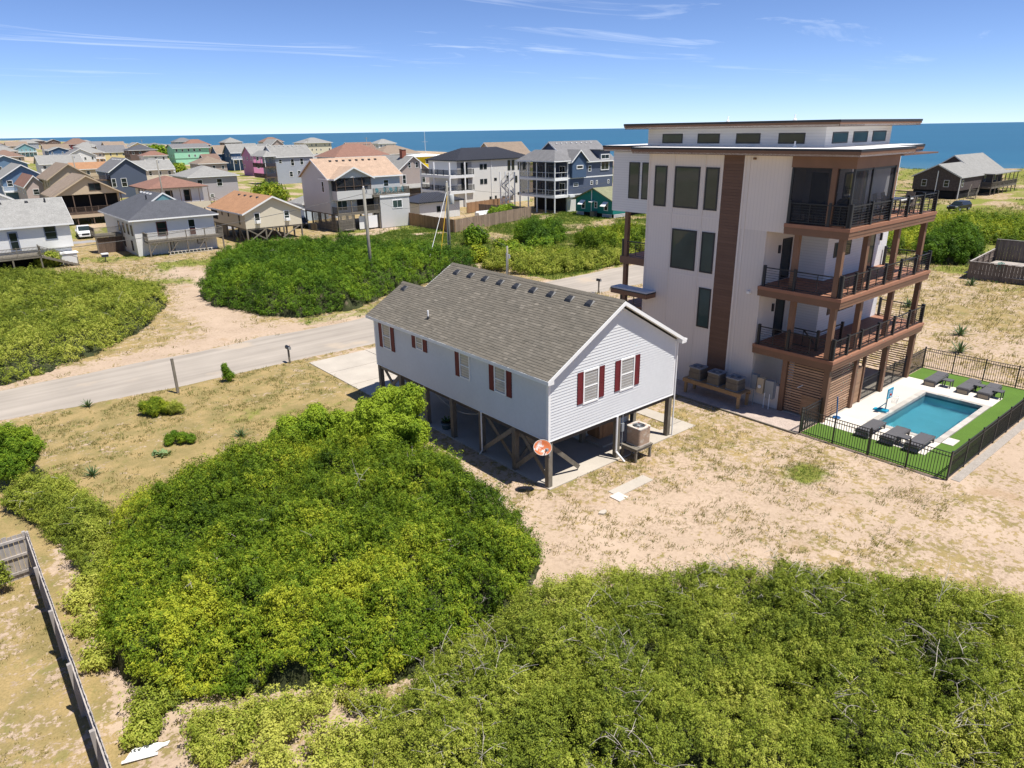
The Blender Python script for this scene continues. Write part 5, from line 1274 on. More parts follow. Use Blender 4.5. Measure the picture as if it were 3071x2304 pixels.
# ---- plank fence round the pool house: every board a part
FB = mat('cedar_fence_board', (.30, .175, .095), .85, .12, 1, rnd=.14, fine=(10, .15, (1, 1, .1))); FG = mat('greying_fence_board', (.25, .185, .135), .85, .12, 1, rnd=.16, fine=(10, .15, (1, 1, .1))); FO = mat('silver_grey_fence_board', (.36, .325, .295), .9, .15, 1.5, rnd=.16, fine=(12, .2, (1, 1, .08)))
def plank_fence(label, p, q, h, m, bw=.2, posts=True, inner=1, rails=(.25, .95, 1.6), group='plank fences', capm=None):
    F = thing('plank_fence', label, 'fence', (p[0], p[1], 0), world=True, group=group)
    p = Vector(p); q = Vector(q); L_ = (q - p).length; d = (q - p) / L_; n_ = Vector((-d.y, d.x)) * inner; k = max(1, int(L_ / bw)); rng = random.Random(int(p.x * 31 + p.y * 17))
    for i in range(k):
        a = p + d * L_ * i / k; c = p + d * (L_ * (i + 1) / k - .012); hh = h + rng.uniform(-.03, .03); jj = n_ * rng.uniform(-.006, .006)
        beam(F, 'board', m, (a.x + jj.x, a.y + jj.y, hh / 2), (c.x + jj.x, c.y + jj.y, hh / 2), .022, hh)
    for z in rails:
        if z < h - .05: beam(F, 'rail', m, (p.x + n_.x * .04, p.y + n_.y * .04, z), (q.x + n_.x * .04, q.y + n_.y * .04, z), .05, .09)
    if posts:
        np_ = max(2, int(L_ / 2.4) + 1)
        for i in range(np_):
            a = p + d * L_ * i / (np_ - 1) + n_ * .11; box(F, 'post', m, a.x - .05, a.x + .05, a.y - .05, a.y + .05, 0, h + .03)
    if capm: beam(F, 'cap', capm, (p.x, p.y, h + .05), (q.x, q.y, h + .05), .14, .04)
    return F
plank_fence('brown plank fence facing the bare sand beside the pinkish roofed house', (44.3, 84.8), (43.6, 67.6), 2.0, FB, .3)
plank_fence('greying plank fence facing the grassy lot', (43.6, 67.6), (64.0, 73.4), 2.0, FG, .3)
plank_fence('brown plank fence running back behind the clipped hedge', (64.0, 73.4), (61.2, 84.5), 1.9, FG, .3, inner=-1); plank_fence('brown plank fence in front of the white three storey house', (61.2, 88.0), (74.0, 91.0), 1.9, FB, .3)
plank_fence('grey plank fence behind the scrub left of the pale blue outbuilding', (33, 121), (60, 125), 1.6, FG, .4)
# ---- navy house with white porches
P, rf_ = hs('beach_house', 'navy blue house with white trimmed stacked porches and grey gable roof', 74.4, 74.8, 12.0, 9.6, 2.9, 9.1, ('g', 'x', 12.4, .4), W_NAVY, R_MID, low=V_WHT, wx=[], wy=[(2.2, 7.3, 1.3, .7), (5.6, 7.0, .8, 1.1), (2.0, 4.5, 1.3, .7), (6.2, 4.6, .75, .75), (7.6, 4.6, .5, .75), (10.8, 4.6, .5, .75)])
box(P, 'bay_wall', V_NAVY, .6, 4.2, -.5, -.02, 6.1, 9.3); window(P, 'y', -.5, 2.5, 7.6, 1.7, .7, WHITE, GLASS, .14, '1', .06); gable_roof(P, .5, 4.3, -.5, 4, 9.3, 11.0, 'y', .35, R_MID, fm=WHITE); mesh(P, 'bay_gable', V_NAVY, [(.6, -.49, 9.25), (4.2, -.49, 9.25), (2.4, -.49, 10.85)], [(0, 1, 2)])
box(P, 'dormer_wall', W_NAVY, 8.2, 11.0, -.05, 3.5, 8.9, 10.7); box(P, 'dormer_roof', R_MID, 8.0, 11.2, -.3, 3.5, 10.7, 10.85)
for z, h in ((7.1, 1.9), (9.05, .95)): window(P, 'y', -.06, 9.65, z, 2.3, h, WHITE, GLASS, .14, 'v', .06)
for z in (5.95, 3.0): box(P, 'trim_band', WHITE, -.02, 12.02, -.03, -.004, z, z + .22)
hip_roof(P, -3.4, .8, 0, 9.6, 9.2, 11.0, .4, R_MID, WHITE)
for z in (3.1, 6.1):
    box(P, 'porch_floor', WHITE, -3.4, -.02, -.1, 9.7, z - .35, z + .05); box(P, 'porch_floor', WHITE, -.02, 1.2, -.65, -.1, z - .35, z + .05) if z < 4 else None
    railing(P, WHITE, (-3.3, 0), (-3.3, 9.6), z + .05, 1.0, bal=1.4); railing(P, WHITE, (-3.3, 0), (-.1, 0), z + .05, 1.0, bal=1.4)
    for y in (0, 2.4, 4.8, 7.2, 9.6): box(P, 'column', WHITE, -3.38, -3.22, y - .08, y + .08, z + .05, z + 2.75)
    box(P, 'column', WHITE, -.2, -.04, -.08, .08, z + .05, z + 2.75); box(P, 'screen', SCR, -3.28, -3.27, .1, 9.5, z + .06, z + 2.7)
    for y in (1.0, 4.0, 7.0): window(P, 'x', 0, y + .5, z + .1, 1.6, 2.0, WHITE, GLASS, .1, 'v', .05, name='door')
for y in (0, 2.4, 4.8, 7.2, 9.6): box(P, 'column', WHITE, -3.38, -3.2, y - .09, y + .09, 0, 2.7)
box(P, 'carport_shade_plate', DARK, -.03, -.005, .5, 9.2, .1, 2.6); vents(rf_, [(.9 + i * 1.3, 4.2, 12.0) for i in range(8)], MATS['pale_vent'])  # carport shade painted as a near-black plate
for k, (za, zb_) in enumerate(((6.1, 4.6), (4.6, 3.1), (3.1, 1.5), (1.5, 0.05))): stairs(P, mat('white_stair', (.6, .6, .58), .6), -4.2 if k % 2 == 0 else -4.2, 11.0 if k % 2 == 0 else 13.4, za, 0, 2.2 if k % 2 == 0 else -2.2, 7, 1.1, zb_)
for y in (10.9, 13.6):
    for x in (-4.8, -3.5): box(P, 'stair_post', WHITE, x - .09, x + .09, y - .09, y + .09, 0, 7.0)
# ---- teal cottage
P, rf_ = hs('cottage', 'small teal cottage with olive roof and propped white shutters', 73.0, 62.4, 9.5, 8.9, .7, 3.0, ('g', 'x', 4.9, .45), W_TEAL, OLIVE, fas=False, wx=[(1.6, 1.2, .9, 1.5), (4.0, 1.5, .7, 1.1), (7.0, 1.2, .9, 1.5)], wy=[(2.6, 1.3, .9, 1.4)], low=DARK, group='beach houses')
for y, w in ((1.6, 1.1), (7.0, 1.1), (4.5, .8)): beam(P, 'propped_shutter', WHITE, (-.06, y, 2.7), (-1.0, y, 2.0 if w > 1 else 2.55), w, .04)
box(P, 'downspout', WHITE, -.1, -.02, 4.95, 5.05, .3, 4.6); box(P, 'window_ac', ACGREY, -.9, -.05, 3.6, 4.5, .1, 1.0)
for i in range(3): box(P, 'skirt_board', WHITE, -.06, -.02, .2, 2.4, .15 + i * .2, .25 + i * .2); box(P, 'skirt_board', WHITE, 0.2, 3.4, -.06, -.02, .15 + i * .2, .25 + i * .2); box(P, 'skirt_board', WHITE, -.06, -.02, 6.8, 8.7, .15 + i * .2, .25 + i * .2)
# ---- second and third rows (measured one by one)
P, rf_ = hs('beach_house', 'tan house with two brown gables and a screened front porch', .9, 126.5, 10.4, 9, 2.0, 5.2, ('g', 'y', 8.3, .5), W_TAN, R_TPE, trim=W_TAN, stilts=True, wx=[(2, 3.4, .5, 1.4, DKW), (4, 3.4, .5, 1.4, DKW), (6, 3.4, .5, 1.4, DKW)], wy=[(6.2, 6.0, 1.9, 1.3, DKW)], group='beach houses')
box(P, 'porch_shade_plate', DARK, .4, 10.0, -.05, -.01, 2.1, 4.9); ndeck(P, .1, 10.3, -2.4, -.06, 2.0, DKW, 'yxr', roof_at=5.0); box(P, 'porch_band', W_TAN, 0, 10.4, -2.45, -2.3, 1.2, 1.75); gable_roof(P, 0, 10.4, -2.4, -.02, 5.2, 8.29, 'y', .5, R_TPE, fm=W_TAN); mesh(P, 'porch_gable', W_TAN, [(0, -2.38, 5.1), (10.4, -2.38, 5.1), (5.2, -2.38, 8.1)], [(0, 1, 2)]); window(P, 'y', -2.38, 6.3, 5.6, 1.9, 1.3, DKW, GLASS, .1, 'v', .05)  # shade of the front porch painted as a near-black sheet
hs('beach_house', 'tall tan wing with brown roof behind the two gabled tan house', 3.7, 147.3, 7.4, 13, 0, 7.0, ('g', 'y', 9.6, .5), W_TAN, R_TPE, trim=W_TAN, wy=[(2.3, 4.6, 1.2, 1.3, DKW)])
P, rf_ = hs('beach_house', 'navy gabled house with white framed windows behind the tan house', 21.2, 181.3, 8.2, 14, 0, 6.5, ('g', 'y', 9.4, .4), W_NAVY, R_MID, wy=[(2.8, 2.6, 1.3, 2.1), (.5, 2.6, 1.0, 2.1)]); vents(rf_, [(3.4, 2 + i * 1.8, 8.9) for i in range(6)], MATS['pale_vent']); ndeck(P, -8.5, -.05, 1, 6, 4.4, DKW, 'yx')
P, rf_ = hs('beach_house', 'low porch house with reddish brown hip roof and white porch wall', 16.8, 126.7, 9.2, 12, 2.4, 5.2, ('h', 7.1, .9), W_WHT, R_RED, trim=DKW, stilts=True, wx=[(2 + i * 2.3, 2.8, .8, 1.9, DKW) for i in range(4)], wy=[(3, 2.6, 1.3, 2.1, DKW), (6.3, 2.6, 1.3, 2.1, DKW)]); box(P, 'porch_wall', W_CRM, -.6, 9.8, -1.9, -1.75, 1.3, 2.5); box(P, 'porch_floor', DKW, -.6, 9.8, -1.75, -.02, 2.2, 2.4)
for i in range(7): box(P, 'porch_post', DKW, -.6 + i * 1.7, -.5 + i * 1.7, -1.85, -1.75, 2.5, 5.0)
stairs(P, WOOD_G, 10.2, -1.2, 2.3, 3.0, -3.4, 9, 1.2)
hs('beach_house', 'long lavender grey house with pale grey roof behind the porch house', 31.6, 153.6, 10.8, 13, 0, 5.5, ('h', 7.7, .5), W_LAV, R_LGT, wy=[(2.2, 3.2, 1.2, 1.7), (6.6, 3.2, 1.3, 1.7), (4.5, .8, .9, .8)])
P, rf_ = hs('beach_house', 'tall grey house with stacked porches and row of roof vents', 68.9, 194.9, 12.2, 10, 0, 8.1, ('g', 'x', 11.2, .4), W_GRY, R_LGT, wy=[(1.6, 6.0, 1.0, 1.2), (5.4, 5.2, 1.1, 2.0), (8.4, 5.4, 1.1, 1.9), (4.6, 2.0, 1.1, 1.6), (7.2, 2.3, 1.0, 1.4)]); vents(rf_, [(.8 + i * 1.4, 4.4, 10.9) for i in range(8)], MATS['pale_vent'])
for z in (2.2, 5.2): ndeck(P, -3.5, -.05, -.6, 9, z, DKW, 'yx', base=0 if z < 3 else 2.2)
for y in (-.5, 3, 6, 8.9): box(P, 'column', WHITE, -3.4, -3.25, y - .08, y + .08, 5.2, 8.2)
hip_roof(P, -3.5, 0, -.6, 9.2, 8.3, 9.8, .3, R_LGT, WHITE)
ROWS = [
 ('hot pink gabled house with pale roof', 80.5, 244, 7.5, 10, 0, 7.4, ('g', 'x', 10.4, .4), W_HPNK, R_LGT), ('deep blue house with tan grey gable roof and white porch', 90.5, 294, 12, 9, 0, 7.5, ('g', 'x', 10.8, .5), W_DBL, R_LGT), ('narrow deep blue house with small steep gable left of the larger blue one', 88, 304, 5, 8, 0, 7, ('g', 'x', 10.2, .4), W_DBL, R_TPE), ('small blue cottage with brown roof in front of the mint house', 76.8, 286, 6, 7, 0, 5, ('g', 'x', 7.2, .4), W_DBL, R_BRN), ('mint green house with dark roof', 92, 382, 17.5, 12, 3.2, 8.5, ('g', 'x', 10.3, .8), W_MINT, R_MID), ('pale yellow two storey house facing the sea', 98, 502, 11, 14, 0, 8, ('g', 'y', 10.6, .4), W_YEL, R_GREY), ('pale yellow wing with flat grey roof right of the larger yellow house', 112, 512, 10, 9, 0, 8.6, ('h', 10, .5), W_YEL, R_MID), ('low white house with orange red roof left of the mint house', 67.5, 341, 10, 8, 2.4, 6, ('h', 8.0, .5), W_WHT, R_RED), ('grey hip roofed house with tan walls and balcony', 50, 404, 13.6, 12, 0, 7, ('h', 10.2, .8), W_TAN, R_GREY), ('blue porch house with white balcony railings', 52.7, 497, 11, 16, 2.6, 7, ('g', 'y', 9.0, .5), W_DBL, R_GREY), ('aqua gabled house with white balcony far left', 56, 682, 13.5, 14, 0, 6.6, ('g', 'y', 10.2, .5), W_AQ, R_GREY), ('blue gabled house with wide pale roof at the left edge', 1.5, 255, 11.5, 20, 0, 7, ('g', 'y', 9.6, .5), W_BLU, R_GREY), ('blue house with white porch and stairs at the left edge', -1.6, 174, 8.2, 16, 2.4, 6.4, ('g', 'y', 9.0, .5), W_BLU, R_GREY), ('pale pink house with red roof beside the tan house', .6, 157, 3.4, 15, 0, 5.4, ('g', 'y', 7.3, .4), W_PINKW, R_RED), ('large house with red walls and long brown roof on the skyline', 104, 770, 23, 18, 0, 8, ('h', 13.3, .8), W_REDW, R_BRN), ('plain grey roofed house in front of the red walled one', 100, 640, 16, 12, 0, 8, ('g', 'x', 11, .5), W_GRY, R_MID), ('low tan gabled house with white porch in the middle rows', 46.7, 255, 9, 10, 0, 4.6, ('g', 'y', 7.0, .5), W_CRM, R_GREY), ('brown red hip roofed house behind the pinkish roofed one', 76, 169, 17, 12, 0, 8, ('h', 11.4, .7), W_BRN, R_RED), ('beige three storey house with hip roof before the sea', 183, 425, 18.5, 16, 0, 8.6, ('h', 11.8, .9), W_CRM, R_LGT), ('small dark house with grey hip roof on the seafront', 169, 530, 12.5, 12, 0, 9, ('h', 12.4, .7), W_BRN, R_GREY), ('grey gabled house on the seafront left of the roof vents row', 147, 392, 9, 14, 0, 8, ('g', 'y', 11.6, .5), W_GBR, R_LGT), ('wide taupe hip roofed house close to the beach', 128, 234, 18, 14, 0, 6.2, ('h', 9.4, .8), W_GBR, R_TPE), ('bright yellow flat roofed house', 90.8, 152, 11.5, 9, 0, 8, ('h', 8.5, .6), W_BYEL, MEMB), ('tan roofed gabled house left of the pale yellow one', 78, 465, 10.5, 16, 0, 8, ('g', 'x', 11.6, .5), W_GBR, R_TPE), ('cream yellow house behind the grey hip roofed one', 66, 424, 13, 12, 0, 6.6, ('g', 'x', 10, .4), W_YEL, R_MID), ('brown gabled house near the horizon', 167, 1326, 18, 20, 0, 8, ('g', 'y', 11.6, .8), W_BRN, R_GREY), ('long low grey brown house near the horizon', 185, 1700, 30, 25, 0, 8, ('h', 12, 1.0), W_BRN, R_GREY), ('reddish brown roofed house behind the mint house', 112, 430, 14, 10, 0, 9, ('h', 12.2, .6), W_BRN, R_RED), ('light grey roofed house between the tall grey house and the pinkish roof', 84, 212, 13, 9, 0, 5.2, ('g', 'x', 7.8, .4), W_GRY, R_LGT), ('grey gabled roof peeking above the black metal roof', 110, 140, 13, 9, 0, 8, ('g', 'x', 11.3, .5), W_GBR, R_TPE), ('grey cottage with dormer in the left middle rows', 22, 300, 14, 12, 0, 5.4, ('g', 'x', 8.2, .5), W_WHT, R_GREY), ('low orange roofed shed behind the tan house', 27, 268, 12, 8, 0, 4.2, ('g', 'x', 6.2, .4), W_TAN, R_TAN), ('small white porch house at the left edge', -10, 132, 5.6, 9, 0, 4.6, ('g', 'y', 6.2, .4), W_WHT, R_LGT), ('grey roofed house at the far left edge', 28, 560, 16, 14, 0, 6.4, ('h', 9.6, .6), W_CRM, R_GREY), ('dark roofed house at the far left behind the grey one', 40, 760, 20, 18, 0, 7, ('h', 11, .7), W_BRN, R_MID), ('weathered brown house on the far left skyline', 60, 1050, 24, 20, 0, 8, ('h', 12, .8), W_BRN, R_BRN), ('grey house on the far left skyline', 110, 1180, 26, 18, 0, 7.6, ('h', 12, .8), W_GRY, R_GREY), ('taupe roofed house at the far left between grey roofs', 70, 880, 18, 16, 0, 7, ('g', 'x', 11, .6), W_TAN, R_TPE), ('pale cottage row end house near the far beach', 150, 980, 18, 14, 0, 7.5, ('h', 11, .6), W_WHT, R_LGT), ('dark grey beach house by the far shore', 215, 820, 20, 16, 0, 8, ('h', 12, .7), W_GRY, R_MID),
 ('beige bungalow with grey roof right of the navy gabled house', 36, 222, 11, 9, 0, 5, ('g', 'x', 7.4, .5), W_CRM, R_GREY), ('grey shingled house between the pink and the lavender grey houses', 58, 232, 9, 10, 0, 5.5, ('h', 7.8, .5), W_GBR, R_TPE), ('white gabled house behind the grey cottage with dormer', 38, 345, 11, 12, 0, 7, ('g', 'y', 9.8, .5), W_WHT, R_MID), ('taupe house with brown hip roof in the left rows', 14, 385, 13, 12, 0, 6.5, ('h', 9.4, .6), W_TAN, R_BRN), ('grey house with charcoal roof in the far middle rows', 120, 345, 12, 10, 0, 7.4, ('h', 10, .6), W_GRY, R_DARK), ('cream house with brown gable roof by the far dunes', 150, 300, 13, 11, 0, 7, ('g', 'x', 10, .6), W_CRM, R_BRN), ('blue grey house with pale gable beyond the pink house', 104, 300, 10, 11, 0, 7.2, ('g', 'y', 10.4, .5), W_GRY, R_LGT), ('brown house with dark hip roof left of the mint house', 74, 395, 13, 12, 0, 7.6, ('h', 10.2, .6), W_BRN, R_DARK), ('pale house with tan roof behind the blue porch house', 62, 580, 15, 14, 0, 7, ('g', 'x', 10, .6), W_WHT, R_TPE), ('grey brown house right of the blue porch house', 82, 585, 15, 12, 0, 7.6, ('h', 10.8, .6), W_GBR, R_GREY), ('dark shingled house left of the aqua gabled one', 20, 640, 18, 14, 0, 6.6, ('h', 10, .6), W_BRN, R_GREY), ('tan seafront house far left of the flagpole', 210, 560, 16, 12, 0, 8.4, ('h', 12, .7), W_TAN, R_BRN), ('white seafront house with flat grey roof by the far beach', 205, 370, 12, 10, 0, 8, ('h', 10.5, .6), W_WHT, R_LGT)]
for k, (lb, *a) in enumerate(ROWS):
    P, rf_ = hs('beach_house', lb, *a)
    if 'balcony' in lb or 'porch' in lb: ndeck(P, -.3, a[2] + .3, -2.0, -.03, max(2.5, a[5] - 2.9), WHITE if 'white' in lb or 'balcony' in lb else DKW, 'yx')
# ---- brown shake beach house on the right
P, rf_ = hs('beach_house', 'weathered dark shake house on the dune at the right, low grey roof', 143.3, 33.5, 12.5, 8.8, 1.6, 4.4, ('g', 'x', 6.7, .3), SHAKE, R_GREY, trim=mat('pale_grey_trim', (.5, .5, .5), .6), wx=[(2.4, 2.3, 1.0, 1.35), (6.6, 2.3, 1.0, 1.35)], wy=[(1.6, 2.3, .9, 1.4)], low=DARK)
cyl(P, 'downspout', WHITE, (-.15, 4.2, .6), (-.15, 4.2, 5.4), .09); cyl(P, 'downspout', WHITE, (-.12, -.12, 0), (-.12, -.12, 4.3), .09); stairs(P, WOOD_G, 5.5, -1.2, 1.8, -3.0, -.6, 8, 1.4)
for y in (2.2, 6.2): box(P, 'crawl_shade_patch', DARK, -.02, 0, y - 1.4, y + 1.4, .1, 1.3)  # near-black patches paint the shade below the floor
P, rf_ = hs('beach_house', 'rear wing of the shake house with higher grey roof and long porch', 155.9, 34.5, 16.0, 10, 1.6, 4.5, ('g', 'x', 8.0, .5), SHAKE, R_GREY, trim=MATS['pale_grey_trim'], wx=[], low=DARK); ndeck(P, 0, 16, -3.0, -.03, 1.6, WOOD_G, 'yxr', roof_at=4.2); box(P, 'porch_roof', R_GREY, -.3, 16.3, -3.3, .2, 4.22, 4.4)
FD_ = mat('brown_grey_board', (.15, .12, .10), .9, .15, 1.5, rnd=.2, fine=(12, .2, (1, 1, .08)))
# ---- grey plank deck enclosure at the right edge
plank_fence('weathered grey plank windbreak facing the dunes at the right edge', (60.0, 3.9), (61.2, -8), 1.7, FD_, .28, capm=FO); plank_fence('weathered grey plank windbreak end by the round bush', (60.0, 3.9), (70, 4.8), 1.7, FD_, .28, inner=-1, capm=FO); plank_fence('taller grey plank wall behind the sun deck at the right edge', (70, 4.8), (70.8, -8), 2.7, FD_, .28, capm=FO)
SD = thing('sun_deck', 'weathered grey deck floor inside the plank windbreak', 'deck', (65, -2, 0), world=True)
for i in range(40): box(SD, 'board', FO, 60.3, 69.8, -8 + i * .31, -7.7 + i * .31, .5, .55)
adirondack('light blue chair on the windbreak deck at the right edge', 65.5, -1.8, .55, R(200), mat('light_blue_plastic', (.25, .42, .6), .5), None); adirondack('teal chair on the windbreak deck near its corner', 62.5, 2.0, .55, R(190), mat('sea_green_plastic', (.05, .35, .26), .5), None)
# ---- foreground plank fence lower left
plank_fence('long silver grey plank fence running along the lawn at the lower left', (-17.62, 7.57), (-17.58, -6.5), 1.69, FO, .145, inner=-1, rails=(.25, .9, 1.5), group=None); plank_fence('short silver grey plank fence with two rails at the left edge', (-17.64, 7.57), (-24, 7.5), 1.69, FO, .145, inner=1, rails=(.25, .9, 1.5), group=None)
# ================================================================== VEGETATION
def leaf_mesh(name, m, parent, pos, nrm, size, tint, rng, asp=.56):
    """rhombic leaves at pos, facing nrm, random spin"""
    n = len(pos)
    r_ = rng.normal(size=(n, 3)); ax = np.cross(nrm, r_); ax /= np.linalg.norm(ax, axis=1, keepdims=True) + 1e-9
    bx = np.cross(nrm, ax)
    l = (size * (0.7 + 0.6 * rng.random(n)))[:, None]; w = l * asp
    fold = nrm * l * .12
    v = np.stack([pos - ax * l * .5, pos + bx * w * .5 + fold, pos + ax * l * .5, pos - bx * w * .5 + fold], 1).reshape(-1, 3)
    return quad_mesh(name, m, parent, v, np.repeat(tint, 4))
def quad_mesh(name, m, parent, v, tint):
    me = bpy.data.meshes.new(name)
    off = OFF.get(parent, Vector((0, 0, 0)))
    v = v - np.array(off)
    n = len(v) // 4
    me.vertices.add(len(v)); me.vertices.foreach_set('co', v.astype(np.float32).ravel())
    me.loops.add(len(v)); me.loops.foreach_set('vertex_index', np.arange(len(v), dtype=np.int32))
    me.polygons.add(n); me.polygons.foreach_set('loop_start', np.arange(0, len(v), 4, dtype=np.int32))
    me.update()
    a = me.attributes.new('tint', 'FLOAT', 'POINT'); a.data.foreach_set('value', np.clip(tint, 0, 1).astype(np.float32))
    me.materials.append(m)
    return tag(link(name, me, parent), kind='stuff')
def sprig_me(m, seed, k=15):
    """one leafy sprig, 1 unit long: the shared mesh every sprig of a thicket uses"""
    rng = np.random.default_rng(seed)
    t_ = np.sort(rng.random(k)); an = np.arange(k) * 2.4 + rng.random(k)
    rad = .12 + .26 * np.sin(np.pi * np.minimum(t_ + .15, 1)); pos = np.stack([np.cos(an) * rad, np.sin(an) * rad, t_], -1) + rng.normal(size=(k, 3)) * .05
    nr = np.stack([np.cos(an) * .45, np.sin(an) * .45, np.full(k, .8)], -1) + rng.normal(size=(k, 3)) * .35; nr /= np.linalg.norm(nr, axis=1, keepdims=True)
    ax = np.stack([np.cos(an), np.sin(an), np.full(k, .35)], -1); ax -= nr * (ax * nr).sum(1, keepdims=True); ax /= np.linalg.norm(ax, axis=1, keepdims=True); bx = np.cross(nr, ax)
    l = (.32 * (.7 + .6 * rng.random(k)))[:, None]; w = l * .52
    v = np.stack([pos - ax * l * .5, pos + bx * w * .5 + nr * l * .06, pos + ax * l * .5, pos - bx * w * .5 + nr * l * .06], 1).reshape(-1, 3)
    me = bpy.data.meshes.new('sprig'); me.from_pydata(v.tolist(), [], [(4 * i, 4 * i + 1, 4 * i + 2, 4 * i + 3) for i in range(k)])
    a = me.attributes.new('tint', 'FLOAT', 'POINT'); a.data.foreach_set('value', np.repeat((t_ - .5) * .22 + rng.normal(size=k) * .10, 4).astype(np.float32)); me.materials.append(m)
    return me
GN = {}
def sprig_group(m):
    if m in GN: return GN[m]
    g = bpy.data.node_groups.new('sprigs', 'GeometryNodeTree'); g.interface.new_socket('Geometry', in_out='INPUT', socket_type='NodeSocketGeometry'); g.interface.new_socket('Geometry', in_out='OUTPUT', socket_type='NodeSocketGeometry')
    A = g.nodes.new; i_ = A('NodeGroupInput'); o_ = A('NodeGroupOutput'); ip = A('GeometryNodeInstanceOnPoints'); jn = A('GeometryNodeJoinGeometry')
    for k in range(5):
        ob = bpy.data.objects.new('sprig_source', sprig_me(m, 300 + k)); oi = A('GeometryNodeObjectInfo'); oi.inputs['Object'].default_value = ob; oi.inputs['As Instance'].default_value = True; g.links.new(oi.outputs['Geometry'], jn.inputs[0])
    g.links.new(i_.outputs[0], ip.inputs['Points']); g.links.new(jn.outputs[0], ip.inputs['Instance']); ip.inputs['Pick Instance'].default_value = True
    for nm, ty, sk in (('rot', 'FLOAT_VECTOR', 'Rotation'), ('scl', 'FLOAT', 'Scale'), ('pick', 'INT', 'Instance Index')):
        na = A('GeometryNodeInputNamedAttribute'); na.data_type = ty; na.inputs['Name'].default_value = nm; g.links.new(na.outputs['Attribute'], ip.inputs[sk])
    g.links.new(ip.outputs[0], o_.inputs[0]); GN[m] = g
    return g
def sprigs(name, m, parent, pos, dirn, scl, tint, rng):
    """a cloud of points, each carrying one sprig"""
    n = len(pos); me = bpy.data.meshes.new(name); me.vertices.add(n); me.vertices.foreach_set('co', (pos - np.array(OFF.get(parent, (0, 0, 0)))).astype(np.float32).ravel())
    z = dirn / np.linalg.norm(dirn, axis=1, keepdims=True); r_ = rng.normal(size=(n, 3)); x = np.cross(r_, z); x /= np.linalg.norm(x, axis=1, keepdims=True); y = np.cross(z, x)
    ry = -np.arcsin(np.clip(x[:, 2], -1, 1)); rx = np.arctan2(y[:, 2], z[:, 2]); rz = np.arctan2(x[:, 1], x[:, 0])
    a = me.attributes.new('rot', 'FLOAT_VECTOR', 'POINT'); a.data.foreach_set('vector', np.stack([rx, ry, rz], -1).astype(np.float32).ravel())
    a = me.attributes.new('scl', 'FLOAT', 'POINT'); a.data.foreach_set('value', scl.astype(np.float32)); a = me.attributes.new('sprig_tint', 'FLOAT', 'POINT'); a.data.foreach_set('value', tint.astype(np.float32))
    a = me.attributes.new('pick', 'INT', 'POINT'); a.data.foreach_set('value', rng.integers(0, 5, n).astype(np.int32)); me.update()
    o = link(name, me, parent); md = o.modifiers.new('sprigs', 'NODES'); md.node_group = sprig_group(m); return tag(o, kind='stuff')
LEAF = leafmat('bright_leaf', (.028, .062, .006), (.145, .225, .014), (.42, .44, .036))
LEAF_O = leafmat('olive_leaf', (.082, .122, .016), (.245, .295, .033), (.46, .465, .09))
LEAF_D = leafmat('deep_green_leaf', (.034, .085, .008), (.115, .215, .014), (.27, .36, .026))
SHADE_HULL = mat('shade_dark_foliage', (.042, .05, .018), .95, .35, 2.2, .6, 9, fine=(13, .45), wear=((.13, .105, .07), 1.1, .62))  # inner leaves and twigs, coloured extra dark so canopy gaps look shaded
TWIG = mat('dead_grey_twig', (.40, .36, .30), .9, .2, 5)
BARK = mat('bark', (.13, .105, .085), .95, .25, 6)
def worley(x, y, cell, seed):
    """distance to the nearest clump centre (in cells) and that clump's random number"""
    gx_ = np.floor(x / cell).astype(np.int64); gy_ = np.floor(y / cell).astype(np.int64)
    best = np.full(x.shape, 9.0); rid = np.zeros(x.shape)
    def h(a, b_, k):
        n = (a * 374761393 + b_ * 668265263 + (seed + k) * 1442695041) & 0xFFFFFFFF
        n = ((n ^ (n >> 13)) * 1274126177) & 0xFFFFFFFF
        return ((n ^ (n >> 16)) & 0xFFFF) / 65535.0
    for dx in (-1, 0, 1):
        for dy in (-1, 0, 1):
            a, b_ = gx_ + dx, gy_ + dy
            d = np.hypot(x / cell - (a + .15 + .7 * h(a, b_, 1)), y / cell - (b_ + .15 + .7 * h(a, b_, 2)))
            k = d < best; best = np.where(k, d, best); rid = np.where(k, h(a, b_, 3), rid)
    return best, rid
def canopy(poly, h, ramp, seed, lump, base=0.0, clump=.5):
    """height function of a thicket: hummocks built of leafy clumps"""
    def H(x, y):
        d = edist(x, y, poly); ins = inpoly(x, y, poly)
        d = np.where(ins, np.maximum(d + (fbm(x / 1.1, y / 1.1, seed + 3) - .5) * ramp * .7, .03), 0)
        e = np.clip(d / ramp, 0, 1); e = np.sqrt(np.maximum(0, 1 - (1 - e) ** 2))
        big = fbm(x / lump, y / lump, seed, 3)
        wx = x + (fbm(x / clump, y / clump, seed + 61, 2) - .5) * clump * 2.2; wy = y + (fbm(x / clump, y / clump, seed + 62, 2) - .5) * clump * 2.2
        f1, r1 = worley(wx, wy, clump * 3.0, seed + 70); f2, r2 = worley(wx, wy, clump, seed + 71)
        amp = min(1.0, h / 1.4) * clump / .5
        return e * (h * (.40 + .80 * big) + ((.55 + .5 * r1) * (1 - np.minimum(f1 / .75, 1.2) ** 2) * 1.25 + (.55 + .75 * r2) * (1 - np.minimum(f2 / .62, 1.1) ** 2) * .62) * amp) + base
    return H
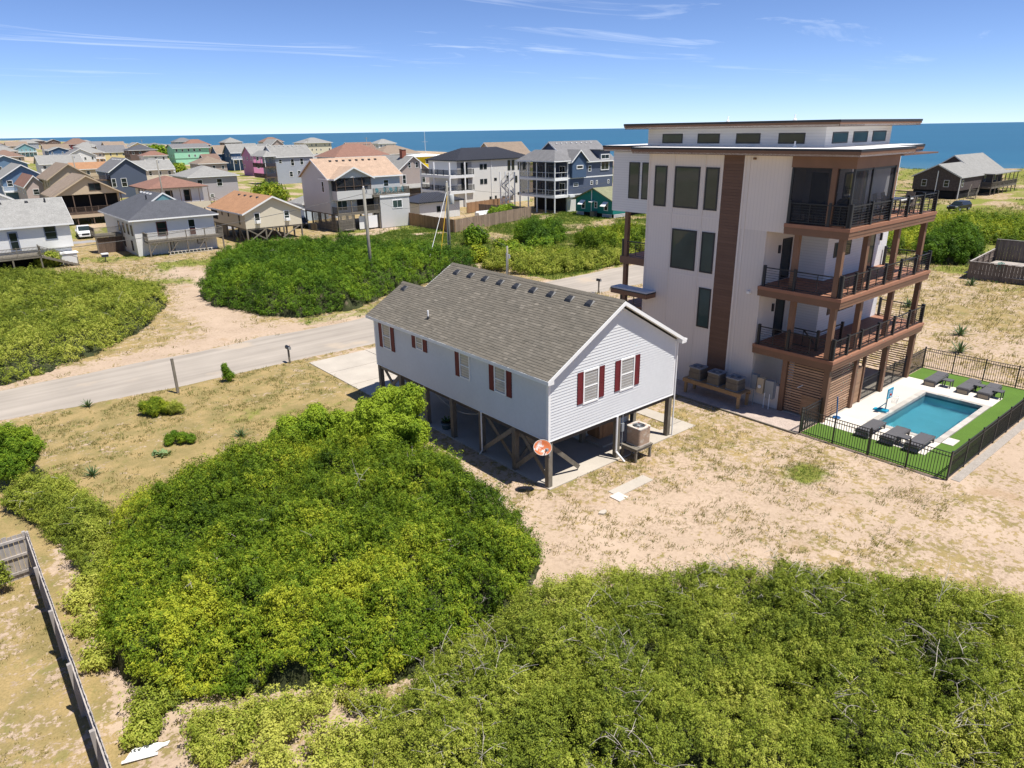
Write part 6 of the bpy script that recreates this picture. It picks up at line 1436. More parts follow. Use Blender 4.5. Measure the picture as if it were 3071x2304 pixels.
def thicket(name, label, poly, h, ramp, n_sprig, leaf, lm, seed, lump=3.5, k=8, spl=.24, twigs=0, bare=0.0, tb=0.0, cat='thicket', tall_ok=1.0):
    rng = np.random.default_rng(seed)
    poly = [(float(a), float(b_)) for a, b_ in poly]
    xs = [p[0] for p in poly]; ys = [p[1] for p in poly]
    T = thing(name, label, cat, (sum(xs) / len(xs), sum(ys) / len(ys), 0), world=True, group='thickets of coastal scrub')
    clump = max(.5, leaf * 7.5)
    H = canopy(poly, h, ramp, seed, lump, 0.0, clump)
    # inner hull of twigs and leaves, its dark colour paints shade into the gaps
    st = max(.16, leaf * 2.2)
    gx_ = np.arange(min(xs) - .3, max(xs) + .3, st); gy_ = np.arange(min(ys) - .3, max(ys) + .3, st)
    A, B = np.meshgrid(gx_, gy_); hh = np.maximum(H(A, B) * .82 - .30 - leaf * 1.5, -.15)
    nx_, ny_ = len(gx_), len(gy_)
    i_, j_ = np.meshgrid(np.arange(nx_ - 1), np.arange(ny_ - 1)); a0 = (j_ * nx_ + i_).ravel()
    q_ = np.stack([a0, a0 + 1, a0 + nx_ + 1, a0 + nx_], -1); hv = hh.ravel(); q_ = q_[(hv[q_] > -.14).any(1)]
    if h > .5: o = mesh(T, 'shade_twig_hull', SHADE_HULL, np.stack([A, B, hh], -1).reshape(-1, 3).tolist(), q_.tolist(), True); tag(o, kind='stuff')
    # sprigs
    P_ = []
    need = n_sprig
    tries = 0
    while need > 0 and tries < 60:
        tries += 1
        m_ = need * 3 + 200
        x = rng.uniform(min(xs), max(xs), m_); y = rng.uniform(min(ys), max(ys), m_)
        ok = inpoly(x, y, poly); x, y = x[ok], y[ok]
        e = .07 * clump / .46; hx = (H(x + e, y) - H(x - e, y)) / (2 * e); hy = (H(x, y + e) - H(x, y - e)) / (2 * e)
        w = np.sqrt(1 + hx * hx + hy * hy); keep = rng.random(len(x)) < np.minimum(w, 7) / 7 * (1 - .9 * np.clip((worley(x + (fbm(x / clump, y / clump, seed + 61, 2) - .5) * clump * 2.2, y + (fbm(x / clump, y / clump, seed + 62, 2) - .5) * clump * 2.2, clump, seed + 71)[0] - .42) * 5, 0, 1))
        if bare: keep &= rng.random(len(x)) > bare * np.clip((fbm(x / (lump * .3), y / (lump * .3), seed + 77) - .52) * 7, 0, 1)
        z = H(x, y)
        keep &= z > min(.05, h * .12)
        nr = np.stack([-hx, -hy, np.ones_like(hx)], -1); nr /= np.linalg.norm(nr, axis=1, keepdims=True)
        S_ = np.concatenate([np.stack([x, y, z], -1), nr], 1)[keep][:need]
        P_.append(S_); need -= len(S_)
    S_ = np.concatenate(P_); c, nr = S_[:, :3], S_[:, 3:]
    n = len(c)
    dirn = nr * .9 + np.array([0, 0, .35]) + rng.normal(size=(n, 3)) * .32; dirn /= np.linalg.norm(dirn, axis=1, keepdims=True)
    ln = leaf / .32 * (.65 + rng.random(n) * .7)
    f2_, rid_ = worley(c[:, 0], c[:, 1], clump, seed + 71)
    out_ = np.where(rng.random(n) < .22, rng.random(n) ** 2 * -.42 * clump / .5, rng.random(n) ** 1.5 * .30)
    c = c - (nr * .6 + np.array([0, 0, .4])) * out_[:, None] + rng.normal(size=(n, 3)) * .05
    cl = fbm(c[:, 0] / 1.3, c[:, 1] / 1.3, seed + 5, 3); cl2 = fbm(c[:, 0] / 5.0, c[:, 1] / 5.0, seed + 6, 2)
    ti = .42 + (cl - .5) * .7 + (cl2 - .5) * .7 + (rid_ - .5) * .35 + rng.normal(size=n) * .10 + tb
    sprigs('foliage', lm, T, c, dirn, ln, ti, rng)
    if twigs:
        b_ = MB(); rr = random.Random(seed); idx = rng.permutation(n)
        cnt = 0
        for ii_ in idx:
            x, y, z = c[ii_]
            dens = vnoise(np.array([x / 1.7]), np.array([y / 1.7]), seed + 50)[0]
            if dens < .5: continue
            L_ = rr.uniform(.5, 1.35); an = rr.uniform(0, 6.28); bend = rr.uniform(.2, .9); pts = []
            d = Vector((math.cos(an) * .5, math.sin(an) * .5, 1.0)).normalized()
            p0 = Vector((x, y, z - .35)); pts = [p0]
            for s_ in range(6):
                p0 = p0 + d * (L_ / 6); pts.append(p0.copy()); d = (d + Vector((math.cos(an) * .22 * bend, math.sin(an) * .22 * bend, -.24 * bend)) + Vector((rr.gauss(0, .06), rr.gauss(0, .06), 0))).normalized()
            b_.tube(pts, [.012 - .0012 * s_ for s_ in range(7)], 3)
            for s_ in (2, 3, 4):
                if rr.random() < .8:
                    dd = Vector((rr.gauss(0, 1), rr.gauss(0, 1), rr.gauss(.4, .4))).normalized() * rr.uniform(.15, .4); b_.tube([pts[s_], pts[s_] + dd * .6, pts[s_] + dd + Vector((0, 0, -.03))], [.008, .006, .004], 3)
            cnt += 1
            if cnt >= twigs: break
        tag(b_.build('dead_stems', TWIG, T), kind='stuff')
    return T
T1 = [(-14.7, 8.9), (-13.2, 9.0), (-11.1, 9.8), (-9.8, 9.9), (-7.7, 10.3), (-5.9, 10.8), (-4.6, 8.3), (-3.1, 7.2), (-2.7, 5.0), (-2.7, 2.8), (-2.7, 0.9), (-3.0, -1.2), (-3.8, -2.9), (-4.1, -4.0), (-5.0, -4.6), (-6.4, -5.4), (-8.5, -5.6), (-10.7, -5.4), (-11.9, -4.9), (-12.9, -3.7), (-14.3, -3.1), (-15.5, -2.2), (-16.4, -0.6), (-16.8, 1.6), (-16.2, 4.2), (-15.6, 5.8), (-15.0, 7.3)]
T2 = [(-11.6, -6.1), (-9.8, -5.9), (-8.0, -5.8), (-6.5, -5.7), (-5.3, -5.7), (-3.2, -6.7), (-1.0, -8.4), (1.0, -10.2), (2.8, -12.0), (4.0, -14.1), (5.2, -15.7), (6.1, -17.4), (-1.0, -18.1), (-6.6, -14.8), (-10.3, -12.0), (-13.0, -9.3), (-12.7, -7.1)]
T2b = [(-15.6, -2.9), (-13.8, -3.9), (-12.3, -4.7), (-11.4, -5.8), (-12.2, -7.8), (-13.0, -8.5), (-15.6, -6.6), (-15.9, -4.3)]
T3 = [(-17.2, 14.6), (-15.7, 13.5), (-14.8, 9.7), (-15.0, 8.0), (-15.7, 6.3), (-16.3, 5.5), (-17.0, 10.5), (-17.4, 12.3), (-18.0, 13.6)]
T4 = [(-24, 76), (-16.2, 73.0), (-11.9, 71.0), (-7.8, 67.5), (-4.5, 62.2), (-2.3, 56.3), (-1.5, 51.2), (-2.6, 47.7), (-6.2, 40.5), (-10.2, 35.8), (-13.7, 33.3), (-16.5, 32.2), (-22, 32.2)]
T5 = [(1.1, 49.9), (5.6, 59.5), (8.5, 63.4), (12.4, 64.4), (18.3, 63.7), (22.6, 58.3), (25.5, 51.7), (27.3, 43.5), (27.2, 40.1), (20.4, 39.5), (15.2, 38.1), (9.9, 35.0), (5.4, 34.6), (2.7, 37.8), (0.6, 44.7)]
T6a = [(43.4, 37.5), (43.8, 41.5), (47.5, 45.6), (52.2, 45.4), (55.0, 41.0), (53.8, 37.4), (48.6, 35.8)]
T6b = [(43.2, 50.6), (45.2, 55.6), (49.5, 57.6), (52.0, 54.6), (49.8, 50.2), (46.0, 48.4)]
T6c = [(29.0, 42.1), (33.5, 44.5), (37.0, 42.0), (41.0, 38.0), (46.4, 34.4), (43.4, 32.8), (35.7, 32.9), (31.5, 34.0), (29.4, 37.2)]
T7 = [(72.3, 24.9), (86.6, 23.7), (98.0, 24.5), (104.8, 18.3), (106.8, 11.3), (107.0, 1.2), (89.8, -1.4), (86.5, 6.3), (83.5, 11.7), (75.9, 12.8), (69.3, 14.3), (64.7, 17.3)]
T8 = [(65.2, 9.6), (67.5, 11.6), (71, 12.2), (73.6, 10.4), (74.9, 8.3), (72.1, 6.7), (67.8, 6.6)]
Q = 1.0
thicket('shrub_thicket', 'dense bright green shrub mound in the foreground beside the stilt house', T1, 1.2, 2.3, 52000, .060, LEAF, 1, lump=4.2, twigs=50, bare=.4, tb=.03)
thicket('shrub_thicket', 'green scrub full of dead grey stems along the bottom right edge', T2, .9, 1.8, 60000, .046, LEAF_O, 2, lump=3.4, twigs=620, bare=.5, tb=.08)
thicket('ground_cover', 'low yellow green vines over the sand at the bottom', T2b, .26, .9, 3600, .06, LEAF_O, 3, lump=1.6, bare=1.4, tb=.12, cat='ground cover')
thicket('shrub_thicket', 'low olive scrub behind the plank fence corner at the left', T3, .6, 1.0, 8000, .06, LEAF_O, 4, lump=2.2, twigs=40, bare=.8)
thicket('shrub_thicket', 'wide green thicket left of the sandy path across the road', T4, 0.8, 2.6, 32000, .095, LEAF_O, 5, lump=6, twigs=90, bare=.5)
thicket('shrub_thicket', 'tall dark green thicket mound behind the road and the utility pole', T5, 1.35, 3.6, 38000, .095, LEAF_D, 6, lump=6, twigs=60, bare=.35, tb=-.10)
thicket('shrub_thicket', 'long low bright thicket in the grassy lot before the teal cottage', T6a, .9, 2.4, 6500, .14, LEAF, 7, lump=5, bare=.3)
thicket('shrub_thicket', 'small dark thicket in the grassy lot right of the plank fence', T6b, .9, 2.0, 4200, .14, LEAF_D, 17, lump=4, bare=.3)
thicket('shrub_thicket', 'low scrub along the far road verge behind the stilt house roof', T6c, .5, 1.8, 8500, .12, LEAF_O, 18, lump=4, bare=.9)
thicket('shrub_thicket', 'broad bright green thicket on the dune at the right edge', T7, .5, 4.0, 19000, .17, LEAF, 8, lump=6, tb=.12, bare=.3)
thicket('dune_bush', 'round dark bush capped with dry grass before the plank windbreak', T8, 1.6, 3.0, 6000, .14, LEAF_D, 9, lump=5, twigs=60, cat='bush')
def shrub(name, label, x, y, blobs, n_sprig, leaf, lm, seed, k=8, spl=.25, z0=0.0, trunk=True, tb=0.0, cat='shrub', group=None, zlean=.3):
    rng = np.random.default_rng(seed)
    T = thing(name, label, cat, (x, y, z0), group=group)
    if trunk:
        rr = random.Random(seed)
        for i, bl in enumerate(blobs[:7]):
            b_ = MB(); p1 = Vector((bl[0], bl[1], bl[2])); m_ = p1 * .5 + Vector((rr.uniform(-.1, .1), rr.uniform(-.1, .1), 0)); b_.tube([(rr.uniform(-.05, .05), rr.uniform(-.05, .05), -.05), m_, p1], [.05 * bl[3] + .015, .035 * bl[3] + .01, .012], 6); b_.build('limb', BARK, T)
    rb = random.Random(seed + 500); extra = []
    for bl in blobs:
        for _ in range(9):
            a, e_ = rb.uniform(0, 6.283), rb.uniform(-.3, 1.3); q_ = bl[3] * rb.uniform(.62, .98)
            extra.append((bl[0] + math.cos(a) * math.cos(e_) * q_, bl[1] + math.sin(a) * math.cos(e_) * q_, max(.1, bl[2] + math.sin(e_) * q_), bl[3] * rb.uniform(.2, .38)))
    blobs = [(b_[0], b_[1], b_[2], b_[3] * .72) for b_ in blobs] + extra
    vol = np.array([b_[3] ** 2 for b_ in blobs]); pick = rng.choice(len(blobs), n_sprig, p=vol / vol.sum())
    B = np.array([b_[:4] for b_ in blobs])[pick]
    d = rng.normal(size=(n_sprig, 3)); d[:, 2] += zlean; d /= np.linalg.norm(d, axis=1, keepdims=True)
    rad = B[:, 3] * (.45 + .62 * rng.random(n_sprig) ** .45) * (1 + .25 * (fbm(d[:, 0] * 2.2 + B[:, 0], d[:, 1] * 2.2 + d[:, 2] * 2 + B[:, 2], seed, 3) - .5) * 2)
    c = B[:, :3] + d * rad[:, None]; c[:, 2] = np.maximum(c[:, 2], .04)
    dirn = d * .7 + np.array([0, 0, .45]) + rng.normal(size=(n_sprig, 3)) * .35; dirn /= np.linalg.norm(dirn, axis=1, keepdims=True)
    ti = .5 + rng.normal(size=n_sprig) * .14 + (fbm(c[:, 0] * 1.5 + 9, c[:, 1] * 1.5 + c[:, 2] * 1.3, seed + 1, 2) - .5) * .9 + tb
    sprigs('crown', lm, T, c, dirn, np.full(n_sprig, leaf / .32) * (.7 + .6 * rng.random(n_sprig)), ti, rng)
    return T
def blobset(seed, n, rx, ry, h, r0, r1, z0=.3):
    rr = random.Random(seed); return [(rr.uniform(-rx, rx), rr.uniform(-ry, ry), rr.uniform(z0, h), rr.uniform(r0, r1)) for _ in range(n)]
shrub('tall_shrub', 'tallest bright green bush beside the stilt house, rising above the foreground thicket', -3.9, 6.2, [(0.7, -.5, 3.15, .62), (.2, .3, 3.0, .62), (-.5, .4, 2.7, .7), (1.0, .1, 2.6, .62), (.2, -.7, 2.4, .7), (-1.0, .6, 2.2, .7), (-.4, -.4, 1.8, .9), (.8, -.6, 1.7, .7), (-1.4, .9, 1.7, .7), (0, .5, 1.3, 1.0)], 13000, .08, LEAF_D, 31, spl=.3, tb=.42)
shrub('tall_shrub', 'second tall bright bush in the back row of the foreground thicket', -6.6, 8.3, [(0, 0, 2.2, .75), (.8, -.3, 1.9, .7), (-.8, .3, 1.8, .75), (.2, .5, 1.6, .8), (-1.5, .5, 1.4, .6), (1.3, -.8, 1.5, .65)], 8000, .075, LEAF_D, 32, spl=.3, tb=.35)
shrub('cedar_bush', 'dark cedar bush at the left edge above the low scrub', -17.2, 16.4, [(0, 0, 1.9, .6), (-.5, .4, 1.4, .7), (.4, -.2, 1.2, .7), (-.2, -.6, .9, .75), (.5, .7, .9, .6), (.6, .3, 2.0, .3), (-.3, -.2, 2.4, .35), (.9, -.4, 1.5, .25), (.3, .9, 1.7, .3)], 9000, .055, LEAF_D, 33, spl=.22, tb=.05)
shrub('young_juniper', 'young dark juniper at the road edge', -5.4, 23.4, [(0, 0, .35, .3), (-.1, 0, .7, .22), (-.15, .05, 1.0, .13)], 1500, .04, LEAF_D, 34, spl=.15)
shrub('round_shrub', 'round bright shrub in the straw coloured yard', -10.4, 20.7, [(-.35, .25, .35, .36), (.1, 0, .5, .38), (.55, -.35, .26, .3), (-.1, -.3, .3, .3), (.2, .35, .62, .2)], 2600, .05, LEAF, 35, tb=.1)
shrub('round_shrub', 'grey green half dead shrub touching the round yard shrub', -9.6, 20.1, [(0, 0, .3, .35), (.3, -.2, .25, .3)], 700, .04, LEAF_O, 36, tb=.1)
shrub('low_shrub', 'low dark shrub in the middle of the yard', -10.6, 15.7, [(-.35, .25, .2, .26), (.2, -.1, .3, .28), (.5, -.3, .2, .2), (-.05, .3, .4, .15)], 1700, .042, LEAF_D, 37)
shrub('clipped_hedge', 'clipped dark hedge inside the plank fence', 61.0, 77.5, [(-2.6 + i * .9, -1.2 + i * .35, .7, .85) for i in range(7)], 2600, .2, LEAF_D, 38, cat='hedge', trunk=False)
for i, (x, y, rx, h, lb, lm_) in enumerate(((34, 42.5, 1.6, 1.5, 'round dark bush just behind the roof ridge of the stilt house', LEAF_D), (39, 56, 1.8, 1.6, 'dark green bush near the corner of the plank fence', LEAF_D), (31, 46, 1.2, 1.2, 'bright bush between the utility pole and the short pole', LEAF), (44, 142, 4.0, 2.2, 'wide bright bush behind the orange tan roof', LEAF), (52, 128, 2.5, 3.2, 'dark tree beside the tall grey house', LEAF_D), (2.2, 134.5, 1.6, 2.0, 'small bush against the tan house', LEAF_D), (14, 190, 2.0, 5.5, 'dark cedar behind the pink house', LEAF_D), (58, 262, 3, 2.4, 'green bush beside the white car', LEAF), (-7, 80.2, 1.0, .9, 'yellow green bush under the deck at the left edge', LEAF_O), (33.2, 39.6, 1.3, 1.4, 'dark bush between the short service pole and the road', LEAF_D), (36.5, 37.2, 1.2, 1.1, 'bright bush at the road verge right of the short service pole', LEAF), (40.5, 44.5, 1.6, 1.4, 'dark bush in the middle of the grassy lot', LEAF_D), (37.0, 47.5, 1.2, 1.2, 'small bright bush below the plank fence corner', LEAF), (48, 34.0, .8, 1.6, 'yellow green shrub behind the entry canopy', LEAF_O), (116, 505, 4, 5, 'dark shrub in front of the pale yellow house', LEAF_D), (13.5, 11.0, .6, .9, 'small shrub at the far corner of the white house', LEAF_O))):
    big = max(.12, math.hypot(x + 18, y + 19) * .0024)
    shrub('shrub', lb, x, y, blobset(50 + i, 7, rx * .6, rx * .6, h * .75, rx * .35, rx * .55), 900, big, lm_, 60 + i, spl=rx * .2, tb=.05)
def yucca(name, label, x, y, s, seed, n=26, lm_=None):
    T = thing(name, label, 'plant', (x, y, 0)); rr = random.Random(seed); m_ = mat('yucca_leaf', (.10, .16, .06), .5, .15, rnd=.2)
    for i in range(n):
        an = i * 2.399; el = R(12 + 70 * (i / n)); L_ = s * rr.uniform(.75, 1.1); d = Vector((math.cos(an) * math.cos(el), math.sin(an) * math.cos(el), math.sin(el))); sd = Vector((-math.sin(an), math.cos(an), 0)) * s * .05
        p0 = d * .04; pm = d * L_ * .6; p1 = d * L_ - Vector((0, 0, .06 * s))
        mesh(T, 'leaf', m_, [p0 - sd, p0 + sd, pm + sd * .8, p1, pm - sd * .8], [(0, 1, 2, 3, 4)])
yucca('yucca', 'spiky yucca at the near road verge', -13.0, 24.6, .6, 1); yucca('yucca', 'spiky yucca in the yard near the back row of bushes', -7.9, 14.5, .6, 2); yucca('yucca', 'spiky yucca in the yard by the low scrub', -14.6, 14.7, .62, 3)
for i, (x, y, lb) in enumerate(((33.5, -4.5, 'yucca on the sand slope nearest the pool fence'), (38, -3, 'yucca on the sand slope behind the brown posts'), (46, -8, 'yucca on the dune slope at the right, upper one'), (41, -9.5, 'yucca on the dune slope at the right, lower one'), (57, 2.5, 'yucca at the foot of the plank windbreak'), (44, 3, 'pale yucca between the white house and the windbreak'))): yucca('yucca', lb, x, y, 1.0, 10 + i)
PR = thing('prickly_pear', 'flat padded cactus in the yard beside the low dark shrub', 'cactus', (-11.7, 14.8, 0)); rr = random.Random(4); CM = mat('cactus_pad', (.17, .25, .10), .6, .15, rnd=.15)
for i in range(18):
    a = rr.uniform(0, 6.28); r_ = rr.uniform(0, .5); z = rr.uniform(.05, .22); ang = rr.uniform(0, 6.28); n_ = Vector((math.cos(ang) * .8, math.sin(ang) * .8, .5)).normalized(); u_ = n_.cross(Vector((0, 0, 1))).normalized(); w_ = u_.cross(n_); c = Vector((r_ * math.cos(a), r_ * math.sin(a), z))
    v = [c + u_ * .09 * math.cos(k * .785) + w_ * .13 * math.sin(k * .785) + n_ * sgn for sgn in (.012, -.012) for k in range(8)]
    fixn(mesh(PR, 'pad', CM, v, [tuple(range(8)), tuple(range(15, 7, -1))] + [(k, (k + 1) % 8, 8 + (k + 1) % 8, 8 + k) for k in range(8)]))
# ---- trailing vines by the plank fence, one thing each
for i, (x, y, rx, ry, lb) in enumerate(((-16.6, 4.3, .6, .9, 'yellow green vine patch by the fence at the shrub mound edge'), (-16.9, 2.9, .35, .4, 'small bright vine patch on bare sand'), (-16.9, 1.2, .4, .5, 'vine patch by the shadowed sand hollow'), (-16.0, -1.6, .7, .6, 'spreading yellow vine below the shrub mound'), (-16.6, -2.6, .4, .4, 'vine patch above the white board'), (-16.2, 5.6, .5, .5, 'vine patch near the fence corner'))):
    thicket('vine_patch', lb, [(x + rx * math.cos(a) * (1 + .3 * math.sin(3 * a + i)), y + ry * math.sin(a) * (1 + .3 * math.cos(2 * a + i))) for a in np.linspace(0, 6.28, 12)[:-1]], .2, .4, 260, .075, LEAF_O, 80 + i, lump=1, k=6, tb=.2, cat='vine', bare=.8)
# ---- grass tufts (uncountable): blades by the thousand
def tufts(name, label, regions, m, seed, cat='grass'):
    rng = np.random.default_rng(seed); V = []; TI = []
    for (x0, x1, y0, y1, n, s, dens) in regions:
        x = rng.uniform(x0, x1, n); y = rng.uniform(y0, y1, n)
        ok = dens(x, y); keep = rng.random(n) < ok; x, y = x[keep], y[keep]
        for (a0, a1, b0, b1) in BLOCK: 
            kk = ~((x > a0) & (x < a1) & (y > b0) & (y < b1)); x, y = x[kk], y[kk]
        kk = ~inpoly(x, y, T1) & ~inpoly(x, y, T2); x, y = x[kk], y[kk]
        n_ = len(x); B = 7
        z = terrain(x, y)
        an = rng.uniform(0, 6.28, (n_, B)); L_ = s * rng.uniform(.5, 1.2, (n_, B)); lean = rng.uniform(.25, .9, (n_, B)); sp = rng.normal(size=(n_, B, 2)) * s * .5
        bx = x[:, None] + sp[..., 0]; by = y[:, None] + sp[..., 1]; bz = np.repeat(z[:, None], B, 1) - .01
        dx = np.cos(an) * lean * L_; dy = np.sin(an) * lean * L_; dz = L_ * np.sqrt(1 - np.minimum(lean * .85, .95) ** 2); wx = -np.sin(an) * s * .06; wy = np.cos(an) * s * .06
        v = np.stack([np.stack([bx - wx, by - wy, bz], -1), np.stack([bx + wx, by + wy, bz], -1), np.stack([bx + dx * .6 + wx * .7, by + dy * .6 + wy * .7, bz + dz * .7], -1), np.stack([bx + dx, by + dy, bz + dz * .85], -1)], 2).reshape(-1, 3)
        V.append(v); TI.append(np.repeat(np.clip(.5 + rng.normal(size=n_) * .25, 0, 1), B * 4))
    o = quad_mesh(name, m, None, np.concatenate(V), np.concatenate(TI)); tag(o, label, cat, kind='stuff'); return o
BLOCK = [(-.1, 8.5, -.2, 24.0), (-60, 200, 25.1, 31.4), (13.05, 28.6, -11.6, 12.5), (9.3, 10.3, -.2, 6.5), (8.4, 10.3, -.2, .75), (1.7, 4.1, -2.6, -1.8), (43, 75, 84, 110)]
BLADE = leafmat('grass_blade', (.15, .15, .04), (.27, .235, .08), (.42, .34, .15), .35); BLADE_G = leafmat('green_blade', (.045, .095, .015), (.09, .155, .02), (.17, .21, .035), .25)
one = lambda x, y: np.clip((fbm(x / 1.1, y / 1.1, 23) - .38) * 3.5, 0, 1)
tufts('dry_grass', 'tufts of dry yellow grass scattered over the sand', [(-16, 13, -12, 24.5, 15000, .17, one), (-24, -17.7, -8, 7.4, 2500, .11, one), (-16, 55, 31.5, 80, 9000, .28, lambda x, y: cover(x, y)[0] * .8), (28, 75, -30, 30, 11000, .34, lambda x, y: cover(x, y)[0]), (75, 140, -40, 60, 6000, .55, lambda x, y: cover(x, y)[0])], BLADE, 7)
tufts('green_grass', 'green grass growing on the lots and dunes', [(0, 13, -12, 6, 2600, .12, lambda x, y: one(x, y) * .5), (8.2, 10.8, -7.6, -5.4, 900, .09, lambda x, y: np.exp(-(((x - 9.5) / .9) ** 2 + ((y + 6.5) / .7) ** 2))), (-16, 0, 11, 24.5, 4200, .12, lambda x, y: one(x, y) * .6), (30, 84, 31.8, 76, 26000, .3, lambda x, y: cover(x, y)[1]), (36, 215, -50, 100, 16000, .5, lambda x, y: cover(x, y)[1]), (-24, 44, 32, 84, 9000, .28, lambda x, y: cover(x, y)[1])], BLADE_G, 8)
# ================================================================== POLES, WIRES, CARS, ODDS AND ENDS
POLE = mat('weathered_pole', (.25, .235, .20), .9, .15, 2, fine=(20, .15, (1, 1, .06)))
def pole(label, x, y, h, r=.14, kit=True, lean=(0, 0)):
    T = thing('utility_pole', label, 'utility pole', (x, y, 0)); b_ = MB(); b_.tube([(0, 0, 0), (lean[0] * .5, lean[1] * .5, h * .5), (lean[0], lean[1], h)], [r, r * .88, r * .75], 10); b_.build('pole', POLE, T, True)
    if kit: box(T, 'bracket', STEEL, lean[0] - .1, lean[0] + .35, lean[1] - .05, lean[1] + .05, h - .5, h - .38); cyl(T, 'insulator', STEEL, (lean[0] + .3, lean[1], h - .38), (lean[0] + .3, lean[1], h - .12), .06); cyl(T, 'insulator', WHITE, (lean[0], lean[1], h), (lean[0], lean[1], h + .16), .07)
    return T
def crossarm(T, z, w=2.0):
    beam(T, 'crossarm', POLE, (-w / 2 * .77, w / 2 * .64, z), (w / 2 * .77, -w / 2 * .64, z), .1, .12)
    for f_ in (-.9, -.3, .3, .9): cyl(T, 'insulator', STEEL, (w / 2 * .77 * f_, -w / 2 * .64 * f_, z + .06), (w / 2 * .77 * f_, -w / 2 * .64 * f_, z + .3), .06)
pole('tall grey utility pole left of the stilt house roof', 14.2, 40.1, 9.7, .17, lean=(-.1, .05)); T = pole('grey utility pole with a white transformer behind the roof of the stilt house', 27.3, 45.7, 9.2, .17)
cyl(T, 'transformer', mat('pale_transformer', (.55, .56, .55), .5), (.42, -.2, 6.9), (.42, -.2, 7.9), .28, 14); cyl(T, 'conduit', STEEL, (-.17, .05, 0), (-.17, .05, 8.5), .04)
T = pole('short service pole with electric boxes behind the stilt house ridge', 28.2, 36.6, 3.2, .13, kit=False); cyl(T, 'conduit', STEEL, (-.16, -.05, 0), (-.16, -.05, 2.5), .07); box(T, 'meter_box', STEEL, .1, .3, -.12, .12, 1.9, 2.3)
for x, y, h, lb, ca_ in ((16.5, 118, 10.5, 'utility pole in front of the reddish porch house', 0), (9.0, 150, 11, 'utility pole in front of the navy gabled house', 0), (44, 112, 8, 'utility pole beside the bare sand lot', 0), (41, 105, 7, 'leaning pole left of the bare sand lot', 0), (92, 180, 11.5, 'utility pole with crossarm above the yellow house', 1), (175, 330, 12, 'far pole with crossarm above the beige roofs', 1), (128, 300, 12, 'far pole with crossarm over the brown red roof', 1), (120, 560, 12, 'far pole with crossarm above the pale yellow roof', 1), (80, 520, 11, 'far pole above the tan roofed gable', 1), (150, 236, 14.5, 'slim white flagpole by the taupe hip roof', 2)):
    if ca_ == 2:
        T = thing('flagpole', lb, 'flagpole', (x, y, 0)); cyl(T, 'mast', WHITE, (0, 0, 0), (0, 0, h), .13, 10, .07); beam(T, 'yard', WHITE, (-1, .8, h * .72), (1, -.8, h * .72), .08, .08)
    else:
        T = pole(lb, x, y, h, .14, kit=not ca_)
        if ca_: crossarm(T, h - .5)
WIRE = mat('cable', (.10, .10, .10), .6)
def wire(label, a, b_, sag, r=.014, m=WIRE, name='cable'):
    a = Vector(a); c = Vector(b_); w_ = MB(); w_.tube([a.lerp(c, s) - Vector((0, 0, sag * 4 * s * (1 - s))) for s in np.linspace(0, 1, 15)], r, 4); o = w_.build(name, m, None); tag(o, label, 'cable'); return o
wire('power cable from the tall pole towards the left edge over the thicket', (14.1, 40.1, 9.2), (-40, 42.5, 8.8), 2.2, .02); wire('power cable between the tall pole and the transformer pole', (14.1, 40.1, 9.2), (27.3, 45.7, 8.8), .5)
wire('service cable from the transformer pole to the three storey grey house', (27.3, 45.7, 8.4), (39.2, 80.9, 4.0), 1.4); wire('service cable from the transformer pole to the short service pole', (27.3, 45.7, 7.6), (28.2, 36.6, 3.1), .5); wire('power cable from the transformer pole over the grassy lot', (27.3, 45.7, 8.8), (60, 47, 8.6), 1.6)
GW = mat('white_guy_sleeve', (.7, .7, .68), .5); GY_ = mat('yellow_guy_sleeve', (.55, .33, .02), .5)
wire('white sleeved guy wire of the transformer pole', (27.2, 45.7, 8.2), (21.2, 41.8, .1), 0, .03, GW, 'guy_wire'); wire('yellow sleeved guy wire of the transformer pole', (27.2, 45.6, 7.8), (22.4, 41.0, .1), 0, .03, GY_, 'guy_wire')
T = thing('wooden_post', 'bare wooden post standing at the road verge', 'post', (-8.45, 23.4, 0)); box(T, 'shaft', WOOD_G, -.07, .07, -.07, .07, 0, 2.15); box(T, 'cap', WOOD_G, -.075, .075, -.075, .075, 2.152, 2.17)
def mailbox(label, x, y, h=1.0, m=None):
    T = thing('mailbox', label, 'mailbox', (x, y, 0)); m = m or BLACK; box(T, 'post', WOOD_G, -.05, .05, -.05, .05, 0, h)
    poly = [(-.1, 0), (.1, 0)] + [(.1 * math.cos(a), .12 + .1 * math.sin(a)) for a in np.linspace(0, math.pi, 9)]
    fixn(MB().prism([(u, v + h) for u, v in poly], 'y', -.26, .26).build('box', m, T)); box(T, 'flag', mat('red_flag', (.5, .03, .02), .5), .102, .112, -.1, -.06, h + .08, h + .26); box(T, 'door', STEEL, -.085, .085, -.268, -.262, h + .02, h + .19)
mailbox('black mailbox on a post at the driveway corner', -1.05, 24.35); mailbox('black mailbox behind the ridge end of the stilt house', 29.3, 24.6, 1.15)
b_ = thing('yard_box', 'small white topped box on a stake in the sandy yard', 'box', (-1.3, 78.5, 0)); box(b_, 'stake', WOOD_G, -.05, .05, -.05, .05, 0, .6); box(b_, 'body', mat('navy_box', (.03, .035, .06), .6), -.35, .35, -.25, .25, .6, .9); box(b_, 'lid', WHITE, -.4, .4, -.3, .3, .902, 1.05)
wp_ = thing('white_board', 'broken white board lying on the sand by the fence', 'board', (-16.7, -3.25, 0), R(-20)); fixn(MB().prism([(-.5, -.15), (.1, -.18), (.32, -.02), (.45, .0), (.5, .12), (.35, .1), (.2, .16), (-.35, .17)], 'z', .03, .06).build('panel', WHITE, wp_)); beam(wp_, 'strip', WHITE, (-.55, -.22, .08), (.25, -.2, .05), .08, .02)
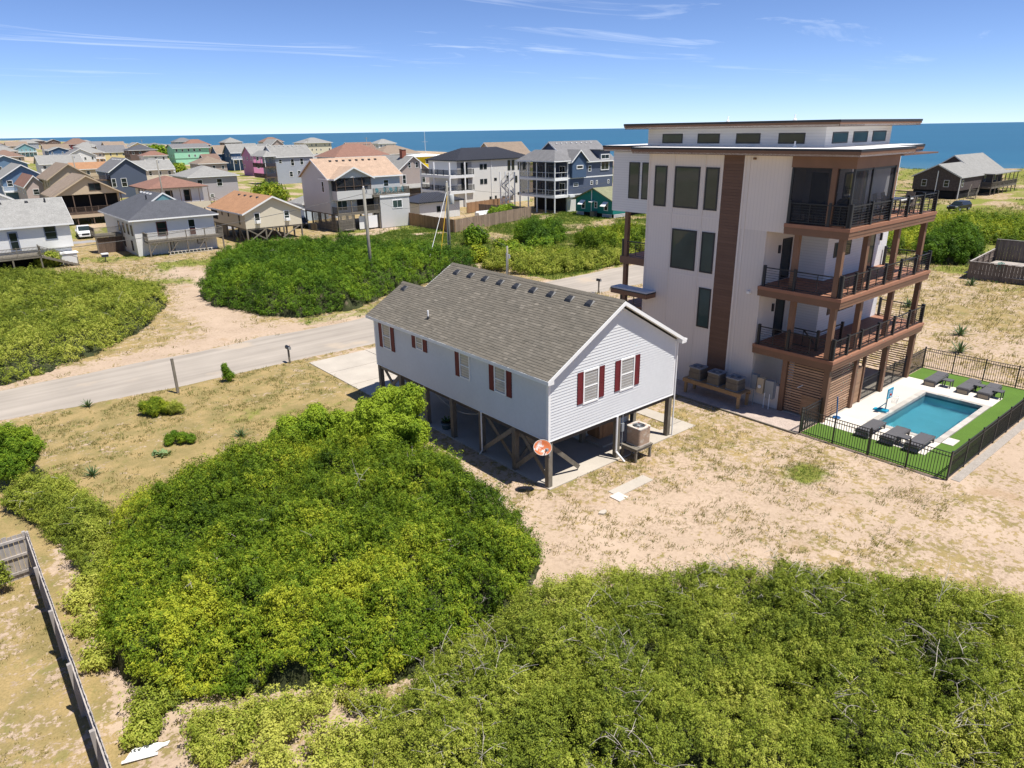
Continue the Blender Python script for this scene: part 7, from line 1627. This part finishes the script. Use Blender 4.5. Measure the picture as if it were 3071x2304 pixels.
rk = thing('stone', 'flat pale stone on the sand near the corner post', 'stone', (.3, -2.9, 0)); fixn(MB().prism([(.2 * math.cos(a) * (1 + .2 * math.sin(3 * a)), .13 * math.sin(a)) for a in np.linspace(0, 6.28, 10)[:-1]], 'z', -.02, .07).build('slab', CONC, rk))
# small leaning shrub by the short fence
shrub('sapling', 'thin leafy sapling against the short plank fence', -18.8, 7.0, [(0, 0, .9, .22), (.2, -.1, .5, .2), (-.15, .1, 1.1, .18)], 160, .07, LEAF_O, 95, k=5)
# ---- cars
def car(name, label, cat, x, y, rz, colr, L_=4.7, Wd=1.85, kind='suv'):
    T = thing(name, label, cat, (x, y, 0), rz); pm = mat(name + '_paint_' + str(round(colr[0], 2)), colr, .25, .03, spec=.6); h = L_ / 2
    if kind == 'pickup': prof = [(-h, .5), (h, .5), (h, .95), (h - .1, 1.05), (h - 1.1, 1.15), (h - 1.75, 1.8), (-.25, 1.85), (-.75, 1.75), (-.85, 1.15), (-h, 1.12)]
    else: prof = [(-h, .4), (h, .4), (h, .8), (h - .1, .92), (h - 1.05, 1.05), (h - 1.8, 1.62), (-h + .75, 1.68), (-h + .15, 1.1)]
    b_ = MB(); n = len(prof); ins = lambda z: .0 if z < 1.16 else .17
    v = [(u, -Wd / 2 + ins(z) + (.05 if z < .6 else 0), z) for u, z in prof] + [(u, Wd / 2 - ins(z) - (.05 if z < .6 else 0), z) for u, z in prof]
    b_.add(v, [tuple(range(n))[::-1], tuple(range(n, 2 * n))] + [(i, (i + 1) % n, n + (i + 1) % n, n + i) for i in range(n)]); o = fixn(b_.build('body', pm, T)); bv = o.modifiers.new('soft', 'BEVEL'); bv.width = .06; bv.segments = 2
    fx = h - 1.1 if kind == 'pickup' else h - 1.05; tx = fx - .6; zt = 1.76 if kind == 'pickup' else 1.58; zl = 1.2 if kind == 'pickup' else 1.1
    mesh(T, 'windscreen', GLASS, [(fx + .0, -Wd / 2 + .2, zl - .01), (fx, Wd / 2 - .2, zl - .01), (tx - .02, Wd / 2 - .24, zt + .03), (tx - .02, -Wd / 2 + .24, zt + .03)], [(0, 1, 2, 3)])
    bk = -.7 if kind == 'pickup' else -h + .65
    for s_ in (-1, 1):
        for a, c in ((tx - .02, (tx + bk) / 2 + .05), ((tx + bk) / 2 - .05, bk + .1)):
            y0 = s_ * (Wd / 2 - .14); mesh(T, 'side_window', GLASS, [(a + (.38 if a == tx - .02 else 0), s_ * (Wd / 2 - .06), zl), (c, s_ * (Wd / 2 - .06), zl), (c, s_ * (Wd / 2 - .155), zt - .1), (a, s_ * (Wd / 2 - .155), zt - .1)], [(0, 1, 2, 3)])
        for wx in (h - .95, -h + .95):
            w_ = cyl(T, 'wheel', RUBBER, (wx, s_ * (Wd / 2 - .22), .36), (wx, s_ * (Wd / 2 + .02), .36), .36, 18); cyl(w_, 'rim', STEEL, (wx, s_ * (Wd / 2 - .02), .36), (wx, s_ * (Wd / 2 + .03), .36), .2, 12)
        box(T, 'headlight', mat('headlight_glass', (.6, .62, .65), .15), h - .12, h + .03, s_ * (Wd / 2 - .2) - .16, s_ * (Wd / 2 - .2) + .16, .78, .93); box(T, 'tail_light', mat('tail_red', (.4, .01, .01), .3), -h - .03, -h + .1, s_ * (Wd / 2 - .18) - .1, s_ * (Wd / 2 - .18) + .1, .8, 1.0); box(T, 'mirror', pm, tx + .45, tx + .6, s_ * (Wd / 2 + .12) - .1, s_ * (Wd / 2 + .12) + .1, zl, zl + .18)
    box(T, 'grille', BLACK, h + .0, h + .04, -.5, .5, .62, .9); box(T, 'bumper', DARK if kind != 'pickup' else pm, h, h + .1, -Wd / 2 + .1, Wd / 2 - .1, .42, .6)
    if kind == 'pickup': box(T, 'truck_bed', DARK, -h + .1, -.95, -Wd / 2 + .12, Wd / 2 - .12, 1.1, 1.135)
car('pickup_truck', 'white pickup truck parked facing the camera by the tan house', 'pickup', 1.2, 105.5, R(-95), (.75, .75, .75), 5.2, 1.95, 'pickup'); car('parked_car', 'dark blue car half hidden behind the slatted fence of the pinkish roofed house', 'car', 30.2, 92.0, R(-110), (.025, .03, .045)); car('parked_car', 'white sport utility car parked before the mint house', 'car', 65.0, 262, R(150), (.7, .7, .7)); car('parked_car', 'black pickup under the mint house', 'car', 84, 300, R(200), (.02, .022, .028)); car('parked_car', 'dark car parked among the dunes below the shake house', 'car', 122.5, 26, R(170), (.02, .024, .035)); car('parked_car', 'grey car in the shade under the tan house', 'car', 7.5, 112, R(80), (.05, .05, .055))

print('objects', len(bpy.data.objects))
